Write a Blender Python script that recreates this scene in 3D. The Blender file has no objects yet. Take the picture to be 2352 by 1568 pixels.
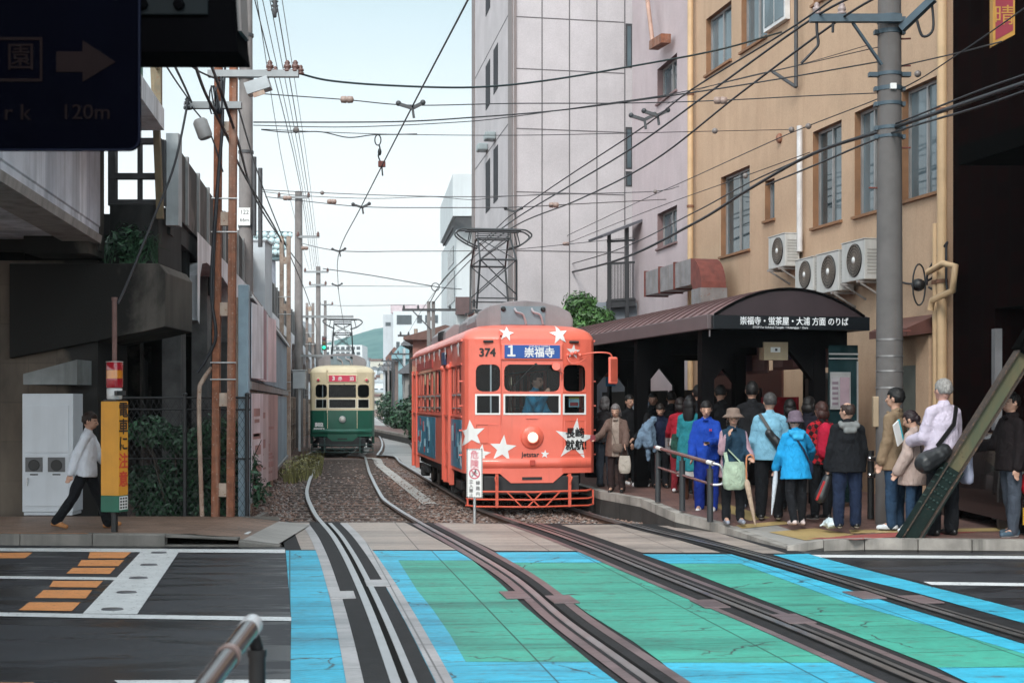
import bpy, bmesh, math, random
from mathutils import Vector as V, Matrix as MX
from math import pi, radians as R, sin, cos, atan, atan2, sqrt, hypot
S = bpy.context.scene
COL = S.collection
SC2 = bpy.data.scenes.new('workbench')      # scratch scene where meshes are evaluated, removed at the end
def evaluate(o):
    SC2.collection.objects.link(o)
    with bpy.context.temp_override(scene=SC2, view_layer=SC2.view_layers[0]): dg = bpy.context.evaluated_depsgraph_get()
    me = bpy.data.meshes.new_from_object(o.evaluated_get(dg)); SC2.collection.objects.unlink(o); return me
random.seed(7)
# picture geometry: a level camera at 1.85 m, 50 mm lens, horizon at row 925 of a 2352 x 1568 frame
F, CX, HY, H = 3267., 1176., 925., 1.85
def P(x, y, d): return V(((x-CX)*d/F, d, H-(y-HY)*d/F))
def G(x, y, z=0.):
    d = F*(H-z)/(y-HY)
    return V(((x-CX)*d/F, d, z))
# ---------------------------------------------------------------- camera
cam = bpy.data.cameras.new('camera'); camo = bpy.data.objects.new('camera', cam); COL.objects.link(camo)
camo.location = (0, 0, H); camo.rotation_euler = (R(90), 0, 0)
cam.sensor_width = 36; cam.lens = 36*F/2352; cam.shift_y = (HY-784)/2352
cam.clip_start = .1; cam.clip_end = 5000
cam.dof.use_dof = True; cam.dof.focus_distance = 24; cam.dof.aperture_fstop = 4.5
S.camera = camo
# ---------------------------------------------------------------- world, sun, exposure
SUN_EL, SUN_AZ = 38, 195      # soft light from high behind the camera
W = bpy.data.worlds.new("World"); S.world = W; W.use_nodes = True
nt = W.node_tree; nt.nodes.clear()
N = nt.nodes.new; L_ = nt.links.new
out = N('ShaderNodeOutputWorld')
sky = N('ShaderNodeTexSky'); sky.sky_type = 'NISHITA'; sky.sun_disc = False
sky.sun_elevation = R(SUN_EL); sky.sun_rotation = R(SUN_AZ); sky.dust_density = 3
bg1 = N('ShaderNodeBackground'); bg1.inputs['Strength'].default_value = .12; L_(sky.outputs[0], bg1.inputs[0])
tc = N('ShaderNodeTexCoord'); sep = N('ShaderNodeSeparateXYZ'); L_(tc.outputs['Generated'], sep.inputs[0])
rp = N('ShaderNodeValToRGB'); L_(sep.outputs[2], rp.inputs[0])
cr = rp.color_ramp; cr.elements[0].position = 0; cr.elements[0].color = (.5, .51, .505, 1)
cr.elements[1].position = 1; cr.elements[1].color = (.60, .67, .69, 1)
for p, c in ((.02, (.60, .61, .605, 1)), (.14, (.56, .59, .595, 1)), (.27, (.37, .46, .49, 1)), (.5, (.50, .57, .60, 1))):
    e = cr.elements.new(p); e.color = c
nz = N('ShaderNodeTexNoise'); nz.inputs['Scale'].default_value = 3; nz.inputs['Detail'].default_value = 4
mp = N('ShaderNodeMapping'); mp.inputs['Scale'].default_value = (1, 1, 2.5); L_(tc.outputs['Generated'], mp.inputs[0]); L_(mp.outputs[0], nz.inputs[0])
mr = N('ShaderNodeMapRange'); mr.inputs[3].default_value = .86; mr.inputs[4].default_value = 1.14; L_(nz.outputs[0], mr.inputs[0])
mm = N('ShaderNodeMix'); mm.data_type = 'RGBA'; mm.blend_type = 'MULTIPLY'; mm.inputs[0].default_value = 1
L_(rp.outputs[0], mm.inputs[6]); L_(mr.outputs[0], mm.inputs[7])
yr = N('ShaderNodeMapRange'); yr.inputs[1].default_value = .3; yr.inputs[2].default_value = -.7; yr.inputs[3].default_value = 1; yr.inputs[4].default_value = 2.3; L_(sep.outputs[1], yr.inputs[0])
ml = N('ShaderNodeMath'); ml.operation = 'MULTIPLY'; ml.inputs[1].default_value = 1.55; L_(yr.outputs[0], ml.inputs[0])
bg2 = N('ShaderNodeBackground'); L_(ml.outputs[0], bg2.inputs['Strength']); L_(mm.outputs[2], bg2.inputs[0])
mx = N('ShaderNodeMixShader'); mx.inputs[0].default_value = .9
L_(bg1.outputs[0], mx.inputs[1]); L_(bg2.outputs[0], mx.inputs[2]); L_(mx.outputs[0], out.inputs[0])
sun = bpy.data.lights.new('sun', 'SUN'); sun.energy = 1.5; sun.angle = R(14); sun.color = (1, .95, .88)
suno = bpy.data.objects.new('sun', sun); COL.objects.link(suno)
suno.rotation_euler = (R(90-SUN_EL), 0, R(-(SUN_AZ-180)))
S.view_settings.view_transform = 'Standard'; S.view_settings.look = 'None'
S.view_settings.exposure = 0.40; S.view_settings.gamma = 1
S.cycles.use_denoising = True
S.cycles.max_bounces = 6; S.cycles.diffuse_bounces = 2; S.cycles.transparent_max_bounces = 12; S.cycles.caustics_reflective = False; S.cycles.caustics_refractive = False
S.render.film_transparent = False

# ---------------------------------------------------------------- materials
MATS = {}
def c4(c): return (c[0], c[1], c[2], 1)
class NT:
    def __init__(s, name):
        s.m = bpy.data.materials.new(name); s.m.use_nodes = True
        s.t = s.m.node_tree; s.b = s.t.nodes['Principled BSDF']; s.tc = s.n('ShaderNodeTexCoord')
    def n(s, k, **kw):
        x = s.t.nodes.new(k)
        for a, v in kw.items(): setattr(x, a, v)
        return x
    def l(s, a, b): s.t.links.new(a, b)
    def coords(s, scale=(1, 1, 1), rot=(0, 0, 0)):
        m = s.n('ShaderNodeMapping'); m.inputs['Scale'].default_value = scale; m.inputs['Rotation'].default_value = rot
        s.l(s.tc.outputs['Object'], m.inputs[0]); return m.outputs[0]
    def noise(s, scale, det=4, vec=None, rough=.55, dist=0):
        x = s.n('ShaderNodeTexNoise'); x.inputs['Scale'].default_value = scale; x.inputs['Detail'].default_value = det
        x.inputs['Roughness'].default_value = rough; x.inputs['Distortion'].default_value = dist
        s.l(vec if vec is not None else s.coords(), x.inputs['Vector']); return x.outputs['Fac']
    def ramp(s, fac, stops, interp='LINEAR'):
        x = s.n('ShaderNodeValToRGB'); e = x.color_ramp.elements; x.color_ramp.interpolation = interp
        e[0].position, e[0].color = stops[0][0], c4(stops[0][1])
        e[1].position, e[1].color = stops[-1][0], c4(stops[-1][1])
        for p, c in stops[1:-1]: q = e.new(p); q.color = c4(c)
        s.l(fac, x.inputs[0]); return x.outputs[0]
    def mix(s, f, a, b, mode='MIX'):
        x = s.n('ShaderNodeMix', data_type='RGBA', blend_type=mode)
        for v, i in ((f, 0), (a, 6), (b, 7)):
            if hasattr(v, 'is_output'): s.l(v, x.inputs[i])
            elif i == 0: x.inputs[0].default_value = v
            else: x.inputs[i].default_value = c4(v)
        return x.outputs[2]
    def val(s, fac, lo, hi, a=0., b=1.):
        x = s.n('ShaderNodeMapRange'); s.l(fac, x.inputs[0])
        for i, v in ((1, a), (2, b), (3, lo), (4, hi)): x.inputs[i].default_value = v
        return x.outputs[0]
    def bump(s, h, strength, dist=.01):
        x = s.n('ShaderNodeBump'); x.inputs['Strength'].default_value = strength; x.inputs['Distance'].default_value = dist
        s.l(h, x.inputs['Height']); s.l(x.outputs[0], s.b.inputs['Normal'])
    def col(s, c):
        if hasattr(c, 'is_output'): s.l(c, s.b.inputs['Base Color'])
        else: s.b.inputs['Base Color'].default_value = c4(c)
    def set(s, **k):
        for a, v in k.items():
            i = s.b.inputs[{'rough': 'Roughness', 'metal': 'Metallic', 'spec': 'Specular IOR Level', 'coat': 'Coat Weight', 'alpha': 'Alpha', 'sheen': 'Sheen Weight'}[a]]
            if hasattr(v, 'is_output'): s.l(v, i)
            else: i.default_value = v
BLK, WHT = (0, 0, 0), (1, 1, 1)
def mul(c, k): return tuple(min(1, max(0, x*k)) for x in c)
def mat(name, col, rough=.65, var=.18, scale=3., bump=.0, bscale=60., metal=0., streak=0., scol=None, spec=.5, coat=0., spots=0., spcol=(.12, .05, .025)):
    if name in MATS: return MATS[name]
    s = NT(name)
    a = s.noise(scale, 5)
    c = s.ramp(a, [(.3, mul(col, 1-var)), (.7, mul(col, 1+var))])
    if streak:
        st = s.noise(1.6, 5, s.coords((2.2, 2.2, .14)), .6, .4)
        f = s.ramp(st, [(.48, BLK), (.72, (streak,)*3)])
        c = s.mix(f, c, scol or mul(col, .35))
    if spots:
        sp = s.noise(scale*4, 6, None, .7)
        f = s.ramp(sp, [(.66-.2*spots, BLK), (.72-.2*spots, WHT)])
        c = s.mix(f, c, spcol)
    s.col(c); s.set(rough=s.val(a, max(0, rough-.08), min(1, rough+.08)), metal=metal, spec=spec, coat=coat)
    if bump: s.bump(s.noise(bscale, 4), bump, .01)
    MATS[name] = s.m; return s.m
def emit(name, col, strength):
    if name in MATS: return MATS[name]
    s = NT(name); s.col(mul(col, .6)); s.b.inputs['Emission Color'].default_value = c4(col); s.b.inputs['Emission Strength'].default_value = strength
    MATS[name] = s.m; return s.m
def glass(name, tint=(.30, .36, .38), clear=.75, rough=.03):
    if name in MATS: return MATS[name]
    s = NT(name); t = s.t
    tr = s.n('ShaderNodeBsdfTransparent'); tr.inputs[0].default_value = c4(tint)
    gl = s.n('ShaderNodeBsdfGlossy'); gl.inputs['Roughness'].default_value = rough
    fr = s.n('ShaderNodeFresnel'); fr.inputs[0].default_value = 1.28
    mx = s.n('ShaderNodeMixShader'); s.l(fr.outputs[0], mx.inputs[0]); s.l(tr.outputs[0], mx.inputs[1]); s.l(gl.outputs[0], mx.inputs[2])
    s.l(mx.outputs[0], t.nodes['Material Output'].inputs[0]); MATS[name] = s.m; return s.m

# ---------------------------------------------------------------- mesh builder
class MB:
    def __init__(s): s.v = []; s.f = []; s.mi = []; s.sm = []; s.M = MX.Identity(4)
    def add(s, pts, faces, m=0, smooth=False):
        b = len(s.v); M = s.M
        s.v += [tuple(M @ V(p)) for p in pts]
        for f in faces: s.f.append([b+i for i in f]); s.mi.append(m); s.sm.append(smooth)
    def face(s, pts, m=0): s.add(pts, [range(len(pts))], m)
    def box(s, x0, x1, y0, y1, z0, z1, m=0):
        p = [(x, y, z) for z in (z0, z1) for y in (y0, y1) for x in (x0, x1)]
        s.add(p, [(0, 2, 3, 1), (4, 5, 7, 6), (0, 1, 5, 4), (2, 6, 7, 3), (0, 4, 6, 2), (1, 3, 7, 5)], m)
    def cbox(s, c, sx, sy, sz, rz=0, m=0):
        o = s.M; s.M = o @ MX.Translation(c) @ MX.Rotation(rz, 4, 'Z'); s.box(-sx/2, sx/2, -sy/2, sy/2, -sz/2, sz/2, m); s.M = o
    def extr(s, pts, vec, m=0, smooth=False):
        n = len(pts); vec = V(vec); q = [V(p) for p in pts]
        s.add(q+[p+vec for p in q], [list(range(n))[::-1], list(range(n, 2*n))]+[(i, (i+1) % n, n+(i+1) % n, n+i) for i in range(n)], m, smooth)
    def loft(s, rings, m=0, smooth=True, closed=True, caps=True):
        n = len(rings[0]); pts = [p for r in rings for p in r]; fs = []
        for k in range(len(rings)-1):
            for i in range(n if closed else n-1):
                j = (i+1) % n; fs.append((k*n+i, k*n+j, (k+1)*n+j, (k+1)*n+i))
        s.add(pts, fs, m, smooth)
        if caps: s.add(rings[0], [list(range(n))[::-1]], m); s.add(rings[-1], [range(n)], m)
    def tube(s, path, r, n=8, m=0, caps=True, smooth=True):
        path = [V(p) for p in path]; rs = r if isinstance(r, (list, tuple)) else [r]*len(path)
        rings = []; up = None
        for i, p in enumerate(path):
            t = (path[min(i+1, len(path)-1)]-path[max(i-1, 0)])
            if t.length < 1e-9: t = V((0, 0, 1))
            t.normalize()
            if up is None: up = V((0, 0, 1)) if abs(t.z) < .9 else V((1, 0, 0))
            a = t.cross(up)
            if a.length < 1e-6: a = t.orthogonal()
            a.normalize(); b = a.cross(t).normalized(); up = b
            rings.append([p+(a*cos(2*pi*k/n)+b*sin(2*pi*k/n))*rs[i] for k in range(n)])
        s.loft(rings, m, smooth, True, caps)
    def bar(s, a, b, w, h, m=0, up=(0, 0, 1)):
        a, b = V(a), V(b); t = (b-a).normalized(); u = V(up)
        if abs(t.dot(u)) > .98: u = V((0, 1, 0))
        x = t.cross(u).normalized()*w/2; y = x.normalized().cross(t).normalized()*h/2
        s.loft([[p-x-y, p+x-y, p+x+y, p-x+y] for p in (a, b)], m, False)
    def lathe(s, prof, n=20, m=0, smooth=True):
        s.loft([[(r*cos(2*pi*k/n), r*sin(2*pi*k/n), z) for k in range(n)] for r, z in prof], m, smooth)
    def ell(s, c, rx, ry, rz, n=14, k=9, m=0):
        c = V(c); rings = []
        for j in range(k+1):
            a = -pi/2+pi*j/k; q = max(cos(a), .02)
            rings.append([c+V((rx*q*cos(2*pi*i/n), ry*q*sin(2*pi*i/n), rz*sin(a))) for i in range(n)])
        s.loft(rings, m)
    def cap(s, a, b, ra, rb, n=12, m=0):
        a, b = V(a), V(b); t = b-a
        if t.length < 1e-6: t = V((0, 0, 1e-4)); b = a+t
        t.normalize(); path = []; rs = []
        for q in (-.98, -.7, -.35): path.append(a+t*ra*q); rs.append(ra*sqrt(1-q*q))
        path += [a, b]; rs += [ra, rb]
        for q in (.35, .7, .98): path.append(b+t*rb*q); rs.append(rb*sqrt(1-q*q))
        s.tube(path, rs, n, m)
    def build(s, name, mats, parent=None, loc=None, rz=0, bevel=0, label=None, cat=None, group=None, kind=None):
        me = bpy.data.meshes.new(name); me.from_pydata(s.v, [], s.f)
        for x in (mats if isinstance(mats, (list, tuple)) else [mats]): me.materials.append(x)
        me.polygons.foreach_set('material_index', s.mi); me.polygons.foreach_set('use_smooth', s.sm); me.update()
        return obj(name, me, parent, loc, rz, bevel, label, cat, group, kind)
def tag(o, label=None, cat=None, group=None, kind=None):
    if label: o['label'] = label
    if cat: o['category'] = cat
    if group: o['group'] = group
    if kind: o['kind'] = kind
    return o
def obj(name, me, parent=None, loc=None, rz=0, bevel=0, label=None, cat=None, group=None, kind=None):
    o = bpy.data.objects.new(name, me); COL.objects.link(o)
    if parent is not None: o.parent = parent
    if loc is not None: o.location = loc
    o.rotation_euler.z = rz
    if bevel:
        b = o.modifiers.new('bevel', 'BEVEL'); b.width = bevel; b.segments = 2; b.limit_method = 'ANGLE'; b.harden_normals = False
    return tag(o, label, cat, group, kind)
def thing(name, label, cat, loc=(0, 0, 0), rz=0, group=None):
    return obj(name, None, None, loc, rz, 0, label, cat, group)
def copy_tree(o, parent=None):
    c = o.copy(); COL.objects.link(c); c.parent = parent
    for ch in [x for x in COL.objects if x.parent == o]: copy_tree(ch, c)
    return c
def frame(origin, xdir, zdir=(0, 0, 1)):
    """matrix whose x runs along xdir, y up along zdir, z out of the face"""
    x = V(xdir).normalized(); y = V(zdir).normalized(); z = x.cross(y).normalized(); y = z.cross(x)
    m = MX.Identity(4)
    for i in range(3): m[i][0], m[i][1], m[i][2], m[i][3] = x[i], y[i], z[i], V(origin)[i]
    return m
TXT = {}
def textmesh(body, size, bold=0., align='CENTER', sx=1., ext=.002, space=1.):
    c = bpy.data.curves.new('lettering', 'FONT'); c.body = body; c.size = size; c.align_x = align; c.align_y = 'CENTER'
    c.extrude = ext; c.resolution_u = 3; c.space_character = space
    o = bpy.data.objects.new('lettering', c); me = evaluate(o)
    bpy.data.objects.remove(o); bpy.data.curves.remove(c)
    if bold:                                   # heavier strokes: the glyphs again, nudged, each a hair deeper
        k = bold*1.1; v0 = [v.co.copy() for v in me.vertices]; f0 = [list(p.vertices) for p in me.polygons]; vs, fs = [], []
        for j, (dx, dy) in enumerate(((0, 0), (k, 0), (-k, 0), (0, k), (0, -k), (k*.7, k*.7), (-k*.7, k*.7), (k*.7, -k*.7), (-k*.7, -k*.7))):
            fs += [[i+len(vs) for i in f] for f in f0]; vs += [v+V((dx, dy, -.0004*j)) for v in v0]
        me.clear_geometry(); me.from_pydata(vs, [], fs); me.update()
    if sx != 1: me.transform(MX.Diagonal((sx, 1, 1, 1)))
    return me
def text(body, size, m, parent, M, bold=0., align='CENTER', sx=1., name='lettering', ext=.002, space=1.):
    me = textmesh(body, size, bold, align, sx, ext, space); me.transform(M); me.materials.clear(); me.materials.append(m)
    return obj(name, me, parent)
def union(mb, voxel, smooth=1, name='m'):
    me = bpy.data.meshes.new(name); me.from_pydata(mb.v, [], mb.f); me.update()
    o = bpy.data.objects.new(name, me)
    r = o.modifiers.new('r', 'REMESH'); r.mode = 'VOXEL'; r.voxel_size = voxel; r.use_smooth_shade = True
    if smooth:
        q = o.modifiers.new('s', 'SMOOTH'); q.factor = .5; q.iterations = smooth
    m2 = evaluate(o)
    bpy.data.objects.remove(o); bpy.data.meshes.remove(me); return m2
def smooth_path(pts, k=6):
    pts = [V(p) for p in pts]; o = []
    for i in range(len(pts)-1):
        p0, p1, p2, p3 = pts[max(i-1, 0)], pts[i], pts[i+1], pts[min(i+2, len(pts)-1)]
        for j in range(k):
            t = j/k; o.append(.5*((2*p1)+(p2-p0)*t+(2*p0-5*p1+4*p2-p3)*t*t+(-p0+3*p1-3*p2+p3)*t**3))
    o.append(pts[-1]); return o
# ================================================================ surfaces
TA = -.155                          # the tracks run off to the left at this slope
def m_asphalt():
    s = NT('asphalt'); v = s.coords()
    w = s.noise(.75, 9, s.coords((.40, 1.7, 1), (0, 0, .07)), .70, .9)
    g = s.noise(90, 2, v, .7)
    wet = s.ramp(w, [(.50, BLK), (.54, WHT)])
    c = s.ramp(g, [(.3, (.013, .014, .018)), (.7, (.048, .050, .060))])
    s.col(s.mix(wet, s.mix(1, c, s.ramp(s.noise(2.2, 7, s.coords((.5, 1.5, 1)), .7), [(.3, (.6, .6, .6)), (.7, (1.25, 1.25, 1.25))]), 'MULTIPLY'), (.014, .015, .019)))
    s.set(rough=s.mix(wet, (.62,)*3, (.30,)*3), spec=.45)
    s.bump(g, .35, .006); return s.m
def m_ballast():
    s = NT('ballast'); v = s.coords()
    vo = s.n('ShaderNodeTexVoronoi'); vo.inputs['Scale'].default_value = 16; s.l(v, vo.inputs['Vector'])
    c = s.ramp(s.noise(6, 3, vo.outputs['Color']), [(.3, (.065, .047, .04)), (.5, (.175, .122, .102)), (.72, (.33, .25, .215))])
    big = s.ramp(s.noise(.35, 4, v), [(.42, (1.05, .86, .78)), (.6, (.85, .88, .95))])
    s.col(s.mix(1., c, big, 'MULTIPLY')); s.set(rough=.9); s.bump(vo.outputs['Distance'], 1., .03); return s.m
def m_plate(name, base, joints=(1.75, .62), crack=0., tread=.5, rough=.42, worn=.0):
    """cast deck plates: joints, tread bars, cracks, all pattern of the plate itself"""
    s = NT(name); v = s.coords((1, 1, 1), (0, 0, -.155))
    br = s.n('ShaderNodeTexBrick'); s.l(v, br.inputs['Vector']); br.inputs['Scale'].default_value = 1
    br.inputs['Brick Width'].default_value = joints[0]; br.inputs['Row Height'].default_value = joints[1]; br.inputs['Mortar Size'].default_value = .008
    br.inputs['Mortar Smooth'].default_value = .2; br.offset = .0
    a = s.noise(1.3, 6, v, .6); b = s.noise(14, 4, v)
    c = s.ramp(a, [(.3, mul(base, .66)), (.5, base), (.72, mul(base, 1.2))])
    c = s.mix(.35, c, s.ramp(b, [(.3, mul(base, .6)), (.7, mul(base, 1.2))]))
    if crack:
        dv = s.n('ShaderNodeMix', data_type='VECTOR')
        vv = s.n('ShaderNodeTexVoronoi', feature='DISTANCE_TO_EDGE'); vv.inputs['Scale'].default_value = .75
        nn = s.n('ShaderNodeTexNoise'); nn.inputs['Scale'].default_value = 3.5; nn.inputs['Detail'].default_value = 6; s.l(v, nn.inputs['Vector'])
        ad = s.n('ShaderNodeVectorMath', operation='MULTIPLY_ADD'); s.l(nn.outputs['Color'], ad.inputs[0]); ad.inputs[1].default_value = (.45, .45, 0); s.l(v, ad.inputs[2])
        s.l(ad.outputs[0], vv.inputs['Vector'])
        gate = s.ramp(s.noise(.9, 3, v), [(.5, BLK), (.58, WHT)])
        f = s.mix(1., s.ramp(vv.outputs['Distance'], [(.003, WHT), (.010, BLK)]), gate, 'MULTIPLY')
        c = s.mix(f, c, (.03, .035, .04))
    if worn:
        wf = s.ramp(s.noise(5, 8, s.coords((.6, 2.2, 1)), .75), [(.55, BLK), (.66, (worn,)*3)])
        c = s.mix(wf, c, (.10, .09, .085))
    ty = s.noise(1., 6, s.coords((.16, 1.5, 1)), .65, .3); c = s.mix(1, c, s.ramp(ty, [(.34, (.58, .60, .62)), (.52, (1, 1, 1)), (.7, (1.12, 1.12, 1.12))]), 'MULTIPLY')
    c = s.mix(br.outputs['Fac'], c, mul(base, .22)); s.col(c)
    wv = s.n('ShaderNodeTexWave', wave_type='BANDS', bands_direction='DIAGONAL'); wv.inputs['Scale'].default_value = 9; s.l(v, wv.inputs['Vector'])
    s.set(rough=s.val(a, rough-.12, rough+.18), spec=.4)
    s.bump(wv.outputs['Fac'], tread, .006); return s.m
def m_pave(name, base, bw=.2, rh=.1, mort=(.05, .04, .04), var=.35, rot=0):
    s = NT(name); v = s.coords((1, 1, 1), (0, 0, rot))
    br = s.n('ShaderNodeTexBrick'); s.l(v, br.inputs['Vector']); br.inputs['Scale'].default_value = 1
    br.inputs['Brick Width'].default_value = bw; br.inputs['Row Height'].default_value = rh; br.inputs['Mortar Size'].default_value = .006
    br.inputs['Color1'].default_value = c4(mul(base, 1-var)); br.inputs['Color2'].default_value = c4(mul(base, 1+var)); br.inputs['Mortar'].default_value = c4(mort)
    c = s.mix(.5, br.outputs['Color'], s.ramp(s.noise(1.1, 6), [(.3, mul(base, .55)), (.7, mul(base, 1.3))]))
    s.col(c); s.set(rough=s.val(s.noise(.8), .35, .8), spec=.4); s.bump(br.outputs['Fac'], -.3, .005); return s.m
M_ASPH = m_asphalt(); M_BAL = m_ballast()
M_CYAN = m_plate('cyan_paint', (.045, .46, .66), crack=1, rough=.5, worn=.75)
M_GREEN = m_plate('green_paint', (.055, .36, .27), crack=1, rough=.55, worn=.75)
M_BEIGE = m_plate('beige_plate', (.40, .33, .29), joints=(1.6, .42), tread=1., rough=.45)
M_LITE = m_plate('edge_plate', (.40, .38, .39), joints=(1., .9), tread=.15, rough=.35)
M_BROWN = m_plate('brown_plate', (.17, .125, .13), joints=(1., .9), tread=.15, rough=.35)
M_DARK = mat('tar', (.020, .020, .022), .7, .5, 7, .6, 50, spec=.25)
M_WHITE = mat('road_white', (.70, .71, .72), .6, .12, 6, .2, 60, spots=.35, spcol=(.15, .15, .16))
M_ORANGE = mat('road_orange', (.80, .32, .11), .6, .12, 6, .2, 60, spots=.35, spcol=(.12, .07, .05))
M_STEEL = mat('rail_steel', (.50, .49, .50), .36, .12, 4, metal=1.)
M_RUSTR = mat('rail_rust', (.12, .07, .05), .7, .4, 6, .3)
M_BLKG = mat('groove_black', (.006, .006, .006), .8, spec=.1)
M_CONC = mat('kerb_concrete', (.20, .185, .17), .8, .22, 3, .35, 40, streak=.6, scol=(.07, .065, .06))
M_PAVE = m_pave('brown_paving', (.24, .155, .115))
M_PAVE2 = m_pave('platform_paving', (.19, .105, .09))
M_GREYSLAB = m_pave('grey_slabs', (.36, .34, .32), .6, .3, (.12, .11, .11), .12, .7)
M_YEL = m_pave('tactile_yellow', (.50, .36, .16), .3, .045, (.25, .17, .07), .12)
M_RED = mat('red_asphalt', (.33, .075, .065), .7, .2, 5, .4, 80)
def Yk(X): return 18.05-.07*X
def poly(name, m, pts, parent, z=.008, px=True, **kw):
    b = MB(); b.face([G(x, y, z) if px else V((x, y, z)) for x, y in pts]); return b.build(name, m, parent, **kw)
# ground sheet, road
b = MB(); b.face([(-900, -60, -.09), (900, -60, -.09), (900, 1600, -.09), (-900, 1600, -.09)])
ground = b.build('ground', M_BAL, kind='structure')
b = MB(); b.face([(-70, 8.3, 0), (70, 8.3, 0), (70, Yk(70), 0), (-70, Yk(-70), 0)]); b.face([(-2, -6, 0), (70, -6, 0), (70, 8.3, 0), (-2, 8.3, 0)])
road = b.build('road', M_ASPH, kind='structure')
for pts in ([(-300, 1256), (655, 1261), (655, 1269), (-300, 1263)], [(-300, 1318), (268, 1325), (264, 1331), (-300, 1324)],
            [(-300, 1400), (215, 1409), (670, 1416), (670, 1425), (215, 1418), (-300, 1408)], [(262, 1561), (667, 1559), (667, 1574), (280, 1574)],
            [(1861, 1273), (2500, 1277), (2500, 1284), (1874, 1279)], [(2121, 1335), (2500, 1340), (2500, 1347), (2140, 1342)]):
    poly('white_line', M_WHITE, pts, road, .005)
poly('stop_line', M_WHITE, [(325, 1264.5), (412, 1265), (315, 1409), (190, 1408)], road, .009)
for pts in ([(207, 1267), (302, 1267), (285, 1281), (202, 1281)], [(187, 1285), (285, 1285), (272, 1299), (178, 1299)], [(167, 1303), (265, 1303), (252, 1317), (152, 1316)],
            [(122, 1333), (237, 1333), (222, 1348), (113, 1347)], [(100, 1354), (212, 1354), (197, 1373), (80, 1372)], [(67, 1382), (185, 1382), (165, 1402), (43, 1400)],
            [(-60, 1269), (75, 1268), (57, 1281), (-70, 1281)]):
    poly('orange_bar', M_ORANGE, pts, road, .005)
m_stud = mat('stud_grey', (.10, .10, .11), .4, .2)
for x, y in ((365, 1269), (342, 1297), (318, 1327), (291, 1360), (258, 1399)):
    b = MB(); c = G(x, y, .01); b.M = MX.Translation(c) @ MX.Diagonal((1.5, 1., 1, 1)); b.lathe([(.068, 0), (.06, .012), (.035, .014)], 16)
    b.build('road_stud', m_stud, road)
# crossing deck laid over the road where the tracks run
lf = G(655, 1262); ln = G(667, 1568); dl = (ln-lf)/(lf.y-ln.y)
rr = G(2352, 1400); dr = (rr-G(2126, 1338)); dr = dr/-dr.y
deckpts = [ln+dl*(ln.y+5), ln, G(668, 1418), lf, G(640, 1198), G(1500, 1203), G(1640, 1206), G(1850, 1270), G(2126, 1338), rr, rr+dr*(rr.y+5)]
b = MB(); b.face([V((p.x, p.y, .002)) for p in deckpts])
deck = b.build('track_crossing', M_DARK, kind='structure')
for pts in ([(667, 1199), (710, 1199), (737, 1262), (692, 1262)], [(782, 1199), (930, 1199), (1048, 1262), (850, 1262)], [(1000, 1200), (1160, 1202), (1332, 1264), (1137, 1264)],
            [(1288, 1204), (1440, 1204), (1655, 1268), (1474, 1268)], [(1510, 1206), (1600, 1208), (1806, 1270), (1750, 1270)]):
    poly('beige_plate', M_BEIGE, pts, deck)
def down(pts): return pts
CY = [  # cyan bands
    [(656, 1263), (733, 1263), (760, 1348), (780, 1428), (805, 1568), (840, 1800), (668, 1800), (667, 1568), (669, 1418)],
    [(852, 1264), (1049, 1264), (1086, 1286), (915, 1286), (957, 1353), (995, 1400), (1035, 1458), (1070, 1519), (1356, 1519), (1421, 1568), (1640, 1730), (1000, 1730), (985, 1568), (940, 1470), (905, 1390)],
    [(1138, 1267), (1344, 1267), (1388, 1291), (1172, 1291)], [(1521, 1521), (1915, 1521), (2021, 1568), (2300, 1700), (1700, 1700), (1576, 1568)],
    [(1476, 1272), (1680, 1272), (1976, 1361), (2176, 1418), (2352, 1474), (2800, 1620), (2800, 1650), (2352, 1500), (2140, 1437), (1940, 1381), (1700, 1293), (1536, 1293)],
    [(1776, 1273), (1856, 1271), (1980, 1305), (2126, 1343), (2352, 1401), (2700, 1500), (2700, 1545), (2352, 1430), (2096, 1358), (1901, 1311)],
    [(2152, 1532), (2520, 1532), (2700, 1600), (2400, 1640), (2226, 1568)]]
GR = [[(915, 1286.5), (1086, 1286.5), (1145, 1335), (1201, 1388), (1276, 1452), (1356, 1518.5), (1070, 1518.5), (1035, 1458), (995, 1400), (957, 1353)],
      [(1172, 1291.5), (1388, 1291.5), (1446, 1318), (1591, 1379), (1721, 1435), (1915, 1520.5), (1521, 1520.5), (1456, 1473), (1351, 1408), (1291, 1364), (1200, 1308)],
      [(1536, 1293.5), (1700, 1293.5), (1940, 1381.5), (2140, 1437.5), (2352, 1500.5), (2500, 1531.5), (2152, 1531.5), (1926, 1443), (1741, 1373), (1600, 1318)]]
for i, p in enumerate(CY): poly('cyan_paint', M_CYAN, p, deck)
for i, p in enumerate(GR): poly('green_paint', M_GREEN, p, deck)
# ---------------------------------------------------------------- tracks
def resample(px, far, step=.3, sm=4):
    w = [G(x, y) for x, y in px]; w = [(p.y, p.x) for p in w]; w.sort()
    (y0, x0), (y1, x1) = w[0], w[2]; sl = (x1-x0)/(y1-y0)
    w = [(y, x0+sl*(y-y0)) for y in (-5, y0-3)]+w+far
    ys = []; y = -5.
    while y < w[-1][0]: ys.append(y); y += step if y < 50 else 6
    def at(y):
        for i in range(len(w)-1):
            if w[i][0] <= y <= w[i+1][0]:
                t = (y-w[i][0])/(w[i+1][0]-w[i][0]+1e-9); return w[i][1]*(1-t)+w[i+1][1]*t
        return w[-1][1]
    xs = [at(y) for y in ys]
    for _ in range(sm*3): xs = [xs[0]]+[(xs[i-1]+2*xs[i]+xs[i+1])/4 for i in range(1, len(xs)-1)]+[xs[-1]]
    return [V((x, y, 0)) for x, y in zip(xs, ys)]
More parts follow.
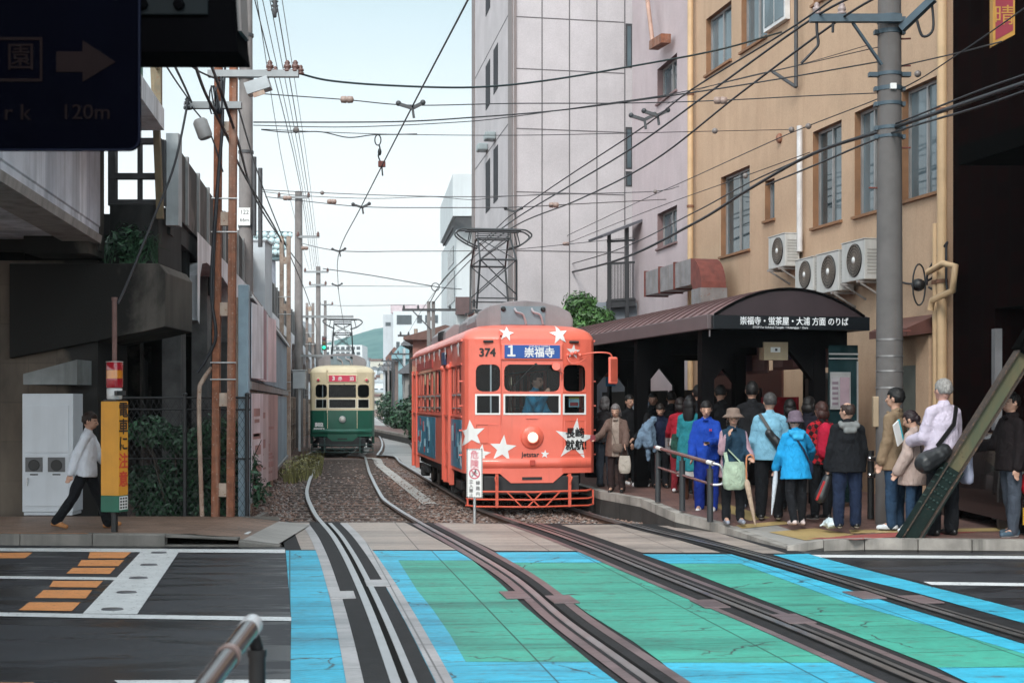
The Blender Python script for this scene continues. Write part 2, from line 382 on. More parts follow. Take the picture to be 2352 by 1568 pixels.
def offs(path, o):
    r = []
    for i, p in enumerate(path):
        t = path[min(i+1, len(path)-1)]-path[max(i-1, 0)]; n = V((t.y, -t.x, 0)).normalized(); r.append(p+n*o)
    return r
def cut(path, y0, y1): return [p for p in path if y0 <= p.y <= y1]
def strip(path, o0, o1, z0, z1=None):
    """flat ribbon, or with z1 a solid bar, from offset o0 to o1"""
    a, c = offs(path, o0), offs(path, o1); b = MB()
    if z1 is None:
        for i in range(len(a)-1): b.add([p+V((0, 0, z0)) for p in (a[i], c[i], c[i+1], a[i+1])], [(0, 1, 2, 3)])
    else:
        b.loft([[p+V((0, 0, z0)), q+V((0, 0, z0)), q+V((0, 0, z1)), p+V((0, 0, z1))] for p, q in zip(a, c)], 0, False)
    return b
A1 = resample([(735, 1055), (712, 1100), (704, 1128), (707, 1148), (725, 1186), (765, 1231), (795, 1283), (825, 1348), (850, 1408), (880, 1488), (907, 1568)], [(80, -9.95), (300, -33.9)])
A2 = resample([(840, 1055), (848, 1085), (862, 1115), (880, 1148), (925, 1178), (990, 1216), (1050, 1248), (1176, 1323), (1226, 1363), (1281, 1418), (1351, 1468), (1416, 1513), (1491, 1568)], [(80, -8.5), (300, -32.4)])
B1 = resample([(864, 992), (919, 1062), (1097, 1168), (1176, 1196), (1260, 1222), (1366, 1262), (1486, 1312), (1676, 1388), (1876, 1468), (2066, 1552)], [(300, -31.6)])
B2 = resample([(919, 996), (945, 1015), (1022, 1062), (1330, 1173), (1486, 1218), (1676, 1261), (1826, 1303), (2026, 1368), (2226, 1428), (2352, 1466)], [(300, -30.2)])
YN = 21.9
M_SLEEP = mat('sleeper_wood', (.10, .075, .065), .85, .4, 8, .5, 30)
def track(name, lab, l, r, guard_l, loff, roff, lm):
    t = thing(name, lab, 'tram track')
    for p, g in ((l, guard_l), (r, 0)):
        ra = strip(p, -.034, .034, -.02, .020).build('rail', M_STEEL, t)
        strip(p, -.009, .009, -.09, -.02).build('rail_web', M_RUSTR, ra)
        strip(p, -.062, .062, -.092, -.075).build('rail_foot', M_RUSTR, ra)
        if g: strip(cut(p, -5, YN), .085, .140, 0, .020).build('guard_rail', M_STEEL, t)
    return t
ta = track('tram_track', 'left tram track curving from the cyan crossing back under the green and cream tram', A1, A2, 1, 0, 0, M_LITE)
tb = track('tram_track', 'right tram track running from the crossing beneath the orange tram', B1, B2, 0, 0, 0, M_BROWN)
for p in (B1, B2): strip(cut(p, -5, YN), .085, .13, 0, .016).build('guard_rail', mat('dull_steel', (.16, .15, .15), .4, .2, metal=.6), tb)
n1, n2 = cut(A1, -5, YN), cut(A2, -5, YN); q1, q2 = cut(B1, -5, YN), cut(B2, -5, YN)
for path, o0, o1, m in ((n1, -.20, .26, M_DARK), (n1, -.32, -.205, M_LITE), (n1, .265, .38, M_LITE), (n2, -.06, .17, M_DARK), (n2, -.15, -.065, M_BROWN), (n2, .175, .26, M_BROWN),
                        (q1, -.20, .20, M_DARK), (q1, -.28, -.205, M_BROWN), (q1, .205, .28, M_BROWN), (q2, -.16, .19, M_DARK)):
    strip(path, o0, o1, .013).build('rail_bed_strip', m, deck)
for path, o0, o1 in ((n1, .036, .083), (n2, .036, .078), (q1, .036, .083), (q2, .036, .083), (q1, -.075, -.036), (q2, -.075, -.036)): strip(path, o0, o1, .0155).build('rail_groove', M_BLKG, deck)
def pathat(path, y): return min(path, key=lambda p: abs(p.y-y))
for path, y, s_ in ((A1, 13.6, -1), (A1, 14.4, 1), (A2, 13.4, 1), (A2, 13.5, -1), (B1, 12.2, 1), (B1, 12.9, -1), (B2, 13.2, 1), (B2, 13.5, -1)):
    p = pathat(path, y); b = MB(); b.cbox(p+V((s_*.2, 0, .016)), .24, .5, .012, .155)
    b.build('joint_box_lid', M_LITE if path is A1 else M_BROWN, deck, bevel=.004)
rnd = random.Random(3)
y = 22.3
while y < 48:
    a, c = pathat(A1, y), pathat(A2, y); b = MB(); mid = (a+c)/2
    b.cbox(mid+V((0, 0, -.085)), 2.15+rnd.uniform(-.1, .1), .2, .06, atan2(c.y-a.y, c.x-a.x)+rnd.uniform(-.02, .02)); b.build('sleeper', M_SLEEP, ta); y += .62
b = MB(); bb = cut(B1, 36, 290); cc = cut(B2, 36, 290)
for i in range(len(bb)-1): b.add([bb[i]+V((.12, 0, -.05)), cc[i]+V((-.12, 0, -.05)), cc[i+1]+V((-.12, 0, -.05)), bb[i+1]+V((.12, 0, -.05))], [(0, 1, 2, 3)])
b.build('track_infill', m_plate('infill', (.36, .34, .33), (3, .5), tread=.1), tb)
strip(cut(B1, 27, 290), -.78, -.5, -.06).build('track_infill', mat('pale_strip', (.42, .40, .38), .8, .2), tb)
# loose stones round the tracks
b = MB(); OC = [(1, 0, 0), (-1, 0, 0), (0, 1, 0), (0, -1, 0), (0, 0, 1), (0, 0, -1)]; OF = [(0, 2, 4), (2, 1, 4), (1, 3, 4), (3, 0, 4), (2, 0, 5), (1, 2, 5), (3, 1, 5), (0, 3, 5)]
deckn = G(700, 1198).y
for i in range(11000):
    y = 21.9+abs(rnd.gauss(0, 9)); a1 = pathat(A1, y).x; b2 = pathat(B2, y).x
    x = rnd.uniform(a1-1.5, b2+.9); r = rnd.uniform(.016, .042)
    if any(abs(x-pathat(p, y).x) < .06 for p in (A1, A2, B1, B2)): continue
    b.add([V((x, y, -.085+r*.4))+V((p[0]*rnd.uniform(.6, 1.4), p[1]*rnd.uniform(.6, 1.4), p[2]*rnd.uniform(.5, .9)))*r for p in OC], OF, rnd.choice((0, 0, 1, 2)))
b.build('ballast_stones', [mat('stone_brown', (.235, .155, .125), .9, .3, 9), mat('stone_grey', (.27, .235, .22), .9, .3, 9), mat('stone_dark', (.13, .09, .08), .9, .3, 9)], kind='stuff', label='brown and grey ballast stones lying loose round the tracks', cat='ballast')
# ---------------------------------------------------------------- left pavement
def zl(X): return .15 if X < -4.15 else (.15-.14*(X+4.15)/1.25 if X < -2.9 else .01)
xs = [-40, -12, -8, -6, -5, -4.6, -4.15, -3.8, -3.5, -3.2, -3.03]
b = MB()
for i in range(len(xs)-1):
    u, w = xs[i], xs[i+1]
    b.add([(u, Yk(u)+.16, zl(u)), (w, Yk(w)+.16, zl(w)), (w, 21.35, zl(w)), (u, 21.35, zl(u))], [(0, 1, 2, 3)], 1 if u >= -3.55 else 0)
pav = b.build('pavement', [M_PAVE, M_GREYSLAB], kind='structure')
b = MB(); x = -40.
while x < -3.0:
    w = min(x+.96, -2.98)
    if x < -5.4 < w or not (-5.4 <= x < -4.45):
        b.loft([[(q, Yk(q), -.02), (q, Yk(q)+.155, -.02), (q, Yk(q)+.155, zl(q)+.006), (q, Yk(q)+.02, zl(q)+.006), (q, Yk(q), zl(q)-.012)] for q in (x+.006, w-.006)], 0, False)
    else:
        b.loft([[(q, Yk(q), .115), (q, Yk(q)+.155, .115), (q, Yk(q)+.155, zl(q)+.006), (q, Yk(q), zl(q)+.006)] for q in (x+.006, w-.006)], 0, False)
        b.box(x, w, Yk(x)+.02, Yk(x)+.15, -.02, .02)
    x += .96
kerb = b.build('kerb', M_CONC, pav)
b = MB(); b.face([(-40, Yk(-40)+.004, .160), (-5.5, Yk(-5.5)+.004, .160), (-5.5, Yk(-5.5)+.05, .160), (-40, Yk(-40)+.05, .160)]); b.build('kerb_paint', M_ORANGE, pav)
poly('white_mark', M_WHITE, [(517, 1218), (578, 1220), (570, 1226), (512, 1223)], pav, .09)
b = MB(); b.face([(-40, 21.35, .15), (-3.5, 21.35, .15), (-3.5, 21.42, -.09), (-40, 21.42, -.09)]); b.box(-3.98, -3.9, 21.3, 22.8, -.08, .1); b.build('pavement_edge', M_CONC, pav)
# near pavement, whose kerb shows at the bottom left
b = MB(); b.box(-40, -2.2, -6, 8.5, -.05, .15, 0); npv = b.build('pavement', M_PAVE, kind='structure')
b = MB(); b.box(-40, -2.9, 8.505, 8.66, -.05, .152, 1); b.box(-2.895, -2.2, 8.505, 8.66, -.05, .14, 0); b.build('kerb', [M_CONC, M_ORANGE], npv, bevel=.012)
# ---------------------------------------------------------------- right platform and pavement
FD = 6.7+.213*21.5                      # orange facade line: X = FD - .213 Y
def FX(Y): return FD-.213*Y
E_ = [V((-15.5, 120, .35)), V((-3.6, 60, .35)), V((-.15, 35, .35)), V((1.50, 24.1, .35))]+[G(x, y, z) for x, y, z in ((1472, 1145, .32), (1551, 1178, .22), (1632, 1197, .15), (1666, 1210, .10), (1740, 1236, .05), (1822, 1262, .012))]
K_ = [V((3.45, Yk(3.45)+.02, .05)), V((3.9, Yk(3.9)+.02, .13)), V((4.4, Yk(4.4)+.02, .15)), V((9, Yk(9)+.02, .15)), V((40, Yk(40)+.02, .15))]
ed = E_+K_
bk = [V((FX(120), 120, .35)), V((FX(60), 60, .35)), V((FX(35), 35, .35)), V((FX(27), 27, .35)), V((FX(25), 25, .34)), V((FX(23.7), 23.7, .3)), V((FX(22.9), 22.9, .24)), V((FX(22.2), 22.2, .2)), V((FX(21.8), 21.8, .17)), V((FX(21.6), 21.6, .16)), V((FX(21.4), 21.4, .15)), V((FX(21.2), 21.2, .15)), V((FX(21), 21, .15)), V((9, 20.6, .15)), V((40, 20, .15))]
b = MB()
for i in range(len(ed)-1):
    m0, m1 = ed[i].lerp(bk[i], .2), ed[i+1].lerp(bk[i+1], .2)
    b.add([ed[i], ed[i+1], m1, m0], [(0, 3, 2, 1)], 1 if 7 <= i <= 10 else 0); b.add([m0, m1, bk[i+1], bk[i]], [(0, 3, 2, 1)], 0)
plat = b.build('pavement', [M_PAVE2, M_GREYSLAB], kind='structure')
u_z = lambda p: p.z+.04
b = MB()
for i in range(len(ed)-1):
    p, q = ed[i], ed[i+1]; n = max(1, int((q-p).length/.62)) if p.y < 40 else 1; d = (q-p); t = V((d.y, -d.x, 0)).normalized()
    out_ = t if i >= 9 else t
    for k in range(n):
        a, c = p.lerp(q, (k+.01)/n), p.lerp(q, (k+.99)/n)
        inn = -V((d.y, -d.x, 0)).normalized()*.14
        if inn.dot(bk[i]-p) < 0: inn = -inn
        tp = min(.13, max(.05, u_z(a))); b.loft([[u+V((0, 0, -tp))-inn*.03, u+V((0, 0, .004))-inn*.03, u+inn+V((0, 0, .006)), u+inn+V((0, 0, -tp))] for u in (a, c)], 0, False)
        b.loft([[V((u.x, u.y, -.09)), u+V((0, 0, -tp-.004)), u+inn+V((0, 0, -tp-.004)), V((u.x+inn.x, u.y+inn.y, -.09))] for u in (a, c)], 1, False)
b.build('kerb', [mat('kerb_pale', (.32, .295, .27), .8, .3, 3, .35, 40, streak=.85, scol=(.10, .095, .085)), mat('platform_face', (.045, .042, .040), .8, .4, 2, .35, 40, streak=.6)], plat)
def zp(Y): return max(.15, min(.35, .12+(Y-19.9)*.056))
from mathutils.bvhtree import BVHTree
PB = BVHTree.FromPolygons([v.co for v in plat.data.vertices], [list(p.vertices) for p in plat.data.polygons])
def on_plat(name, m, pts, n=6, up=.006):
    """a flat marking laid on the sloping pavement"""
    def hit(x, y): r = (P(x, y, 10)-V((0, 0, H))).normalized(); h = PB.ray_cast(V((0, 0, H)), r)[0]; return h+V((0, 0, up)) if h else G(x, y, .16)
    q = [V(p) for p in pts]; b = MB()
    for i in range(n):
        for j in range(n):
            f = lambda u, w: (q[0]*(1-u)+q[1]*u)*(1-w)+(q[3]*(1-u)+q[2]*u)*w
            b.face([hit(*f(a/n, c/n)) for a, c in ((i, j), (i+1, j), (i+1, j+1), (i, j+1))])
    return b.build(name, m, plat)
for pts in ([(1766, 1222), (1872, 1213), (1962, 1228), (1850, 1241)], [(1630, 1160), (1665, 1156), (1770, 1189), (1722, 1196)], [(1690, 1206), (1800, 1196), (1812, 1203), (1704, 1214)], [(1950, 1217), (2352, 1212), (2352, 1219), (1955, 1225)]): on_plat('tactile_paving', M_YEL, pts)
on_plat('red_asphalt_patch', M_RED, [(1852, 1237), (2060, 1223), (2250, 1222), (1965, 1239)])
# ================================================================ trams
M_GLASS = glass('tram_glass', (.66, .72, .74))
M_GREY = mat('roof_grey', (.24, .225, .235), .6, .15, 3, streak=.5)
M_DGREY = mat('underframe', (.022, .022, .024), .7, .3, 6)
M_BLACK = mat('black_paint', (.012, .012, .013), .45, .2, 5)
M_LGREY = mat('alu', (.55, .56, .57), .35, .1, 5, metal=.6)
M_PANTO = mat('panto_steel', (.035, .04, .045), .5, .25, 8)
M_WPAINT = mat('white_paint', (.78, .78, .77), .4, .05, 5)
HL, HW = 5.5, 1.14
PLAN = [(0, 0), (.52, 0), (.96, .12), (1.06, .165), (1.115, .25), (1.14, .42)]
def fy(x):
    x = abs(x)
    for (x0, y0), (x1, y1) in zip(PLAN, PLAN[1:]):
        if x <= x1+1e-9: return y0+(y1-y0)*(x-x0)/(x1-x0+1e-9)
    return PLAN[-1][1]
def star_pts(cx, cz, r, rot=0., k=.42):
    return [(cx+(r if i % 2 == 0 else r*k)*sin(rot+i*pi/5), cz+(r if i % 2 == 0 else r*k)*cos(rot+i*pi/5)) for i in range(10)]
def clip_poly(pts, xc, keep_right):
    o = []
    for i in range(len(pts)):
        a, c = pts[i], pts[(i+1) % len(pts)]; ia = (a[0] >= xc) == keep_right or abs(a[0]-xc) < 1e-9; ic = (c[0] >= xc) == keep_right or abs(c[0]-xc) < 1e-9
        if ia: o.append(a)
        if ia != ic: t = (xc-a[0])/(c[0]-a[0]); o.append((xc, a[1]+t*(c[1]-a[1])))
    return o
LEVELS = [(0, 2.93), (.015, 2.98), (.06, 3.05), (.15, 3.115), (.30, 3.165), (.55, 3.20), (.85, 3.22)]
def front_pt(x, z, off):
    ins = 0
    if z > 2.93:
        for (i0, z0), (i1, z1) in zip(LEVELS, LEVELS[1:]):
            if z0 <= z <= z1: ins = i0+(i1-i0)*(z-z0)/(z1-z0)
    kx, ky = (HW-ins)/HW, (HL-ins*1.15)/HL
    return (x, (-HL+fy(min(1.14, abs(x)/kx)))*ky-off, z+(off if z > 2.93 else 0))
def on_roof(mb, pts, m=0, off=.012, n=5):
    cx = sum(p[0] for p in pts)/len(pts); cz = sum(p[1] for p in pts)/len(pts); c = V((cx, cz))
    for i in range(len(pts)):
        a, d = V(pts[i]), V(pts[(i+1) % len(pts)])
        g = lambda u, w: front_pt(*(c+(a-c)*u/n+(d-c)*w/n), off)
        for u in range(n):
            for w in range(n-u):
                mb.face([g(u, w), g(u, w+1), g(u+1, w)], m)
                if u+w < n-1: mb.face([g(u+1, w), g(u, w+1), g(u+1, w+1)], m)
def on_front(mb, pts, m=0, off=.006, inset=None):
    """lay a flat shape (x, z) on the folded front of the tram"""
    br = [-1.14, -1.115, -1.06, -.96, -.52, .52, .96, 1.06, 1.115, 1.14]
    cx = sum(p[0] for p in pts)/len(pts); cz = sum(p[1] for p in pts)/len(pts)
    for i in range(len(pts)):
        tri = [(cx, cz), pts[i], pts[(i+1) % len(pts)]]
        for l, r in zip(br, br[1:]):
            q = clip_poly(clip_poly(tri, l, True), r, False)
            if len(q) > 2 and max(p[0] for p in q)-min(p[0] for p in q) > 1e-4:
                mb.face([(x, -HL+fy(x)-off+(inset(z) if inset else 0), z) for x, z in q][::-1], m)
def tram(lab, loc, rz, spec):
    t = thing('tram', lab, 'tram', loc, rz)
    up, lo = spec['upper'], spec['lower']
    SPL = 1.585
    # ---- body shell, opened where the windows are
    fx = sorted(set([-1.14, -1.115, -1.06, -.96, -.52, .52, .96, 1.06, 1.115, 1.14]+[s*q for q in (.53, .955, .49) for s in (-1, 1)]))
    zs = [.66, .78, .90, 1.20, SPL, 1.65, 2.00, 2.03, 2.51, 2.56, 2.93]
    fwin = [(a, c, z0, z1) for a, c in ((-.955, -.53), (-.49, .49), (.53, .955)) for z0, z1 in ((1.65, 2.00), (2.03, 2.51))]
    swin = []                                   # side openings, distance from the front corner, z0, z1
    for a, c in ((.20, .80), (.92, 1.55), (3.55, 4.40), (4.60, 5.50), (5.62, 6.52), (6.64, 7.54), (7.66, 8.56)):
        swin += [(a, c, 1.65, 2.00), (a, c, 2.03, 2.51)]
    for a, c in ((1.78, 2.62), (8.85, 9.75)): swin += [(a, c, .90, 1.20), (a, c, 1.20, SPL), (a, c, SPL, 1.65), (a, c, 1.65, 2.00), (a, c, 2.00, 2.03), (a, c, 2.03, 2.51)]
    y0s, ylen = -HL+.42, 2*HL-.84
    sy = sorted(set([0, ylen]+[q for w in swin for q in w[:2]]))
    b = MB()
    def inw(ws, a, c, z0, z1): return any(w[0]-1e-6 <= a and c <= w[1]+1e-6 and w[2]-1e-6 <= z0 and z1 <= w[3]+1e-6 for w in ws)
    for z0, z1 in zip(zs, zs[1:]):
        m = 1 if z1 <= SPL+1e-6 else 0
        for end in (-1, 1):
            for a, c in zip(fx, fx[1:]):
                if inw(fwin, a, c, z0, z1): continue
                q = [(a, fy(a)), (c, fy(c))]
                p = [(x*(1 if end < 0 else -1), (-HL+y)*(1 if end < 0 else -1)) for x, y in q]
                b.face([(p[0][0], p[0][1], z0), (p[1][0], p[1][1], z0), (p[1][0], p[1][1], z1), (p[0][0], p[0][1], z1)], m)
        for sd in (-1, 1):
            for a, c in zip(sy, sy[1:]):
                if inw(swin, a, c, z0, z1): continue
                p = [(sd*HW, y0s+a), (sd*HW, y0s+c)]
                if sd < 0: p = p[::-1]
                b.face([(p[0][0], p[0][1], z0), (p[1][0], p[1][1], z0), (p[1][0], p[1][1], z1), (p[0][0], p[0][1], z1)], m)
    # apron dropping in the middle of the front, door wells reaching lower
    for e in (-1, 1):
        pts = [(-.55, .66), (.55, .66), (.36, .50), (-.36, .50)]
        b.extr([(x*e, e*(HL-.003), z) for x, z in pts], (0, -e*.03, 0), 1)
        # rounded bumper fold
        rings = []
        for x in [i/10-1.06 for i in range(22)]:
            yy = -HL+fy(x); rings.append([(x*-e, -e*(yy+o), z) for o, z in ((.01, .93), (-.035, .90), (-.05, .85), (-.045, .79), (.01, .74))])
        b.loft(rings, 1, True, False, False)
    for a, c in ((1.70, 2.70), (8.77, 9.83)):
        for sd in (-1, 1):
            b.box(*sorted((sd*(HW-.02), sd*(HW-.06))), y0s+a, y0s+c, .36, .66, 1)
            for q in (a, c): b.box(*sorted((sd*(HW-.05), sd*(HW+.035))), y0s+q-.05, y0s+q+.05, .36, 2.6, 1 if spec['two'] else 0)
    # belt rails, corner posts, rain gutter
    for sd in (-1, 1):
        b.box(*sorted((sd*(HW), sd*(HW+.02))), y0s+.02, y0s+ylen-.02, 1.60, 1.63, 0)
        b.box(*sorted((sd*(HW), sd*(HW+.015))), y0s+.02, y0s+ylen-.02, 2.50, 2.53, 0)
        for k in range(4): b.box(*sorted((sd*(HW), sd*(HW+.05))), y0s-.01, y0s+.03, .95+k*.42, .975+k*.42, 0)
    for x in (-.52, .52): b.box(x-.008, x+.008, -HL-.006, -HL+.02, .95, 2.95, 0)
    body = b.build('body', [up, lo], t)
    # ---- roof: the shell drawn in over the top
    levels = [(0, 2.93), (.015, 2.98), (.06, 3.05), (.15, 3.115), (.30, 3.165), (.55, 3.20), (.85, 3.22)]
    full = []
    for x in fx: full.append((x, -HL+fy(x)))
    full += [(HW, -HL+.42+ylen*k/14) for k in range(1, 14)]
    full += [(-x, HL-fy(x)) for x in fx]
    full += [(-HW, HL-.42-ylen*k/14) for k in range(1, 14)]
    rings = []
    for ins, z in levels:
        kx, ky = (HW-ins)/HW, (HL-ins*1.15)/HL
        rings.append([(x*kx, y*ky, z) for x, y in full])
    b = MB(); b.loft(rings, 0, True, True, True)
    for sd in (-1, 1): b.box(*sorted((sd*(HW-.02), sd*(HW+.03))), y0s-.05, y0s+ylen+.05, 2.90, 2.935, 0)
    roof = b.build('roof', [spec.get('roofm', up)], t)
    # ---- interior
    b = MB(); b.box(-HW+.03, HW-.03, -HL+.3, HL-.3, .80, .84, 0)
    for sd in (-1, 1):
        b.box(*sorted((sd*.66, sd*1.08)), y0s+3.3, y0s+8.6, .84, 1.25, 1); b.box(*sorted((sd*1.0, sd*1.08)), y0s+3.3, y0s+8.6, 1.25, 1.62, 1)
    b.box(-1.05, -.35, -HL+1.35, -HL+1.39, .84, 2.9, 0); b.box(.5, 1.05, -HL+1.35, -HL+1.39, .84, 2.9, 0); b.box(-1.05, 1.05, HL-1.39, HL-1.35, .84, 2.9, 0)
    b.box(-.5, .5, -HL+.2, -HL+.5, .84, 1.6, 0); b.box(-1.08, 1.08, -HL+.5, HL-.5, 2.80, 2.86, 2)
    for sd in (-1, 1): b.tube([(sd*.45, y0s+.8, 2.45), (sd*.45, y0s+9.3, 2.45)], .016, 6, 2)
    b.build('interior', [M_DGREY, mat('seat_moss', (.03, .07, .05), .9), mat('cabin_ceiling', (.30, .30, .28), .6)], t)
    # ---- windows: pane with its frame, in all three bays of both ends and along both sides
    wf = spec['frame']
    for e in (-1, 1):
        for a, c, z0, z1 in fwin:
            fr = MB(); low = z1 < 2.02; w = .030 if low else .012
            m = 0 if low else 1
            pa, pc = V((a, -HL+fy(a)-.012, 0)), V((c, -HL+fy(c)-.012, 0))
            def fb(s0, z_0, s1, z_1):
                p, q = pa.lerp(pc, s0), pa.lerp(pc, s1); n = V((0, .035, 0))
                pts = [p+V((0, 0, z_0)), q+V((0, 0, z_0)), q+V((0, 0, z_1)), p+V((0, 0, z_1))]
                fr.extr([V((x.x*-e, -e*x.y*1, x.z)) if e > 0 else x for x in pts], V((0, .035*(1 if e < 0 else -1), 0)), m)
            ws = w/(c-a)
            fb(0, z0, 1, z0+w); fb(0, z1-w, 1, z1); fb(0, z0+w, ws, z1-w); fb(1-ws, z0+w, 1, z1-w)
            if not low and abs(a) > .5 or (not low and not spec['two']):          # rounded upper corners
                for sgn in (0, 1):
                    r = .11; k = r/(c-a)
                    for top in (0, 1):
                        zc = z1-w if top else z0+w; zd = -1 if top else 1
                        p0 = ws*.9 if sgn == 0 else 1-ws*.9; dd = 1 if sgn == 0 else -1
                        pts = [(p0, zc), (p0+dd*k, zc), (p0+dd*k*.55, zc+zd*r*.12), (p0+dd*k*.2, zc+zd*r*.4), (p0, zc+zd*r)]
                        P3 = [pa.lerp(pc, s)+V((0, .004, z)) for s, z in pts]
                        if e > 0: P3 = [V((x.x*-e, -e*x.y, x.z)) for x in P3]
                        fr.extr(P3, V((0, .02*(1 if e < 0 else -1), 0)), m)
            if abs(a) > .5 and a < 0:
                x = a+(c-a)*.62; fr.box(-e*x-.012 if e > 0 else x-.012, -e*x+.012 if e > 0 else x+.012, *sorted((-e*(-HL+fy(x)+.05) if e > 0 else -HL+fy(x)+.03, -e*(-HL+fy(x)+.07) if e > 0 else -HL+fy(x)+.05)), z0, z1, 2)
            f_ = fr.build('window', [wf, up, M_LGREY], t)
            g = MB(); pts = [pa+V((0, .03, z0+.01)), pc+V((0, .03, z0+.01)), pc+V((0, .03, z1-.01)), pa+V((0, .03, z1-.01))]
            g.face([V((x.x*-e, -e*x.y, x.z)) if e > 0 else x for x in pts]); g.build('pane', M_GLASS, f_)
    done = set()
    for sd in (-1, 1):
        for a, c, z0, z1 in swin:
            if (sd, a) in done: continue
            done.add((sd, a)); door = .90 in [w[2] for w in swin if w[0] == a]
            fr = MB(); zz0, zz1 = (.90 if door else 1.65), 2.51; X0, X1 = sorted((sd*(HW-.05), sd*(HW-.012)))
            fr.box(X0, X1, y0s+a, y0s+a+.035, zz0, zz1); fr.box(X0, X1, y0s+c-.035, y0s+c, zz0, zz1); fr.box(X0, X1, y0s+a+.035, y0s+c-.035, zz1-.03, zz1); fr.box(X0, X1, y0s+a+.035, y0s+c-.035, zz0, zz0+.03)
            if not door:
                X2, X3 = sorted((sd*(HW-.045), sd*(HW+.004))); fr.box(X2, X3, y0s+a+.036, y0s+c-.036, 1.975, 2.005, 1); fr.box(X2, X3, y0s+a+.036, y0s+c-.036, 1.75, 1.765, 1)
            else:
                mid = (a+c)/2; fr.box(X0, X1, y0s+mid-.04, y0s+mid+.04, zz0, zz1)
            f_ = fr.build('door' if door else 'window', [up, M_LGREY], t)
            g = MB(); X = sd*(HW-.03); g.face([(X, y0s+a+.02, zz0+.02), (X, y0s+c-.02, zz0+.02), (X, y0s+c-.02, zz1-.02), (X, y0s+a+.02, zz1-.02)]); g.build('pane', M_GLASS, f_)
    # ---- running gear
    b = MB(); b.box(-.95, .95, -HL+.55, HL-.55, .45, .80, 0); b.box(-.80, .80, -1.6, 1.6, .25, .5, 0)
    for s_ in (-1, 1):
        for x in (-1.0, 1.0): b.box(x-.05, x+.05, s_*3.1-1.0, s_*3.1+1.0, .30, .46, 0); b.box(x-.09, x+.09, s_*3.1-.2, s_*3.1+.2, .2, .42, 0)
    b.build('underframe', M_DGREY, t, bevel=.02)
    for yy in (-3.85, -2.35, 2.35, 3.85):
        b = MB()
        for x in (-.72, .72):
            b.M = MX.Translation((x, yy, .33)) @ MX.Rotation(R(90), 4, 'Y'); b.lathe([(.06, -.06), (.31, -.06), (.33, -.03), (.31, .05), (.10, .06)], 24)
        b.M = MX.Identity(4); b.tube([(-.8, yy, .33), (.8, yy, .33)], .05, 8); b.build('wheel_set', mat('wheel_iron', (.06, .05, .045), .5, .3, metal=.5), t)
    # ---- lifeguard bars under the front
    b = MB(); yf = -HL-.16; gm = spec['guard']
    loopx = [(-1.05, .42), (-1.08, .14), (0, .10), (1.08, .14), (1.05, .42)]
    for z, x_ in ((.37, 1.06), (.24, 1.09), (.12, 1.10)):
        b.tube([(-x_, yf+.35, z), (-x_*.86, yf+.03, z), (0, yf, z-.015), (x_*.86, yf+.03, z), (x_, yf+.35, z)], .017 if z != .37 else .02, 6)
    for x in (-.62, .62): b.bar((x, yf+.02, .66), (x, yf+.02, .10), .05, .03); b.tube([(x*.97, yf+.1, .62), (x*1.05, yf-.02, .60), (x, yf+.02, .48)], .02, 6)
    for x in (-.45, -.15, .15, .45): b.bar((x, yf+.005, .36), (x+(.25 if x < 0 else -.25), yf+.005, .11), .03, .02)
    for x in (-1.08, 1.08): b.bar((x, yf+.3, .37), (x, yf+.3, .12), .03, .03)
    b.build('lifeguard', gm, t)
    b = MB(); b.box(-.82, .82, -HL+.02, -HL+.30, .30, .62); b.build('coupler_housing', M_DGREY, t, bevel=.02)
    # coupler slot and little hatch handles, bumper
    b = MB(); b.box(-.17, .17, -HL-.013, -HL-.002, .555, .60, 0); b.build('coupler_slot', M_BLACK, t)
    for x0, x1, z0, z1 in spec['hatches']:
        b = MB(); fz = [(x0, z0), (x1, z0), (x1, z1), (x0, z1)]
        for i in range(4):
            a, c = fz[i], fz[(i+1) % 4]; b.bar((a[0], -HL+fy(a[0])-.001, a[1]), (c[0], -HL+fy(c[0])-.001, c[1]), .016, .010)
        b.build('hatch', lo, t)
    # ---- headlight
    b = MB(); b.M = MX.Translation((0, -HL, 1.27)) @ MX.Rotation(R(90), 4, 'X')
    if not spec['two']: b.lathe([(.20, -.01), (.195, .02), (.17, .035), (.12, .055), (.105, .09), (.10, .092)], 28); lampr = .088
    else: b.lathe([(.12, -.01), (.12, .06), (.10, .075), (.09, .05)], 24); lampr = .09
    hl = b.build('headlight', lo if not spec['two'] else M_LGREY, t)
    b = MB(); b.M = MX.Translation((0, -HL-.06, 1.27)) @ MX.Rotation(R(90), 4, 'X'); b.lathe([(lampr, 0), (lampr, .035), (lampr*.8, .055), (lampr*.4, .066), (.01, .07)], 24)
    b.build('lens', spec['lamp'], hl)
    # ---- destination box
    b = MB(); b.box(-.53, .53, -HL-.035, -HL+.01, 2.57, 2.85, 0)
    db = b.build('destination_box', up, t, bevel=.03)
    b = MB(); b.box(-.475, .475, -HL-.044, -HL-.03, 2.60, 2.825, 0); scr = b.build('screen', spec['dest'], db, bevel=.012)
    Fm = frame((0, -HL-.046, 2.71), (1, 0, 0))
    for body_, sz, dx, dz, bo in spec['desttext']: text(body_, sz, M_WPAINT, db, Fm @ MX.Translation((dx, dz, 0)), bo)
    # ---- roof gear
    b = MB(); rb = [(-.98, 3.10), (.98, 3.10), (1.0, 3.30), (.94, 3.43), (.70, 3.54), (.35, 3.61), (0, 3.635), (-.35, 3.61), (-.70, 3.54), (-.94, 3.43), (-1.0, 3.30)]
    rb = [(x*.86, z) for x, z in rb]
    b.extr([(x, -HL+.75, z) for x, z in rb], (0, .10, 0), 0); b.extr([(x*.93, -HL+.852, 3.1+(z-3.1)*.94) for x, z in rb], (0, 1.75, 0), 0)
    rbx = b.build('resistor_box', M_GREY, t, bevel=.015)
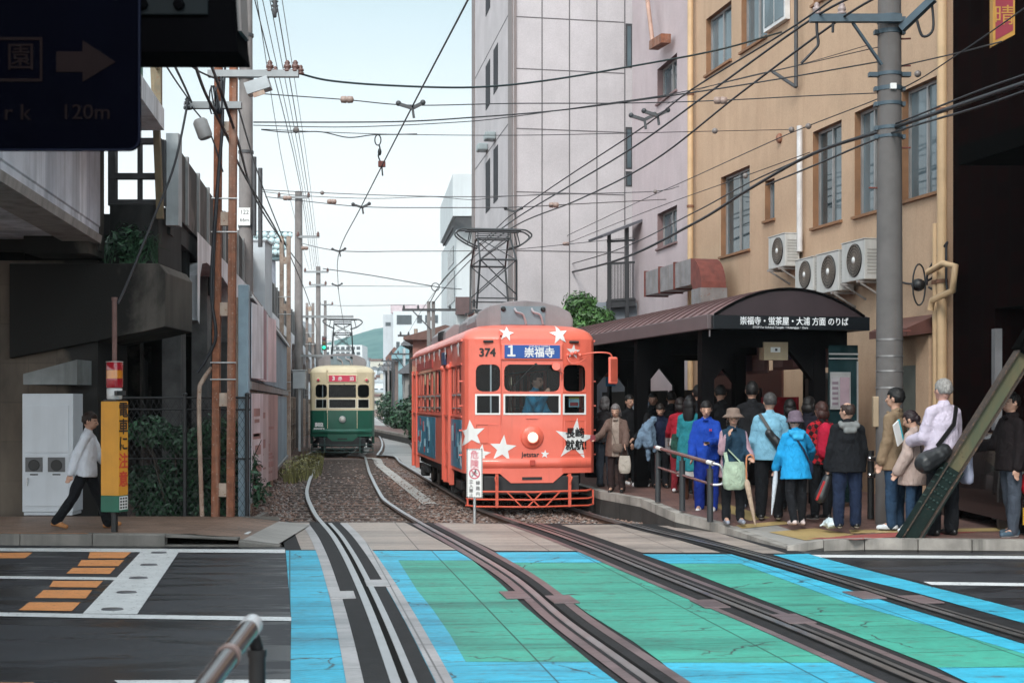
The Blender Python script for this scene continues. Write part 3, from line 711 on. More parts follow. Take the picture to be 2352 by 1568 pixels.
    b = MB(); b.box(-.42, .36, -HL+.735, -HL+.748, 3.21, 3.53, 0); pn = b.build('front_panel', mat('panel_blue', (.17, .22, .25), .5, .2), rbx)
    b = MB()
    for x in (-.38, .32):
        b.M = MX.Translation((x, -HL+.733, 3.48)) @ MX.Rotation(R(90), 4, 'X'); b.lathe([(.045, 0), (.04, .03), (.02, .04)], 14, 1)
    b.M = MX.Identity(4)
    for x in (-.18, .12): b.tube(smooth_path([(x, -HL+.73, 3.49), (x+.02, -HL+.66, 3.43), (x+.14, -HL+.68, 3.38), (x+.20, -HL+.73, 3.22)], 5), .02, 7, 0)
    b.build('hose', [mat('hose_grey', (.35, .32, .34), .6), M_BLACK], rbx)
    b = MB(); ac = [(-.80, 3.12), (.80, 3.12), (.78, 3.36), (.60, 3.52), (-.60, 3.52), (-.78, 3.36)]
    b.extr([(x, -HL+2.75, z) for x, z in ac], (0, 1.2, 0), 0)
    b.build('cooling_unit', M_GREY, t, bevel=.02); b = MB(); b.extr([(x, .9, z) for x, z in ac], (0, 3.0, 0), 0)
    for k in range(7):
        for sd in (-1, 1): b.box(*sorted((sd*.66, sd*.83)), 1.3+k*.11, 1.36+k*.11, 3.2, 3.4, 1)
    b.build('cooling_unit', [M_GREY, M_BLACK], t, bevel=.02)
    # ---- pantograph
    b = MB(); y0 = -.80; ht = spec['panto']; zb = 3.66
    for x in (-.42, .42):
        for dy in (-.55, .55): b.M = MX.Translation((x, y0+dy, 3.52)); b.lathe([(.05, -.3), (.07, 0), (.03, .03), (.06, .06), (.03, .09), (.05, .14)], 10, 1)
    b.M = MX.Identity(4); k = ht-zb
    zm = zb+k*.60
    for dy in (-.55, .55): b.bar((-.5, y0+dy, zb), (.5, y0+dy, zb), .05, .06)
    for x in (-.42, .42): b.bar((x, y0-.6, zb), (x, y0+.6, zb), .05, .06); b.tube([(x, y0-.25, zb+.1), (x, y0-.25, zb+.25)], .03, 6)
    for dy, sg in ((-.5, -1), (.5, 1)):
        lo_ = [(-.40, y0+dy, zb+.05), (.40, y0+dy, zb+.05)]; hi = [(-.36, y0+dy*1.5, zm), (.36, y0+dy*1.5, zm)]
        for p, q in zip(lo_, hi): b.tube([p, q], .022, 6)
        l1 = V(lo_[0]).lerp(V(hi[0]), .22); l2 = V(lo_[1]).lerp(V(hi[1]), .22)
        b.tube([l1, l2], .016, 6); b.tube([l1.lerp(V(hi[0]), .1), hi[1]], .013, 6); b.tube([l2.lerp(V(hi[1]), .1), hi[0]], .013, 6); b.tube([hi[0], hi[1]], .022, 6)
        tp = [(-.33, y0+sg*.16, ht-.18), (.33, y0+sg*.16, ht-.18)]
        for p, q in zip(hi, tp): b.tube([p, q], .018, 6)
        b.tube([hi[0], tp[1]], .010, 6); b.tube([hi[1], tp[0]], .010, 6); b.tube(tp, .018, 6)
        # collector bow, swept down at its ends
        yb = y0+sg*.16
        bow = [(-.30, yb, ht-.36), (-.52, yb, ht-.27), (-.74, yb, ht-.12), (-.72, yb, ht-.03), (-.55, yb, ht), (0, yb, ht), (.55, yb, ht), (.70, yb, ht-.04), (.76, yb, ht-.13), (.55, yb, ht-.30), (.30, yb, ht-.38)]
        b.tube(smooth_path(bow, 3), .018, 6); b.tube([(-.55, yb, ht-.012), (.55, yb, ht-.012)], .026, 6); b.tube([(-.32, yb, ht-.10), (.32, yb, ht-.10)], .012, 6); b.tube([(-.50, yb, ht-.28), (-.45, yb, ht)], .012, 6); b.tube([(.52, yb, ht-.30), (.45, yb, ht)], .012, 6)
    for x in (-.33, .33): b.tube([(x, y0-.16, ht-.18), (x, y0+.16, ht-.18)], .014, 6); b.tube([(x, y0-.16, ht-.18), (x, y0-.16, ht)], .012, 6); b.tube([(x, y0+.16, ht-.18), (x, y0+.16, ht)], .012, 6)
    b.build('pantograph', [M_PANTO, mat('insulator_grey', (.4, .38, .36), .3)], t)
    # wiper
    b = MB(); b.tube([(.06, -HL-.03, 2.50), (-.05, -HL-.035, 2.42), (-.33, -HL-.03, 2.12)], .008, 5); b.tube([(.06, -HL-.01, 2.5), (.06, -HL-.05, 2.5)], .022, 8); b.build('wiper', M_BLACK, t)
    # cable down the pillar, lamp socket
    b = MB(); b.tube(smooth_path([(-.545, -HL-.01, 3.02), (-.56, -HL-.03, 2.9), (-.53, -HL-.015, 2.6), (-.535, -HL-.01, 1.5)], 4), .009, 5); b.tube([(-.545, -HL+.05, 3.06), (-.53, -HL-.03, 2.98)], .02, 6); b.build('cable', up, t)
    return t
# ---------------------------------------------------------------- the orange tram
s = NT('tram_orange'); a = s.noise(2.2, 4)
c = s.ramp(a, [(.3, (.76, .145, .095)), (.7, (.84, .175, .118))]); g_ = s.ramp(s.noise(1.8, 6, s.coords((3, 3, .25)), .65, .4), [(.52, BLK), (.75, (.30,)*3)]); c = s.mix(g_, c, (.42, .10, .07)); d_ = s.ramp(s.noise(9, 6, None, .7), [(.66, BLK), (.74, (.35,)*3)]); s.col(s.mix(d_, c, (.50, .13, .09))); s.set(rough=s.val(s.noise(3, 5), .22, .5), coat=.3, spec=.5)
M_TORANGE = s.m
M_DBLUE = mat('screen_blue', (.015, .085, .34), .4, .1)
rot = atan(.155)
tram1 = tram('orange tram with white stars, route 1 sign and blue advert panels at the platform', (.34+.155*-5.45, 24.05+5.42, 0), rot,
    dict(upper=M_TORANGE, lower=M_TORANGE, two=False, frame=M_WPAINT, guard=mat('guard_orange', (.62, .10, .055), .5), lamp=emit('lamp_lit', (1, .92, .74), .75), dest=M_DBLUE,
         desttext=[('１', .24, -.36, 0, .007), ('崇福寺', .175, .12, -.022, .0035), ('SOFUKUJI TEMPLE', .045, .12, .09, .0)], hatches=[(-.93, -.55, 1.17, 1.48), (-.93, -.74, 1.17, 1.48), (.56, .94, .98, 1.55)], panto=5.33))
Fm = frame((0, -HL-.007, 0), (1, 0, 0))
for cx, cz, r, ro, k in ((-.43, 3.01, .13, .2, .42), (.47, 3.0, .17, -.12, .40), (.72, 2.72, .13, .1, .42), (.75, 1.22, .38, .12, .36), (-1.02, 1.33, .24, -.1, .42), (-.50, 1.08, .24, .1, .40), (-.86, .99, .17, .15, .42)):
    b = MB(); pts = [(max(-1.139, min(1.139, x)), min(z, 3.2)) for x, z in star_pts(cx, cz, r, ro, k)]
    if cz > 2.9: on_roof(b, pts)
    else: on_front(b, pts, 0, .009)
    b.build('white_star', M_WPAINT, tram1)
text('374', .19, M_BLACK, tram1, frame((-.755, -HL+fy(.755)-.012, 2.695), (1, -.12/.44, 0)), .006)
fr = frame((.75, -HL+fy(.75)-.019, 1.33), (1, .12/.44, 0))
text('長崎', .18, M_BLACK, tram1, fr, .0035); text('就航!', .18, M_BLACK, tram1, fr @ MX.Translation((.02, -.205, 0)), .0035)
text('Jetstar', .115, M_BLACK, tram1, Fm @ MX.Translation((-.03, .975, 0)), .002)
b = MB(); on_front(b, star_pts(.22, .985, .075, .1, .42), 0, .014); b.build('white_star', M_WPAINT, tram1)
# roof-edge stars and star streaks on the visible side
for k in range(9):
    yy = -4.8+k*1.05; pts = star_pts(yy, 2.80+(.06 if k % 2 else 0), .14+.05*(k % 3 == 0), .3*k, .4)
    b = MB(); b.extr([(-HW-.036, q, min(z, 2.89)) for q, z in pts][::-1], (.004, 0, 0), 0); b.build('white_star', M_WPAINT, tram1)
for yy, zz, r in ((-5.0, 1.15, .20), (-4.95, .85, .12)): b = MB(); b.extr([(-HW-.010, max(-5.07, q), z) for q, z in star_pts(yy, zz, r, .2, .42)][::-1], (.004, 0, 0), 0); b.build('white_star', M_WPAINT, tram1)
M_ADB = mat('advert_blue', (.045, .22, .34), .35, .35, 2.5); M_ADD = mat('advert_navy', (.015, .05, .11), .35, .3, 5); M_ADL = mat('advert_pale', (.32, .52, .60), .35, .3, 4); M_ADR = mat('advert_red', (.42, .05, .05), .4, .2)
rn = random.Random(5)
for a, c, sd in ((.05, 1.65, -1), (4.55, 8.60, -1), (.05, 1.65, 1), (4.55, 8.60, 1)):
    b = MB(); X = sd*(HW+.008); b.box(*sorted((sd*(HW+.001), X)), -HL+.42+a, -HL+.42+c, .72, 1.56, 0)
    for k in range(int((c-a)*7)):
        u = a+.08+rn.random()*(c-a-.4); z = .76+rn.random()*.6; w, h_ = rn.uniform(.06, .24), rn.uniform(.05, .3)
        b.box(*sorted((X, X+sd*(.001+.0006*k))), -HL+.42+u, -HL+.42+u+w, z, min(1.54, z+h_), rn.choice((1, 1, 2, 2, 2, 3)))
    b.build('advert_panel', [M_ADB, M_ADD, M_ADL, M_ADR], tram1)
# lettered band above the windows, small route box
b = MB(); b.box(-HW-.02, -HW+.001, 0.0, 3.6, 2.57, 2.74, 0); bd = b.build('band_sign', mat('band_red', (.42, .07, .06), .5, .25), tram1)
b = MB(); b.box(-HW-.06, -HW, -2.65, -2.25, 2.56, 2.80, 0); b.build('side_route_box', mat('route_navy', (.02, .05, .13), .3), tram1, bevel=.01)
# door posts with their round caps
for yy in (-3.40, -2.36):
    b = MB(); b.tube([(-HW-.03, yy, .4), (-HW-.03, yy, 2.55)], .035, 8); b.ell((-HW-.04, yy, 2.5), .06, .06, .06, 10, 6); b.build('door_post', M_TORANGE, tram1)
# mirror, siren, hooded lamps, jumper fitting
b = MB(); b.tube(smooth_path([(.86, -HL+.03, 2.66), (1.05, -HL-.12, 2.70), (1.30, -HL-.14, 2.69), (1.36, -HL-.13, 2.60)], 4), .014, 6); arm = b.build('mirror_arm', M_TORANGE, tram1)
b = MB(); b.box(-.085, .085, -.03, .03, -.25, .21); mi = b.build('mirror', M_TORANGE, tram1, loc=(1.37, -HL-.13, 2.42), rz=.25, bevel=.028)
b = MB(); b.box(-.06, .06, -.034, -.031, -.21, .17); b.build('mirror_back', mat('mirror_hood', (.40, .07, .04), .5), mi, bevel=.0)
for x in (-.74, .73):
    b = MB(); b.box(x-.085, x+.085, -HL+fy(x)-.05, -HL+fy(x)+.02, 2.865, 2.905); b.build('marker_hood', M_BLACK, tram1, bevel=.015)
b = MB(); b.M = MX.Translation((.40, -HL-.03, 2.44)) @ MX.Rotation(R(70), 4, 'X'); b.lathe([(.02, -.05), (.05, 0), (.075, .07), (.07, .075)], 14); b.M = MX.Identity(4); b.tube([(.40, -HL-.02, 2.42), (.53, -HL-.03, 2.36), (.50, -HL-.01, 2.25)], .016, 6); b.build('horn', M_TORANGE, tram1)
b = MB()
for k in range(4): b.ell((.62+k*.07, -HL+.03-.03*(k % 2), 2.66+.02*(k % 3)), .035, .035, .035, 8, 6)
b.tube(smooth_path([(.60, -HL+.0, 2.64), (.66, -HL-.05, 2.52), (.78, -HL-.05, 2.53), (.92, -HL-.0, 2.60)], 4), .010, 6); b.build('jumper_fitting', M_TORANGE, tram1)
b = MB(); b.box(-.10, .10, -HL-.02, -HL, 1.585, 1.60); b.build('grab_handle', M_TORANGE, tram1)
b = MB(); b.box(-.045, .045, -HL-.07, -HL-.05, .80, .89); b.build('coupler_catch', mat('catch_red', (.45, .06, .04)), tram1, bevel=.006)
b = MB(); b.box(.66, .84, -HL+fy(.75)+.07, -HL+fy(.75)+.075, 1.78, 1.92, 0); b.box(.68, .82, -HL+fy(.75)+.064, -HL+fy(.75)+.069, 1.80, 1.86, 1); b.box(.66, .84, -HL+fy(.75)+.064, -HL+fy(.75)+.069, 1.92, 1.95, 2); b.build('notice', [M_ADL, M_ADR, mat('notice_yellow', (.65, .5, .1), .5)], tram1)
# ---------------------------------------------------------------- the green and cream tram
M_CREAM = mat('tram_cream', (.66, .56, .38), .4, .08, 2, coat=.2); M_TGREEN = mat('tram_green', (.008, .095, .060), .35, .18, 2, coat=.2)
M_DRED = mat('screen_red', (.62, .05, .10), .4, .1)
tram2 = tram('dark green and cream tram with red route 3 sign on the left track', (-5.96-.125*5.5, 50.3+5.5, 0), atan(.118),
    dict(upper=M_CREAM, lower=M_TGREEN, two=True, frame=mat('cream_light', (.74, .70, .60), .45), guard=mat('guard_green', (.02, .05, .045), .5), lamp=mat('lens_off', (.55, .55, .52), .1, .1), dest=M_DRED,
         desttext=[('3', .20, -.31, 0, .009), ('赤', .16, -.08, -.01, .003), ('迫', .16, .33, -.01, .003)], hatches=[(-1.0, -.62, 1.22, 1.54), (.55, .95, 1.05, 1.48)], panto=5.08))
for x in (-.85, .85):
    b = MB(); b.M = MX.Translation((x, -HL+fy(x)-.01, 2.66)) @ MX.Rotation(R(90), 4, 'X'); b.lathe([(.075, -.02), (.075, .02), (.055, .03)], 16, 0); b.lathe([(.05, .028), (.045, .045), (.01, .05)], 14, 1); b.build('marker_lamp', [M_CREAM, M_DRED], tram2)
fr = frame((-.82, -HL+fy(.82)-.012, 1.075), (1, -.12/.44, 0))
text('502', .17, M_WPAINT, tram2, fr, .014, sx=1.15)
b = MB(); b.M = fr; b.box(-.19, .19, -.20, -.105, -.004, .004, 0)
for k in range(2): b.box(-.16, .10, -.135-.032*k, -.125-.032*k, .004, .006, 1)
b.box(.12, .16, -.17, -.125, .004, .006, 1); b.build('notice_plate', [M_WPAINT, M_DGREY], tram2)
b = MB(); b.box(-.80, .80, -HL-.055, -HL-.045, .86, .885); b.build('bumper_strip', mat('strip_green', (.03, .20, .15), .3), tram2)
# ================================================================ left side: viaduct, pavement furniture, hoarding, poles
def conc_mat(name, base, plank=0, dark=.0, dk=(.02, .019, .018)):
    s = NT(name); v = s.coords()
    a = s.noise(.9, 7, v, .6); c = s.ramp(a, [(.3, mul(base, .72)), (.7, mul(base, 1.2))])
    st = s.noise(1.2, 6, s.coords((2.5, 2.5, .1)), .65, .5); f = s.ramp(st, [(.45, BLK), (.7, (.75,)*3)])
    c = s.mix(f, c, mul(base, .45))
    if plank:
        w = s.n('ShaderNodeTexWhiteNoise', noise_dimensions='1D'); sp = s.n('ShaderNodeSeparateXYZ'); s.l(v, sp.inputs[0])
        q = s.n('ShaderNodeMath', operation='MULTIPLY'); s.l(sp.outputs[1], q.inputs[0]); q.inputs[1].default_value = 1/plank
        fl = s.n('ShaderNodeMath', operation='FLOOR'); s.l(q.outputs[0], fl.inputs[0]); s.l(fl.outputs[0], w.inputs['W'])
        c = s.mix(1, c, s.ramp(w.outputs['Value'], [(0, (.72, .72, .78)), (1, (1.12, 1.1, 1.12))]), 'MULTIPLY')
    if dark:
        g = s.noise(.42, 7, s.coords((1, 1, .55)), .6, .5); f = s.ramp(g, [(.62-dark*.35, BLK), (.68-dark*.35, WHT)]); c = s.mix(f, c, dk)
    s.col(c); s.set(rough=.85, spec=.3); s.bump(s.noise(45, 4, v), .3, .01); return s.m
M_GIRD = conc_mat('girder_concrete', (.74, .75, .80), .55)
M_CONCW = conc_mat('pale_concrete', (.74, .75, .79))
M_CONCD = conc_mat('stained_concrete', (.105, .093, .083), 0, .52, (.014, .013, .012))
M_CONCB = conc_mat('blackish_concrete', (.035, .034, .034), 0, .5, (.01, .01, .01))  # near-black concrete with darker blotches for deck, beams and rear wall
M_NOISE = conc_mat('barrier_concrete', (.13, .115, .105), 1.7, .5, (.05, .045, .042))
def m_tile():
    s = NT('pier_tile'); v = s.coords()
    m = s.n('ShaderNodeMapping'); m.inputs['Rotation'].default_value = (R(90), 0, 0); s.l(v, m.inputs[0])
    br = s.n('ShaderNodeTexBrick'); s.l(m.outputs[0], br.inputs['Vector']); br.inputs['Scale'].default_value = 1; br.offset = 0
    br.inputs['Brick Width'].default_value = .45; br.inputs['Row Height'].default_value = .62; br.inputs['Mortar Size'].default_value = .012
    br.inputs['Color1'].default_value = (.17, .13, .10, 1); br.inputs['Color2'].default_value = (.115, .095, .08, 1); br.inputs['Mortar'].default_value = (.09, .075, .06, 1)
    a = s.noise(1.3, 7, s.coords((1, 1, .4)), .6); c = s.mix(.6, br.outputs['Color'], s.ramp(a, [(.35, (.03, .025, .02)), (.5, (.11, .088, .07)), (.7, (.22, .175, .135))]))
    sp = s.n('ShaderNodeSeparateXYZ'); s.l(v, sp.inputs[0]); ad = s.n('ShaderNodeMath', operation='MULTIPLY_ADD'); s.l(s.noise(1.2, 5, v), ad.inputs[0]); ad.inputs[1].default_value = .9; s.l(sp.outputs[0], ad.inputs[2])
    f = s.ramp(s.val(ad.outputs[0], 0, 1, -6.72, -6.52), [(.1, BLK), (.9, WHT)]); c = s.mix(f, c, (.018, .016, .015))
    s.col(c); s.set(rough=.85); s.bump(br.outputs['Fac'], -.4, .01); return s.m
M_TILE = m_tile()
M_RUST = mat('rusty_paint', (.23, .085, .045), .85, .35, 7, .5, 50, streak=.75, scol=(.40, .33, .28), spots=.25, spcol=(.40, .36, .32))
M_PRUST = mat('rust_pale', (.42, .33, .27), .8, .25, 6, .3, 50, streak=.7, scol=(.28, .10, .05), spots=.4, spcol=(.2, .07, .03))
M_POLE = mat('pole_concrete', (.21, .19, .185), .85, .16, 3, .4, 70, streak=.6)
M_STEELB = mat('blue_grey_steel', (.24, .32, .38), .55, .2, 3, .1, 40, streak=.6, scol=(.07, .07, .07))
M_WIRE = mat('wire_black', (.012, .013, .018), .5)
M_ARM = mat('arm_grey', (.26, .27, .28), .5, .15, metal=.3)
M_DKMET = mat('dark_metal', (.05, .05, .055), .5, .2, 8)
u = -.109
def vx(x0, y, y0=22.): return x0+u*(y-y0)
VX = -5.5                                  # barrier face at 23 m
via = thing('railway_viaduct', 'stained grey concrete railway viaduct with noise barrier along the left of the tracks', 'viaduct')
def ribbon(name, m, prof, ya, yb, x0, y0=22., n=1, par=via, bev=0):
    b = MB(); ys = [ya+(yb-ya)*k/n for k in range(n+1)]
    b.loft([[(vx(x0+px, y, y0), y, z) for px, z in prof] for y in ys], 0, False); return b.build(name, m, par, bevel=bev)
# girder over the road
ribbon('girder', M_GIRD, [(-8, 4.38), (-.02, 4.38), (-.02, 4.56), (0, 4.58), (0, 5.95), (-8, 5.95)], -2, 22.0, -6.37)
ribbon('girder_lip', mat('lip_grey', (.30, .27, .26), .8, .2, streak=.6), [(-.5, 4.30), (.03, 4.30), (.05, 4.42), (0, 4.44), (-.5, 4.44)], -2, 21.9, -6.37)
ribbon('deck_edge', M_CONCW, [(-7, 6.02), (.95, 6.12), (.95, 6.45), (-7, 6.45)], -2, 22.3, -6.37)
b = MB(); b.box(-9.5, -6.38, 22.0, 22.25, 4.2, 5.9); b.box(-7.4, -6.42, 21.55, 22.4, 4.12, 4.40); b.build('girder_end', M_CONCD, via)
# railing on the deck edge
rl = obj('railing', None, via); M_RGREEN = mat('rail_green', (.05, .19, .15), .5, .3, 5, spots=.5, spcol=(.30, .15, .08)); M_ROCHRE = mat('rail_ochre', (.15, .115, .065), .6, .3, 5, spots=.5, spcol=(.15, .07, .03))
for k, y in enumerate((12, 14, 16, 18, 20, 22.0)):
    x = vx(-5.47, y); b = MB(); b.bar((x, y, 6.45), (x, y, 8.6), .10, .10); b.build('railing_post', M_ROCHRE if k % 2 else M_RGREEN, via)
b = MB()
for z in (7.0, 7.5, 8.0, 8.55): b.bar((vx(-5.47, 2), 2, z), (vx(-5.47, 22), 22, z), .045, .045)
b.build('railing_rail', M_ROCHRE, via)
bpy.data.objects.remove(rl)
b = MB(); b.bar((-5.55, 22.45, 4.75), (-5.72, 22.45, 8.9), .10, .10); b.build('barrier_end_post', M_ROCHRE, via)
# pier with its stained cap, and the openings above it
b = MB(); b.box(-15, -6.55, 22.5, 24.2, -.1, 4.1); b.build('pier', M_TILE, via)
cap = [(-7.9, 4.04), (-5.55, 4.04), (-5.45, 3.9), (-5.45, 3.05), (-5.75, 2.98), (-7.9, 2.55)]
b = MB(); b.extr([(x, 22.35, z) for x, z in cap], (0, 1.9, 0)); b.build('pier_cap', M_CONCD, via, bevel=.012)
b = MB(); b.box(-6.4, -5.62, 22.6, 24.2, 4.05, 5.02); b.build('bearing_block', M_CONCB, via, bevel=.03)
b = MB()
for x0, x1 in ((-6.45, -6.33), (-5.98, -5.93), (-5.63, -5.55)): b.box(x0, x1, 22.7, 22.85, 5.0, 6.05)
for z in (5.00, 5.42, 5.98): b.box(-6.40, -5.6, 22.66, 22.8, z, z+.09)
b.build('lattice_bracing', M_DKMET, via)
# beyond the pier: barrier, haunched fascia, deck, portal frames
ribbon('noise_barrier', M_NOISE, [(-.12, 4.95), (0, 4.95), (0, 6.12), (-.12, 6.12)], 23.1, 170, VX, 23, 1)
y = 23.1
while y < 90:
    b = MB(); x = vx(VX, y, 23); b.box(x-.02, x+.05, y-.05, y+.05, 4.95, 6.14); y += 1.75; b.build('barrier_post', mat('joint_grey', (.25, .25, .25)), via)
b = MB(); b.box(VX-.06, VX+.14, 22.85, 23.1, 4.7, 6.18); b.build('barrier_end', mat('barrier_pale', (.42, .45, .47), .7, .15, streak=.5), via)
prof = []
sp = 9.2; y0 = 24.2
b = MB(); pts = []
for k in range(16):
    ya = y0+k*sp
    for dy, z in ((0, 4.55), (.25, 4.0), (.9, 3.75), (1.6, 3.35), (1.95, 3.3), (2.05, 4.2), (2.4, 4.45), (3.2, 4.55), (6.5, 4.55), (8.2, 4.45)): pts.append((ya+dy, z))
pts = pts[3:]
for (ya, za), (yb, zb) in zip(pts, pts[1:]):
    xa, xb = vx(VX+.10, ya, 23), vx(VX+.10, yb, 23)
    b.add([(xa, ya, za), (xb, yb, zb), (xb, yb, 4.95), (xa, ya, 4.95), (xa-.5, ya, za), (xb-.5, yb, zb)], [(0, 1, 2, 3), (4, 5, 1, 0)])
b.build('fascia', M_CONCW, via)
ribbon('deck', M_CONCB, [(-9, 4.6), (-.05, 4.6), (-.05, 4.93), (-9, 4.93)], 23.2, 170, VX, 23)
for k in range(15):
    y = 26+k*sp*.5; x = vx(VX, y, 23)
    for dx in (-.35, -3.2, -6.0):
        b = MB(); b.box(x+dx-.17, x+dx+.17, y-.2, y+.2, -.1, 4.6); b.extr([(x+dx-.17, y-.15, 4.6), (x+dx-.9, y-.15, 4.6), (x+dx-.17, y-.15, 3.6)], (0, .3, 0)); b.build('column', M_CONCD if dx < -1 else mat('column_grey', (.13, .125, .125), .8, .3, streak=.7), via)
    b = MB(); b.box(x-8.5, x-.1, y-.15, y+.15, 4.15, 4.6); b.build('cross_beam', M_CONCB, via)
ribbon('rear_wall', M_CONCB, [(-8.6, -.1), (-8.4, -.1), (-8.4, 4.6), (-8.6, 4.6)], 23.2, 150, VX, 23)
# white plant box on the viaduct
b = MB(); b.box(-8.2, -6.95, 40, 41.2, 4.2, 6.4); b.box(-8.25, -6.9, 39.95, 41.25, 6.4, 6.45)
b.build('equipment_cabinet', mat('cabinet_white', (.52, .56, .60), .6, .08, 2, streak=.2), label='plain white equipment housing standing on the viaduct behind the rusty pole', cat='cabinet')
# plants on the pier cap, hedge
def leaf_mats(n, c): return [mat('leaf_%s_%d' % (n, i), mul(c, k), .45, .3, 6, spec=.5) for i, k in enumerate((.55, 1., 1.6))]
LV = leaf_mats('hedge', (.028, .080, .038)); LT = leaf_mats('tree', (.055, .135, .032)); LW = leaf_mats('weed', (.19, .175, .06))
def leaves(b, cen, rad, n, size, rng, shell=.5, flat=1., lobes=None):
    for i in range(n):
        if lobes: c, rr = rng.choice(lobes)
        else: c, rr = cen, rad
        d = V((rng.gauss(0, 1), rng.gauss(0, 1), rng.gauss(0, 1))).normalized(); q = rng.uniform(shell, 1.05)**.6
        p = V(c)+V((d.x*rr[0], d.y*rr[1], d.z*rr[2]))*q
        nrm = (d+V((rng.uniform(-1, 1), rng.uniform(-1, 1), rng.uniform(-.2, 1.2)))).normalized(); t = nrm.orthogonal().normalized(); t.rotate(MX.Rotation(rng.random()*6.28, 3, nrm)); w = nrm.cross(t)
        s_ = size*rng.uniform(.6, 1.3); m = rng.choice((0, 0, 1, 1, 2))
        b.add([p-t*s_, p+w*s_*.42+nrm*s_*.12, p+t*s_, p-w*s_*.42+nrm*s_*.12], [(0, 1, 2), (0, 2, 3)], m)
rg = random.Random(11)
for i, (x, w, h_, lab) in enumerate(((-5.25, 1.0, 1.75, 'glossy dark green shrub behind the chain link fence, nearest the orange warning pillar'), (-4.55, .75, 1.5, 'smaller leafy shrub behind the fence next to the rusty poles'))):
    t = thing('shrub', lab, 'shrub', (x, 22.35, -.08), 0, 'shrubs behind the chain link fence')
    b = MB()
    for k in range(7): a = rg.uniform(-.5, .5); b.tube([(a*.3, rg.uniform(-.1, .1), 0), (a, rg.uniform(-.3, .3), h_*.6), (a*1.5, rg.uniform(-.3, .3), h_*.9)], [.02, .013, .005], 5)
    b.build('stem', mat('bark', (.06, .045, .035), .9), t)
    b = MB(); lobes = [((rg.uniform(-w*.7, w*.7), rg.uniform(-.3, .3), h_*rg.uniform(.08, .88)), (rg.uniform(.22, .4), .3, rg.uniform(.2, .34))) for _ in range(22)]
    leaves(b, None, None, 9500 if i == 0 else 5500, .06, rg, .3, lobes=lobes); b.build('foliage', LV, t)
t = thing('climbing_plant', 'ragged dark weeds growing on the ledge of the viaduct pier', 'plant', (-6.05, 22.7, 4.04)); b = MB()
leaves(b, (0, 0, .3), (.42, .25, .42), 900, .07, rg, .2); b.build('foliage', LV, t)
b = MB()
for k in range(60): a = rg.uniform(-.45, .45); b.tube([(a, rg.uniform(-.2, .1), 0), (a+rg.uniform(-.12, .12), -.15, rg.uniform(.2, .5)), (a+rg.uniform(-.3, .3), -.3, rg.uniform(-.05, .5))], [.008, .006, .002], 4)
b.build('stem', LV[1], t)
# chain link fence
t = thing('chain_link_fence', 'black chain link fence in front of the shrubs under the viaduct', 'fence')
M_FENCE = mat('fence_black', (.018, .018, .02), .5)
for x in (-6.05, -5.0, -4.05):
    b = MB(); b.tube([(x, 21.75, -.09), (x, 21.75, 1.98)], .032, 8); b.ell((x, 21.75, 1.98), .04, .04, .03, 8, 5); b.build('fence_post', M_FENCE, t)
b = MB()
for z in (.1, 1.0, 1.75, 1.93): b.tube([(-6.15, 21.75, z), (-4.0, 21.75, z)], .014 if z < 1.9 else .02, 6)
b.build('fence_rail', M_FENCE, t)
b = MB(); x = -8.2
for k in range(-24, 28):
    for sg in (-1, 1):
        xa = -5.1+k*.085; za, zb = .1, 1.9; xb = xa+sg*1.8*.6
        # clip to the panel
        pa, pb = V((xa, 21.755, za)), V((xb, 21.755, zb)); lo_, hi_ = 0., 1.
        for lim, s_ in ((-6.12, 1), (-4.02, -1)):
            da, db = (pa.x-lim)*s_, (pb.x-lim)*s_
            if da < 0 and db < 0: lo_ = 2
            elif da < 0: lo_ = max(lo_, da/(da-db))
            elif db < 0: hi_ = min(hi_, da/(da-db))
        if lo_ < hi_: b.bar(pa.lerp(pb, lo_), pa.lerp(pb, hi_), .005, .005)
b.build('mesh_wire', M_FENCE, t)
# white recycling cabinet
t = thing('recycling_cabinet', 'white steel bin cabinet with two dark round openings against the pier', 'bin', (-7.02, 21.75, .15))
MWC = mat('cabinet_enamel', (.62, .65, .70), .4, .06, 2, streak=.22, scol=(.35, .36, .38))
b = MB(); b.box(-.385, .385, -.25, .25, .05, 1.84); b.box(-.37, .37, -.23, .23, 0, .05); b.build('cabinet_body', MWC, t, bevel=.012)
b = MB(); b.box(-.35, .32, -.264, -.25, .95, 1.66); b.build('upper_door', MWC, t, bevel=.004)
b = MB(); b.box(-.35, .32, -.264, -.25, .14, .93); b.build('lower_door', MWC, t, bevel=.004)
for x in (-.20, .14):
    b = MB(); b.box(x-.13, x+.13, -.272, -.262, .66, .88, 0); b.M = MX.Translation((x, -.274, .76)) @ MX.Rotation(R(90), 4, 'X'); b.lathe([(.085, -.002), (.085, .006), (.075, .006), (.075, .003)], 20, 1); b.build('opening', [mat('slot_grey', (.11, .11, .115), .5), M_BLACK], t)
    b = MB(); b.box(x-.06, x+.06, -.268, -.2635, .61, .63); b.build('notice', M_BLACK, t)
b = MB(); b.tube([(-.30, -.285, .46), (-.30, -.285, .56)], .01, 6); b.box(-.31, -.29, -.285, -.263, .45, .57); b.build('handle', M_LGREY, t)
b = MB(); b.extr([(-.42, -.1, 1.98), (.40, -.1, 1.98), (.40, -.1, 2.36), (-.42, -.1, 2.14)], (0, .75, 0)); b.build('cabinet_hood', mat('hood_grey', (.20, .21, .21), .7, .25, streak=.7), label='sloping grey metal hood fixed to the pier above the white bin cabinet', cat='hood', loc=(-7.02, 21.75, .15))
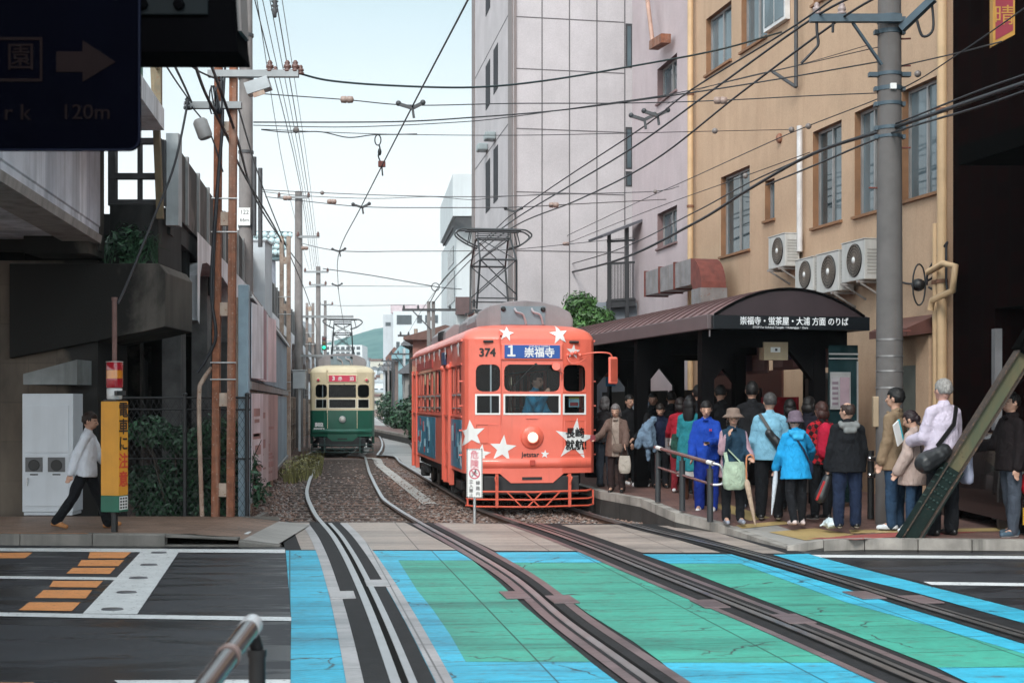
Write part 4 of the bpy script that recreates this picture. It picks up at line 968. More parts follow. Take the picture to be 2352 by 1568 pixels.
# orange warning pillar
bx = (263-CX)*18.75/F
t = thing('warning_pillar', 'tall orange roadside warning pillar with red beacon and vertical lettering', 'warning sign', (bx, 18.75, .15), R(-18))
M_OR = mat('pillar_orange', (.68, .30, .028), .5, .1, 3, streak=.25, scol=(.3, .12, .02)); M_PG = mat('pillar_green', (.015, .13, .08), .5, .15)
b = MB(); b.tube([(0, 0, 0), (0, 0, .28)], .045, 10); b.build('post', M_BLACK, t)
b = MB(); b.box(-.135, .135, -.11, .11, .485, 1.72, 0); b.box(-.136, .136, -.111, .111, .27, .485, 1); b.build('box', [M_OR, M_PG], t, bevel=.006)
fr = frame((.138, 0, 0), (0, 1, 0))
t2 = frame((.140, 0, 1.0), (0, 1, 0))
RT = mat('letter_red', (.58, .05, .03), .5)
for ch, z, m in (('電', 1.60, M_BLACK), ('車', 1.38, M_BLACK), ('に', 1.16, M_BLACK), ('注', .93, RT), ('意', .69, RT)): text(ch, .215, m, t, frame((.1375, 0, z-.005), (0, 1, 0)), .004, ext=.0015)
b = MB(); b.box(.137, .139, -.095, .095, .30, .475, 0)
for i in range(3):
    for j in range(4): b.box(.1395, .1405, -.08+i*.058, -.04+i*.058, .315+j*.04, .34+j*.04, 1)
b.build('plate', [M_WPAINT, M_BLACK], t)
b = MB(); b.box(-.10, .10, -.10, .10, 1.72, 1.745, 1); b.lathe([(.085, 1.745), (.10, 1.76), (.10, 1.89), (.08, 1.90)], 20, 0)
for a in (-.5, .5, 1.5): b.cbox((cos(a)*.12, sin(a)*.12-.02, 1.83), .07, .07, .06, a, 1)
b.build('beacon_base', [mat('beacon_white', (.60, .60, .60), .4), M_BLACK], t)
b = MB(); b.lathe([(.105, 1.90), (.11, 1.92), (.11, 2.02)], 24, 0); b.lathe([(.108, 2.022), (.108, 2.13)], 24, 1); b.lathe([(.11, 2.132), (.11, 2.22), (.10, 2.235)], 24, 0); b.lathe([(.112, 2.235), (.112, 2.245), (.02, 2.25)], 24, 2)
b.build('beacon_lamp', [mat('lens_red', (.34, .012, .022), .15, .1, coat=.5), mat('lens_amber', (.60, .20, .02), .15, .15, coat=.5), mat('lens_cap', (.5, .38, .36), .4)], t)
b = MB(); b.tube([(0, 0, 2.25), (0, 0, 3.05)], .033, 10); b.tube([(0, 0, 3.05), (0, 0, 3.09)], .04, 10); b.build('mast', mat('mast_rust', (.16, .085, .075), .7, .2, 5), t)
# hoarding
t = thing('billboard', 'long weathered hoarding with faded posters along the left track', 'billboard')
y0_, y1_ = 21.9, 40.5
def hx(y): return -4.10-.1265*(y-21.9)
M_CORR = mat('corrugated_blue', (.21, .28, .34), .55, .25, 2, streak=.7, scol=(.05, .06, .07))
b = MB(); b.box(hx(y0_)-.10, hx(y0_)+.06, y0_-.1, y0_+.05, -.09, 3.66); b.build('end_post', M_STEELB, t, bevel=.01)
b = MB(); y = 22.15; k = 0
while y < y1_-.1:
    y2 = min(y+.13, y1_); dx = .03 if k % 2 else 0
    for z0, z1 in ((.38, 2.02), (2.22, 3.50)): b.box(hx(y)-.03+dx, hx(y)+dx, y, y2, z0, z1)
    y = y2; k += 1
b.build('corrugated_sheet', M_CORR, t)
y = 22.3
while y < y1_:
    b = MB(); b.box(hx(y)-.20, hx(y)-.06, y-.05, y+.05, -.09, 3.5); b.build('support_post', M_PRUST, t); y += 2.2
b = MB()
for z, h_ in ((.30, .07), (2.06, .12), (3.50, .07)): b.loft([[(hx(y)-.06, y, z), (hx(y)+.09, y, z), (hx(y)+.09, y, z+h_), (hx(y)-.06, y, z+h_)] for y in (y0_, y1_)], 0, False)
b.build('frame_rail', mat('frame_rail_grey', (.20, .19, .19), .6, .3, streak=.6), t)
POSC = {'white': (.72, .75, .82), 'mauve': (.36, .24, .28), 'pale': (.68, .58, .62), 'pink': (.52, .41, .41), 'grey': (.5, .46, .48), 'red': (.42, .29, .28), 'rose': (.54, .44, .45)}
yy = 22.25
for zz0, zz1, cols in ((2.24, 3.42, (('white', 1.0), ('mauve', 1.0), ('white', .9), ('pale', 1.5))), (.42, 2.0, (('pale', .95), ('rose', 1.2), ('pink', .6), ('red', 1.7)))):
    y = 22.25
    for c, w in cols:
        b = MB(); b.box(hx(y)+.065, hx(y)+.075, y, y+w*1.05, zz0, zz1, 0)
        if zz0 < 1:
            for k in range(6): z = zz0+.12+rg.random()*1.2; b.box(hx(y)+.076, hx(y)+.079, y+.1+rg.random()*.2, y+w*(.5+.4*rg.random()), z, z+rg.uniform(.03, .16), 1)
        o = b.build('poster', [mat('poster_'+c, POSC[c], .5, .2, 1.5, streak=.5), mat('poster_ink', (.34, .19, .18), .6, .3)], t); y += w*1.07
b = MB(); b.bar((hx(22)+.08, 22.0, 3.5), (hx(40)+.05, 40.4, 3.45), .05, .05); b.build('top_tube', M_LGREY, t)
# weeds by the hoarding
b = MB()
for k in range(800):
    y = rg.uniform(34, 47); x = hx(y)+rg.uniform(.25, 1.05)*min(1, (y-31)/6); h_ = rg.uniform(.06, .16)+.30*rg.random()**4
    dx = rg.uniform(-.25, .25)*h_; b.add([(x-.012, y, -.09), (x+.012, y, -.09), (x+dx, y+rg.uniform(-.1, .1), h_)], [(0, 1, 2)], rg.choice((0, 1, 2)))
leaves(b, (hx(38)+.5, 38, .15), (.4, 3, .3), 900, .05, rg, .2)
b.build('weeds', LW, kind='stuff', label='dry yellow green weeds growing between hoarding and left track', cat='weeds')
# ---- poles on the left
def lattice_pole(loc, h_, gap, lab, lean=0, m=M_RUST, grp=None):
    t = thing('lattice_pole', lab, 'utility pole', loc, 0, grp)
    for s_ in (-1, 1):
        b = MB(); x = s_*gap/2
        b.loft([[(x+lean*z-.055+q[0], q[1], z) for q in ((0, -.06), (.11, -.06), (.11, .06), (0, .06))] for z in (-.1, h_)], 0, False); b.build('rail_upright', m, t, bevel=.008)
    z = .45
    while z < h_:
        b = MB(); b.box(lean*z-gap/2+.05, lean*z+gap/2-.05, -.05, .05, z, z+.2); b.build('tie_plate', M_PRUST, t); z += 1.35
    for z in (2.2, 2.45, 4.4, 4.9): b = MB(); b.tube([(lean*z-gap/2-.08, -.07, z), (lean*z+gap/2+.08, -.07, z)], .012, 6); b.build('band', M_LGREY, t)
    return t
lp = lattice_pole(((512-CX)*21.3/F, 21.3, .0), 7.05, .225, 'tall rusty twin-rail pole beside the hoarding, the nearest of the rusty poles', .007)
def crossarm(par, z, x0, x1, m=M_ARM, y=-.1):
    b = MB(); b.box(x0, x1, y-.05, y+.05, z-.05, z+.05); b.build('crossarm', m, par)
def insul(par, p, m=None, s_=1.):
    b = MB(); b.M = MX.Translation(p) @ MX.Diagonal((s_, s_, s_, 1)); b.lathe([(.02, -.08), (.06, -.07), (.065, -.04), (.03, -.03), (.06, -.01), (.055, .03), (.03, .04), (.045, .06), (.02, .10)], 10); b.build('insulator', m or mat('insulator_brown', (.12, .055, .045), .25, .2), par)
crossarm(lp, 6.28, -.55, .30); crossarm(lp, 6.75, -.2, 1.15)
for x in (.72, .98, 1.10): insul(lp, (x, -.1, 6.85))
insul(lp, (1.18, -.1, 6.80), s_=.8); insul(lp, (-.5, -.1, 6.30), M_BLACK, 1.1)
b = MB(); b.M = MX.Translation((.55, -.1, 6.55)) @ MX.Rotation(R(-18), 4, 'Y'); b.box(-.18, .18, -.12, .12, -.08, .10, 0); b.box(-.10, .08, -.13, -.12, -.16, -.09, 1); b.build('floodlight', [mat('flood_grey', (.38, .40, .42), .4), M_PRUST], lp, bevel=.01)
b = MB(); b.lathe([(.09, 0), (.11, .04), (.11, .26), (.08, .30)], 14); o = b.build('transformer_can', mat('can_grey', (.28, .27, .27), .5, .2), lp, loc=(-.22, -.15, 5.78)); o.rotation_euler = (0, R(-20), 0)
b = MB()
for k in range(4): b.tube([( -.12+.05*cos(a/10*6.28+k)+.1*k*.3, -.16, 6.35+.22*sin(a/10*6.28)) for a in range(11)], .012, 5)
b.build('cable_coil', M_WIRE, lp)
b = MB(); b.tube(smooth_path([(.0, -.12, 6.7), (.02, -.13, 6.0), (-.06, -.13, 5.0), (-.15, -.12, 3.6), (-.08, -.12, 2.9), (-.16, -.1, 2.62), (-.36, -.1, 2.3)], 5), .026, 6); b.tube(smooth_path([(.06, -.12, 6.9), (-.02, -.14, 5.4), (-.1, -.12, 4.2), (-.12, -.12, 3.2)], 5), .018, 6); b.build('cable', M_WIRE, lp)
# slim conduit post
b = MB(); x = (462-CX)*21.4/F; b.tube(smooth_path([(x+.02, 21.4, -.05), (x-.02, 21.4, 1.2), (x-.03, 21.4, 2.0), (x+.02, 21.4, 2.18), (x+.16, 21.4, 2.38)], 6), .034, 8)
b.build('conduit_post', M_PRUST, label='thin bent rusty conduit post left of the rusty twin-rail pole', cat='post')
def conc_pole(x, d, top, w, lab, z0=-.1, arms=(), grp='concrete utility poles along the left of the tracks', tag_=False, m=None):
    zt = H-(top-HY)*d/F; r = w*d/F/2
    t = thing('utility_pole', lab, 'utility pole', ((x-CX)*d/F, d, 0), 0, grp)
    b = MB(); b.tube([(0, 0, z0), (0, 0, zt)], [r*1.18, r*.92], 14); b.build('pole_shaft', m or M_POLE, t)
    for px0, px1, py in arms:
        z = H-(py-HY)*d/F; b = MB(); b.box((px0-x)*d/F, (px1-x)*d/F, -r-.08, -r-.01, z-.05, z+.05); b.build('crossarm', M_ARM, t)
        for q in (px0, px1): insul(t, ((q-x)*d/F*.94, -r-.05, z+.1), s_=1.2)
    return t
up1 = conc_pole(565, 38, -330, 30, 'thick brown-grey concrete pole behind the rusty twin-rail pole', arms=((545, 640, 176),))
for py in (82, 180, 350, 520): 
    z = H-(py-HY)*38/F; b = MB(); b.tube([(0, 0, z-.04), (0, 0, z+.04)], .205, 14); b.build('band', M_DKMET, up1)
b = MB(); r = .19; b.box(-.15, .15, -.225, -.215, H-(520-HY)*38/F, H-(480-HY)*38/F); pl = b.build('number_plate', M_WPAINT, up1)
text('122', .16, M_DKMET, pl, frame((0, -.228, H-(490-HY)*38/F), (1, 0, 0))); text('66m', .14, M_DKMET, pl, frame((0, -.228, H-(508-HY)*38/F), (1, 0, 0)))
b = MB()
for i, (dx, z0, z1) in enumerate(((.24, 6.3, 8.4), (.40, 6.0, 8.1))): b.tube([(dx, -.1, z0), (dx, -.1, z1)], .06, 8)
b.build('cable_box', M_DKMET, up1)
conc_pole(686, 62, 440, 18, 'concrete pole with two short arms, second in the row left of the green tram', arms=((640, 712, 455), (686, 735, 545)))
conc_pole(731, 80, 612, 11, 'concrete pole third in the row behind the green tram roof', arms=((700, 755, 625), (712, 750, 655)))
conc_pole(747, 105, 690, 7, 'thin distant concrete pole nearest the green traffic signal', arms=((735, 765, 700),))
lattice_pole(((655-CX)*41/F, 41, 0), 6.65, .2, 'rusty twin-rail pole halfway along the hoarding', .0, M_PRUST)
t2_ = lattice_pole(((712-CX)*62/F, 62, 0), 6.2, .26, 'grey twin-rail pole just left of the green tram', .0, mat('lattice_grey', (.25, .22, .21), .7, .3, spots=.5, spcol=(.2, .09, .05)))
for p_, z, x0, x1 in ((t2_, 5.6, -.3, 1.9), (t2_, 3.9, -.5, 1.6)): crossarm(p_, z, x0, x1)
# small junction box by the fence, far wire fence
b = MB(); b.box(-.22, .22, -.12, .12, 0, .62); b.box(-.26, .26, -.15, .15, .62, .66); b.box(-.04, .04, -.02, .02, -2.2, 0); b.build('junction_box', mat('box_grey', (.42, .45, .47), .5, .1), loc=((688-CX)*50/F, 50, 2.35), label='small grey junction box on a post left of the green tram', cat='electrical box', bevel=.01)
t = thing('wire_fence', 'rusty mesh fence under the viaduct beyond the hoarding', 'fence')
y = 41
b = MB()
while y < 110:
    x = hx(y)-.25; b.tube([(x, y, -.1), (x, y, 2.1)], .035, 6); y += 2.2
b.build('fence_post', M_PRUST, t)
b = MB()
for z in (.4, 1.0, 1.6, 2.05): b.bar((hx(41)-.25, 41, z), (hx(110)-.25, 110, z), .03, .03)
b.build('fence_rail', M_PRUST, t)
# direction sign under the footbridge, and the dark footbridge itself (top left)
fb = thing('footbridge', 'shaded steel footbridge beam jutting in at the top left above the direction sign', 'footbridge')
MFB = mat('footbridge_shaded', (.0015, .0015, .002), .9, .3, spec=.01)  # near-black base colour holds the shade on the beam
dF = 7.0
x1_, zb_ = (548-CX)*dF/F, H-(121-HY)*dF/F
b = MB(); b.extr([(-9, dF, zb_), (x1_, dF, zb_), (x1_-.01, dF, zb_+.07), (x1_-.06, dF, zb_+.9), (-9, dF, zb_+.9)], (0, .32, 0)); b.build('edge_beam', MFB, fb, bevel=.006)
b = MB(); b.extr([(x1_-.02, dF+.05, zb_+.12), (x1_+.005, dF+.05, zb_+.12), (x1_-.03, dF+.05, zb_+.9), (x1_-.06, dF+.05, zb_+.9)], (0, .2, 0)); b.build('edge_flashing', mat('flashing_grey', (.16, .15, .15), .5), fb)
b = MB(); b.box(-.50, .02, -.06, -.045, 0, .20)
bo = b.build('bracket_plate', mat('bracket_blue', (.006, .009, .011), .7, spec=.1), fb, loc=((470-CX)*dF/F, dF+.04, zb_+.18), bevel=.02)
for x, z in ((-.42, .05), (-.30, .05), (-.12, .05), (-.40, .15), (-.12, .15)):
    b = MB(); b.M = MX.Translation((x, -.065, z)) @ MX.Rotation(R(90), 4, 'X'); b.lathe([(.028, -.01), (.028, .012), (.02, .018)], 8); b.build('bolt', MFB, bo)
dS = 6.6
sx1, sz0 = (320-CX)*dS/F, H-(345-HY)*dS/F
sg = thing('direction_sign', 'shaded navy direction sign with arrow reading 120m hanging at the top left', 'road sign', (sx1, dS, sz0))
Wd, Hd, rr_ = 2.3, .82, .055
pts = [(-Wd, 0)]+[(-rr_+rr_*sin(a), rr_-rr_*cos(a)) for a in [i*pi/16 for i in range(9)]]+[(0, Hd), (-Wd, Hd)]
b = MB(); b.extr([(x, 0, z) for x, z in pts], (0, .035, 0)); b.build('sign_panel', mat('sign_navy_shaded', (.0008, .001, .003), .9, .2, spec=.01), sg)  # blue panel taken almost to black, its shade put into the colour
b = MB(); b.tube([(x*1.0, .0, z) for x, z in pts[:11]], .006, 6); b.build('sign_rim', mat('sign_rim', (.002, .004, .014), .6, spec=.1), sg)
M_SG = mat('sign_letter', (.009, .006, .0065), .8, spec=.02)  # lettering darkened along with the shaded panel
def spx(x, y): return ((x-320)*dS/F, (345-y)*dS/F)
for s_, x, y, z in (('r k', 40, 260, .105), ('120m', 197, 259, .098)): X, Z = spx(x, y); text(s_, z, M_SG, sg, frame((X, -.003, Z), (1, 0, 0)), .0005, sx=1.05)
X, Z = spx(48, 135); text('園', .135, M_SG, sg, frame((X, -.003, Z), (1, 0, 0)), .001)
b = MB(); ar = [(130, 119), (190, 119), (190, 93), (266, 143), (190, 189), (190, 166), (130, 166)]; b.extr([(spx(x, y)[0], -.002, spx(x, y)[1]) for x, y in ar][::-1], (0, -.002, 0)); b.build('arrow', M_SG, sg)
b = MB()
for x0, x1, y0, y1 in ((-10, 98, 86, 93), (-10, 98, 181, 188), (92, 98, 93, 181)): a, c = spx(x0, y1), spx(x1, y0); b.box(a[0], c[0], -.004, -.002, a[1], c[1])
b.build('pictogram_frame', M_SG, sg)
b = MB()
for x in (-.4, -1.6): b.box(x-.02, x+.02, .036, .07, .1, 1.6)
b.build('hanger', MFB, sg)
# guard rail of the near pavement
t = thing('guard_rail', 'dark glossy tubular guard rail in the near foreground', 'railing', group='tubular steel guard rails')
pa, pb = P(577, 1437, 5.0), P(455, 1600, 4.1); d_ = pb-pa
M_TUBE = mat('tube_brown', (.035, .024, .024), .22, .3, 5, coat=.5)
b = MB(); b.tube([pa+d_*.07, pa+d_*2.2], .036, 16); b.build('top_rail', M_TUBE, t)
b = MB(); b.tube([pa-d_*.02, pa+d_*.07], .0385, 16); b.ell(pa-d_*.02, .0385, .0385, .0385, 14, 9); b.build('end_sleeve', mat('sleeve_pale', (.42, .43, .45), .3, .2, 8), t)
b = MB(); b.tube([pa+d_*.46, pa+d_*.50], .041, 16); b.build('rail_collar', mat('collar_worn', (.20, .14, .13), .4, .3), t)
b = MB(); q = pa+V((.012, .05, 0)); b.tube([V((q.x, q.y, .1)), V((q.x, q.y, q.z-.11))], .030, 14); b.tube([V((q.x, q.y, q.z-.115)), V((q.x, q.y, q.z-.09))], .034, 14); b.tube([V((q.x, q.y, q.z-.09)), pa+V((0, .01, -.01))], [.024, .02], 12); b.ell((q.x, q.y-.02, q.z-.06), .016, .016, .016, 8, 6); b.build('rail_post', mat('post_black', (.012, .012, .013), .35), t)
b = MB(); b.tube([V((q.x, q.y-.02, q.z-.42)), V((q.x, q.y-.02, q.z-.42))+d_*2], .022, 12); b.build('lower_rail', M_TUBE, t)
# ================================================================ right side: buildings, shelter, pole, strut
def facade_pt(x, y, A, k0):              # plan line X = A - k0*Y ; returns (Y, z) of the pixel on that wall
    d = A/((x-CX)/F+k0); return d, H-(y-HY)*d/F
M_SASH = mat('sash_alu', (.30, .29, .29), .45, .15, 4, metal=.3); M_REVEAL = mat('reveal_brown', (.24, .12, .06), .8, .2)
def m_pane():
    s = NT('window_glass'); a = s.noise(.7, 3, s.coords((1, 1, .5)))
    s.col(s.ramp(a, [(.35, (.03, .045, .052)), (.65, (.13, .175, .20))])); s.set(rough=.04, spec=.75); return s.m
M_PANE = m_pane()
def wall(par, name, m, A, k0, Y0, Y1, z0, z1, wins, reveal=.16, rev_m=None, thick=.25):
    """a wall on the line X = A-k0*Y between Y0 and Y1 with window openings cut out of it; wins: (Ya, Yb, za, zb)"""
    ys = sorted(set([Y0, Y1]+[q for w in wins for q in w[:2]])); zs = sorted(set([z0, z1]+[q for w in wins for q in w[2:4]]))
    n = V((1, k0, 0)).normalized()             # into the building
    b = MB(); X = lambda y: A-k0*y
    for a, c in zip(ys, ys[1:]):
        for e, f in zip(zs, zs[1:]):
            if any(w[0]-1e-6 <= a and c <= w[1]+1e-6 and w[2]-1e-6 <= e and f <= w[3]+1e-6 for w in wins): continue
            b.face([(X(c), c, e), (X(a), a, e), (X(a), a, f), (X(c), c, f)])
    o = b.build(name, m, par)
    for i, (a, c, e, f) in enumerate(wins):
        pa, pc = V((X(a), a, 0)), V((X(c), c, 0)); R_ = n*reveal
        b = MB()
        for p, q, u, w in ((pa, pa, e, f), (pc, pc, e, f)): b.face([p+V((0, 0, u)), p+V((0, 0, w)), p+R_+V((0, 0, w)), p+R_+V((0, 0, u))], 0)
        for z in (e, f): b.face([pa+V((0, 0, z)), pc+V((0, 0, z)), pc+R_+V((0, 0, z)), pa+R_+V((0, 0, z))], 0)
        t = (pc-pa); L = t.length; t.normalize(); Mx = frame(pa+R_*.9, t, (0, 0, 1))
        b.M = Mx; w_ = .05
        b.box(0, L, e, e+w_, -.03, .03, 1) if False else None
        for x0, x1, q0, q1 in ((0, L, e, e+w_), (0, L, f-w_, f), (0, w_, e+w_, f-w_), (L-w_, L, e+w_, f-w_), (L/2-.025, L/2+.025, e+w_, f-w_)): b.box(x0, x1, q0, q1, -.03, .03, 1)
        b.M = MX.Identity(4)
        b.loft([[p-n*.06+V((0, 0, e-.05)), p+n*.1+V((0, 0, e-.05)), p+n*.1+V((0, 0, e-.002)), p-n*.06+V((0, 0, e-.002))] for p in (pa-t*.04, pc+t*.04)], 0, False)
        wf = b.build('window', [rev_m or M_REVEAL, M_SASH], par)
        g = MB(); q = R_*.92; g.face([pa+q+V((0, 0, e)), pc+q+V((0, 0, e)), pc+q+V((0, 0, f)), pa+q+V((0, 0, f))]); g.build('pane', M_PANE, wf)
    return o
def m_stucco(name, base, st, sc):
    s = NT(name); a = s.noise(.8, 7, None, .6); c = s.ramp(a, [(.3, mul(base, .86)), (.7, mul(base, 1.12))])
    f = s.ramp(s.noise(1.4, 7, s.coords((1.1, 1.1, .16)), .72, .8), [(.48, BLK), (.74, (st,)*3)]); c = s.mix(f, c, sc)
    c = s.mix(.25, c, s.ramp(s.noise(30, 3), [(.3, mul(base, .7)), (.7, mul(base, 1.2))]))
    s.col(c); s.set(rough=.85, spec=.25); s.bump(s.noise(120, 3), .5, .008); return s.m
M_STO = m_stucco('orange_stucco', (.51, .35, .24), .6, (.34, .215, .14)); M_STP = m_stucco('pink_stucco', (.51, .42, .435), .5, (.62, .55, .56)); M_STG = m_stucco('grey_panel', (.52, .485, .50), .4, (.41, .375, .385))
# ---- orange building
ob = thing('apartment_building', 'ochre orange rendered building with tall windows behind the tram stop', 'building')
def ow(xl, xr, yt, yb):
    d1, zt = facade_pt(xl, yt, FD, .213); d2, _ = facade_pt(xr, yt, FD, .213); _, zb = facade_pt(xl, yb, FD, .213); return (d2, d1, zb, zt)
wins = [ow(1622, 1680, 45, 174), ow(1703, 1762, 0, 118), ow(1656, 1722, 408, 590), ow(1757, 1779, 417, 508), ow(1867, 1933, 304, 524), ow(1963, 2027, 259, 498), ow(2072, 2160, 210, 463)]
sill = wins[0][2]; wins[1] = (wins[1][0], wins[1][1], sill, wins[0][3]); wins.append((wins[1][0]-3.4, wins[1][0]-2.2, sill, wins[0][3]))
Yr, Yl = 21.5, facade_pt(1586, 700, FD, .213)[0]
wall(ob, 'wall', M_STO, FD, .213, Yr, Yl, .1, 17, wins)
n_in = V((1, .213, 0)).normalized(); t_bk = V((-.213, 1, 0)).normalized()
b = MB(); p0, p1 = V((FX(Yr), Yr, 0)), V((FX(Yl), Yl, 0))
for z in (17.0,): b.face([p0+V((0, 0, z)), p0+n_in*8+V((0, 0, z)), p1+n_in*8+V((0, 0, z)), p1+V((0, 0, z))])
b.face([p1+V((0, 0, .1)), p1+V((0, 0, 17)), p1+n_in*8+V((0, 0, 17)), p1+n_in*8+V((0, 0, .1))]); b.face([p0+n_in*8, p1+n_in*8, p1+n_in*8+V((0, 0, 17)), p0+n_in*8+V((0, 0, 17))])
b.build('rear_wall', M_STO, ob)
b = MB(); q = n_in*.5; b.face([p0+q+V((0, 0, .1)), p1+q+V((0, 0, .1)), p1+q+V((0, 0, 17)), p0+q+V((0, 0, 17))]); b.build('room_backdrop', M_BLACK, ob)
def on_wall(x, y, out_=0.): d, z = facade_pt(x, y, FD, .213); return V((FX(d), d, z))-n_in*out_
# downpipes, conduit, vent cap, door, door canopy
def pipe(par, name, x, r, m, z0, z1, out_=.12, bands=True):
    p = on_wall(x, 900, out_); b = MB(); b.tube([V((p.x, p.y, z0)), V((p.x, p.y, z1))], r, 10)
    if bands:
        z = z0+.9
        while z < z1: b.tube([V((p.x, p.y, z-.03)), V((p.x, p.y, z+.03))], r*1.25, 10, 1); z += 2.6
    b.build(name, [m, mat('pipe_band', (.20, .09, .05), .7)], par)
M_PIPE = mat('pipe_cream', (.56, .38, .22), .55, .12, 3, streak=.4)
pipe(ob, 'downpipe', 1597, .07, M_PIPE, .3, 16); pipe(ob, 'downpipe', 2166, .055, M_PIPE, .2, 4.6); pipe(ob, 'downpipe', 2180, .075, M_PIPE, .2, 16)
pipe(ob, 'conduit', 1848, .055, mat('conduit_white', (.62, .60, .60), .5), facade_pt(1848, 578, FD, .213)[1], facade_pt(1848, 290, FD, .213)[1], .1, False)
p = on_wall(1793, 318, .02); b = MB(); b.ell(p, .08, .09, .10, 10, 7); b.build('vent_cap', M_RUST, ob)
b = MB(); a, c = on_wall(2118, 824, .0), on_wall(2074, 824, 0); b.loft([[V((p.x, p.y, z))-n_in*o for o, z in ((-.05, .16), (.03, .16), (.03, 2.45), (-.05, 2.45))] for p in (a, c)], 0, False); b.build('door', mat('door_grey', (.16, .17, .15), .5, .15), ob)
b = MB(); a, c = on_wall(2158, 800, 0), on_wall(2068, 800, 0); b.loft([[V((p.x, p.y, z))-n_in*o for o, z in ((-.05, 2.95), (.55, 2.88), (.55, 3.0), (-.05, 3.25))] for p in (a, c)], 0, False); b.build('door_canopy', mat('canopy_maroon', (.13, .05, .04), .6, .2, streak=.4), ob)
b = MB(); a, c = on_wall(2152, 900, 0), on_wall(2122, 900, 0); b.loft([[V((p.x, p.y, z))-n_in*o for o, z in ((-.05, .15), (.14, .15), (.14, 2.9), (-.05, 2.9))] for p in (a, c)], 0, False); b.build('pilaster', M_STO, ob)
b = MB(); a, c = on_wall(1800, 900, 0), on_wall(1640, 900, 0); b.loft([[V((p.x, p.y, z))-n_in*o for o, z in ((-.05, .15), (.04, .15), (.04, 2.5), (-.05, 2.5))] for p in (a, c)], 0, False); b.build('shopfront', mat('shopfront_maroon', (.050, .016, .012), .4, .25), ob)
b = MB(); a, c = on_wall(1905, 900, 0), on_wall(1852, 900, 0); b.loft([[V((p.x, p.y, z))-n_in*o for o, z in ((-.05, .15), (.03, .15), (.03, 2.4), (-.05, 2.4))] for p in (a, c)], 0, False); b.build('service_door', mat('door_dark', (.05, .05, .05), .5), ob)
# small white-framed window unit, bracketed riser at the top
b = MB(); p = on_wall(1790, 20, .06)
b.M = frame(p, -t_bk, (0, 0, 1)); b.box(-.55, .55, -.35, .8, -.05, .05, 0); b.box(-.48, -.03, -.28, .75, .05, .06, 1); b.box(.03, .48, -.28, .75, .05, .06, 1); b.build('window', [mat('upvc_white', (.62, .62, .62), .4), M_PANE], ob)
b = MB(); p = on_wall(1842, 80, .12); b.tube([p+V((0, 0, -1.0)), p+V((0, 0, 3))], .04, 6); q = on_wall(1808, 155, .3); b.tube([p+V((0, 0, -1.0)), q+V((0, 0, -.1))], .035, 6); b.build('riser', M_DKMET, ob)
# loose cables on the wall
for k, pts in enumerate((((2060, 640), (2100, 652), (2150, 640), (2170, 600)), ((2060, 770), (2110, 765), (2160, 740), (2172, 700)), ((2145, 655), (2150, 620), (2200, 560), (2240, 570), (2230, 640), (2190, 680), (2150, 660)))):
    b = MB(); b.tube(smooth_path([on_wall(min(x, 2190), y, .08+.02*k) for x, y in pts], 5), .018, 6); b.build('cable', M_WIRE, ob)
b = MB(); b.tube([on_wall(x, y, .28) for x, y in ((2176, 712), (2180, 690), (2228, 668), (2234, 612), (2206, 606), (2170, 626))], .05, 9); b.build('branch_pipe', M_PIPE, ob)
b = MB(); q = on_wall(2150, 655, .3); b.ell(q, .11, .11, .10, 10, 7); b.tube(smooth_path([q+V((.1*cos(a*.9), -.05, .32*sin(a*.9))) for a in range(8)], 3), .014, 5); b.build('junction_cluster', M_BLACK, ob)
# ---- dark brick building beyond, right edge
db_ = thing('brick_building', 'dark red brick building in deep shade at the right edge', 'building')
def m_brick():
    s = NT('dark_brick'); m = s.n('ShaderNodeMapping'); m.inputs['Rotation'].default_value = (R(90), 0, R(90)); s.l(s.tc.outputs['Object'], m.inputs[0])
    br = s.n('ShaderNodeTexBrick'); s.l(m.outputs[0], br.inputs['Vector']); br.inputs['Scale'].default_value = 1; br.inputs['Brick Width'].default_value = .22; br.inputs['Row Height'].default_value = .075; br.inputs['Mortar Size'].default_value = .006
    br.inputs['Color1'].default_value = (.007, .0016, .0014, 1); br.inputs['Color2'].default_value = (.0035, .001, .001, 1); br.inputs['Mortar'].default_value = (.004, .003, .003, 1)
    s.col(br.outputs['Color']); s.set(rough=.9, spec=.02); s.bump(br.outputs['Fac'], -.4, .01); return s.m
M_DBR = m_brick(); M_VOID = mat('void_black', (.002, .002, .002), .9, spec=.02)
wx = lambda y: FX(y)-.06
b = MB()
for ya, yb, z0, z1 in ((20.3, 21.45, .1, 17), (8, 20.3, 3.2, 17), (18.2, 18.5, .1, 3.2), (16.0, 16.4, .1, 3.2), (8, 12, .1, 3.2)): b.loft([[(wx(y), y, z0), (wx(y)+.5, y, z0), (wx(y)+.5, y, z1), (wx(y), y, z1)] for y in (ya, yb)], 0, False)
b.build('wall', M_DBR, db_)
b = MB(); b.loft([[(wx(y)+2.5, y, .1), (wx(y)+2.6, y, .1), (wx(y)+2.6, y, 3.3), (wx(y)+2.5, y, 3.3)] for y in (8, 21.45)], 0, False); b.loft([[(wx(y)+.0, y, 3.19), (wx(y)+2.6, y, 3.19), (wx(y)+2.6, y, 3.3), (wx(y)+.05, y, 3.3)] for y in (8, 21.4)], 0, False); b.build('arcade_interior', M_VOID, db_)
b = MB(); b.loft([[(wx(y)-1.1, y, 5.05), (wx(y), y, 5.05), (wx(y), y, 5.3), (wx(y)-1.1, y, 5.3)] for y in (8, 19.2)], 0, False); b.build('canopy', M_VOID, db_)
b = MB(); p = V((wx(20.2)-.04, 20.2, 0)); b.box(p.x-.05, p.x+.05, 20.1, 20.25, .2, 2.9); b.build('door_frame', mat('frame_grey', (.16, .16, .17), .5), db_)
b = MB()
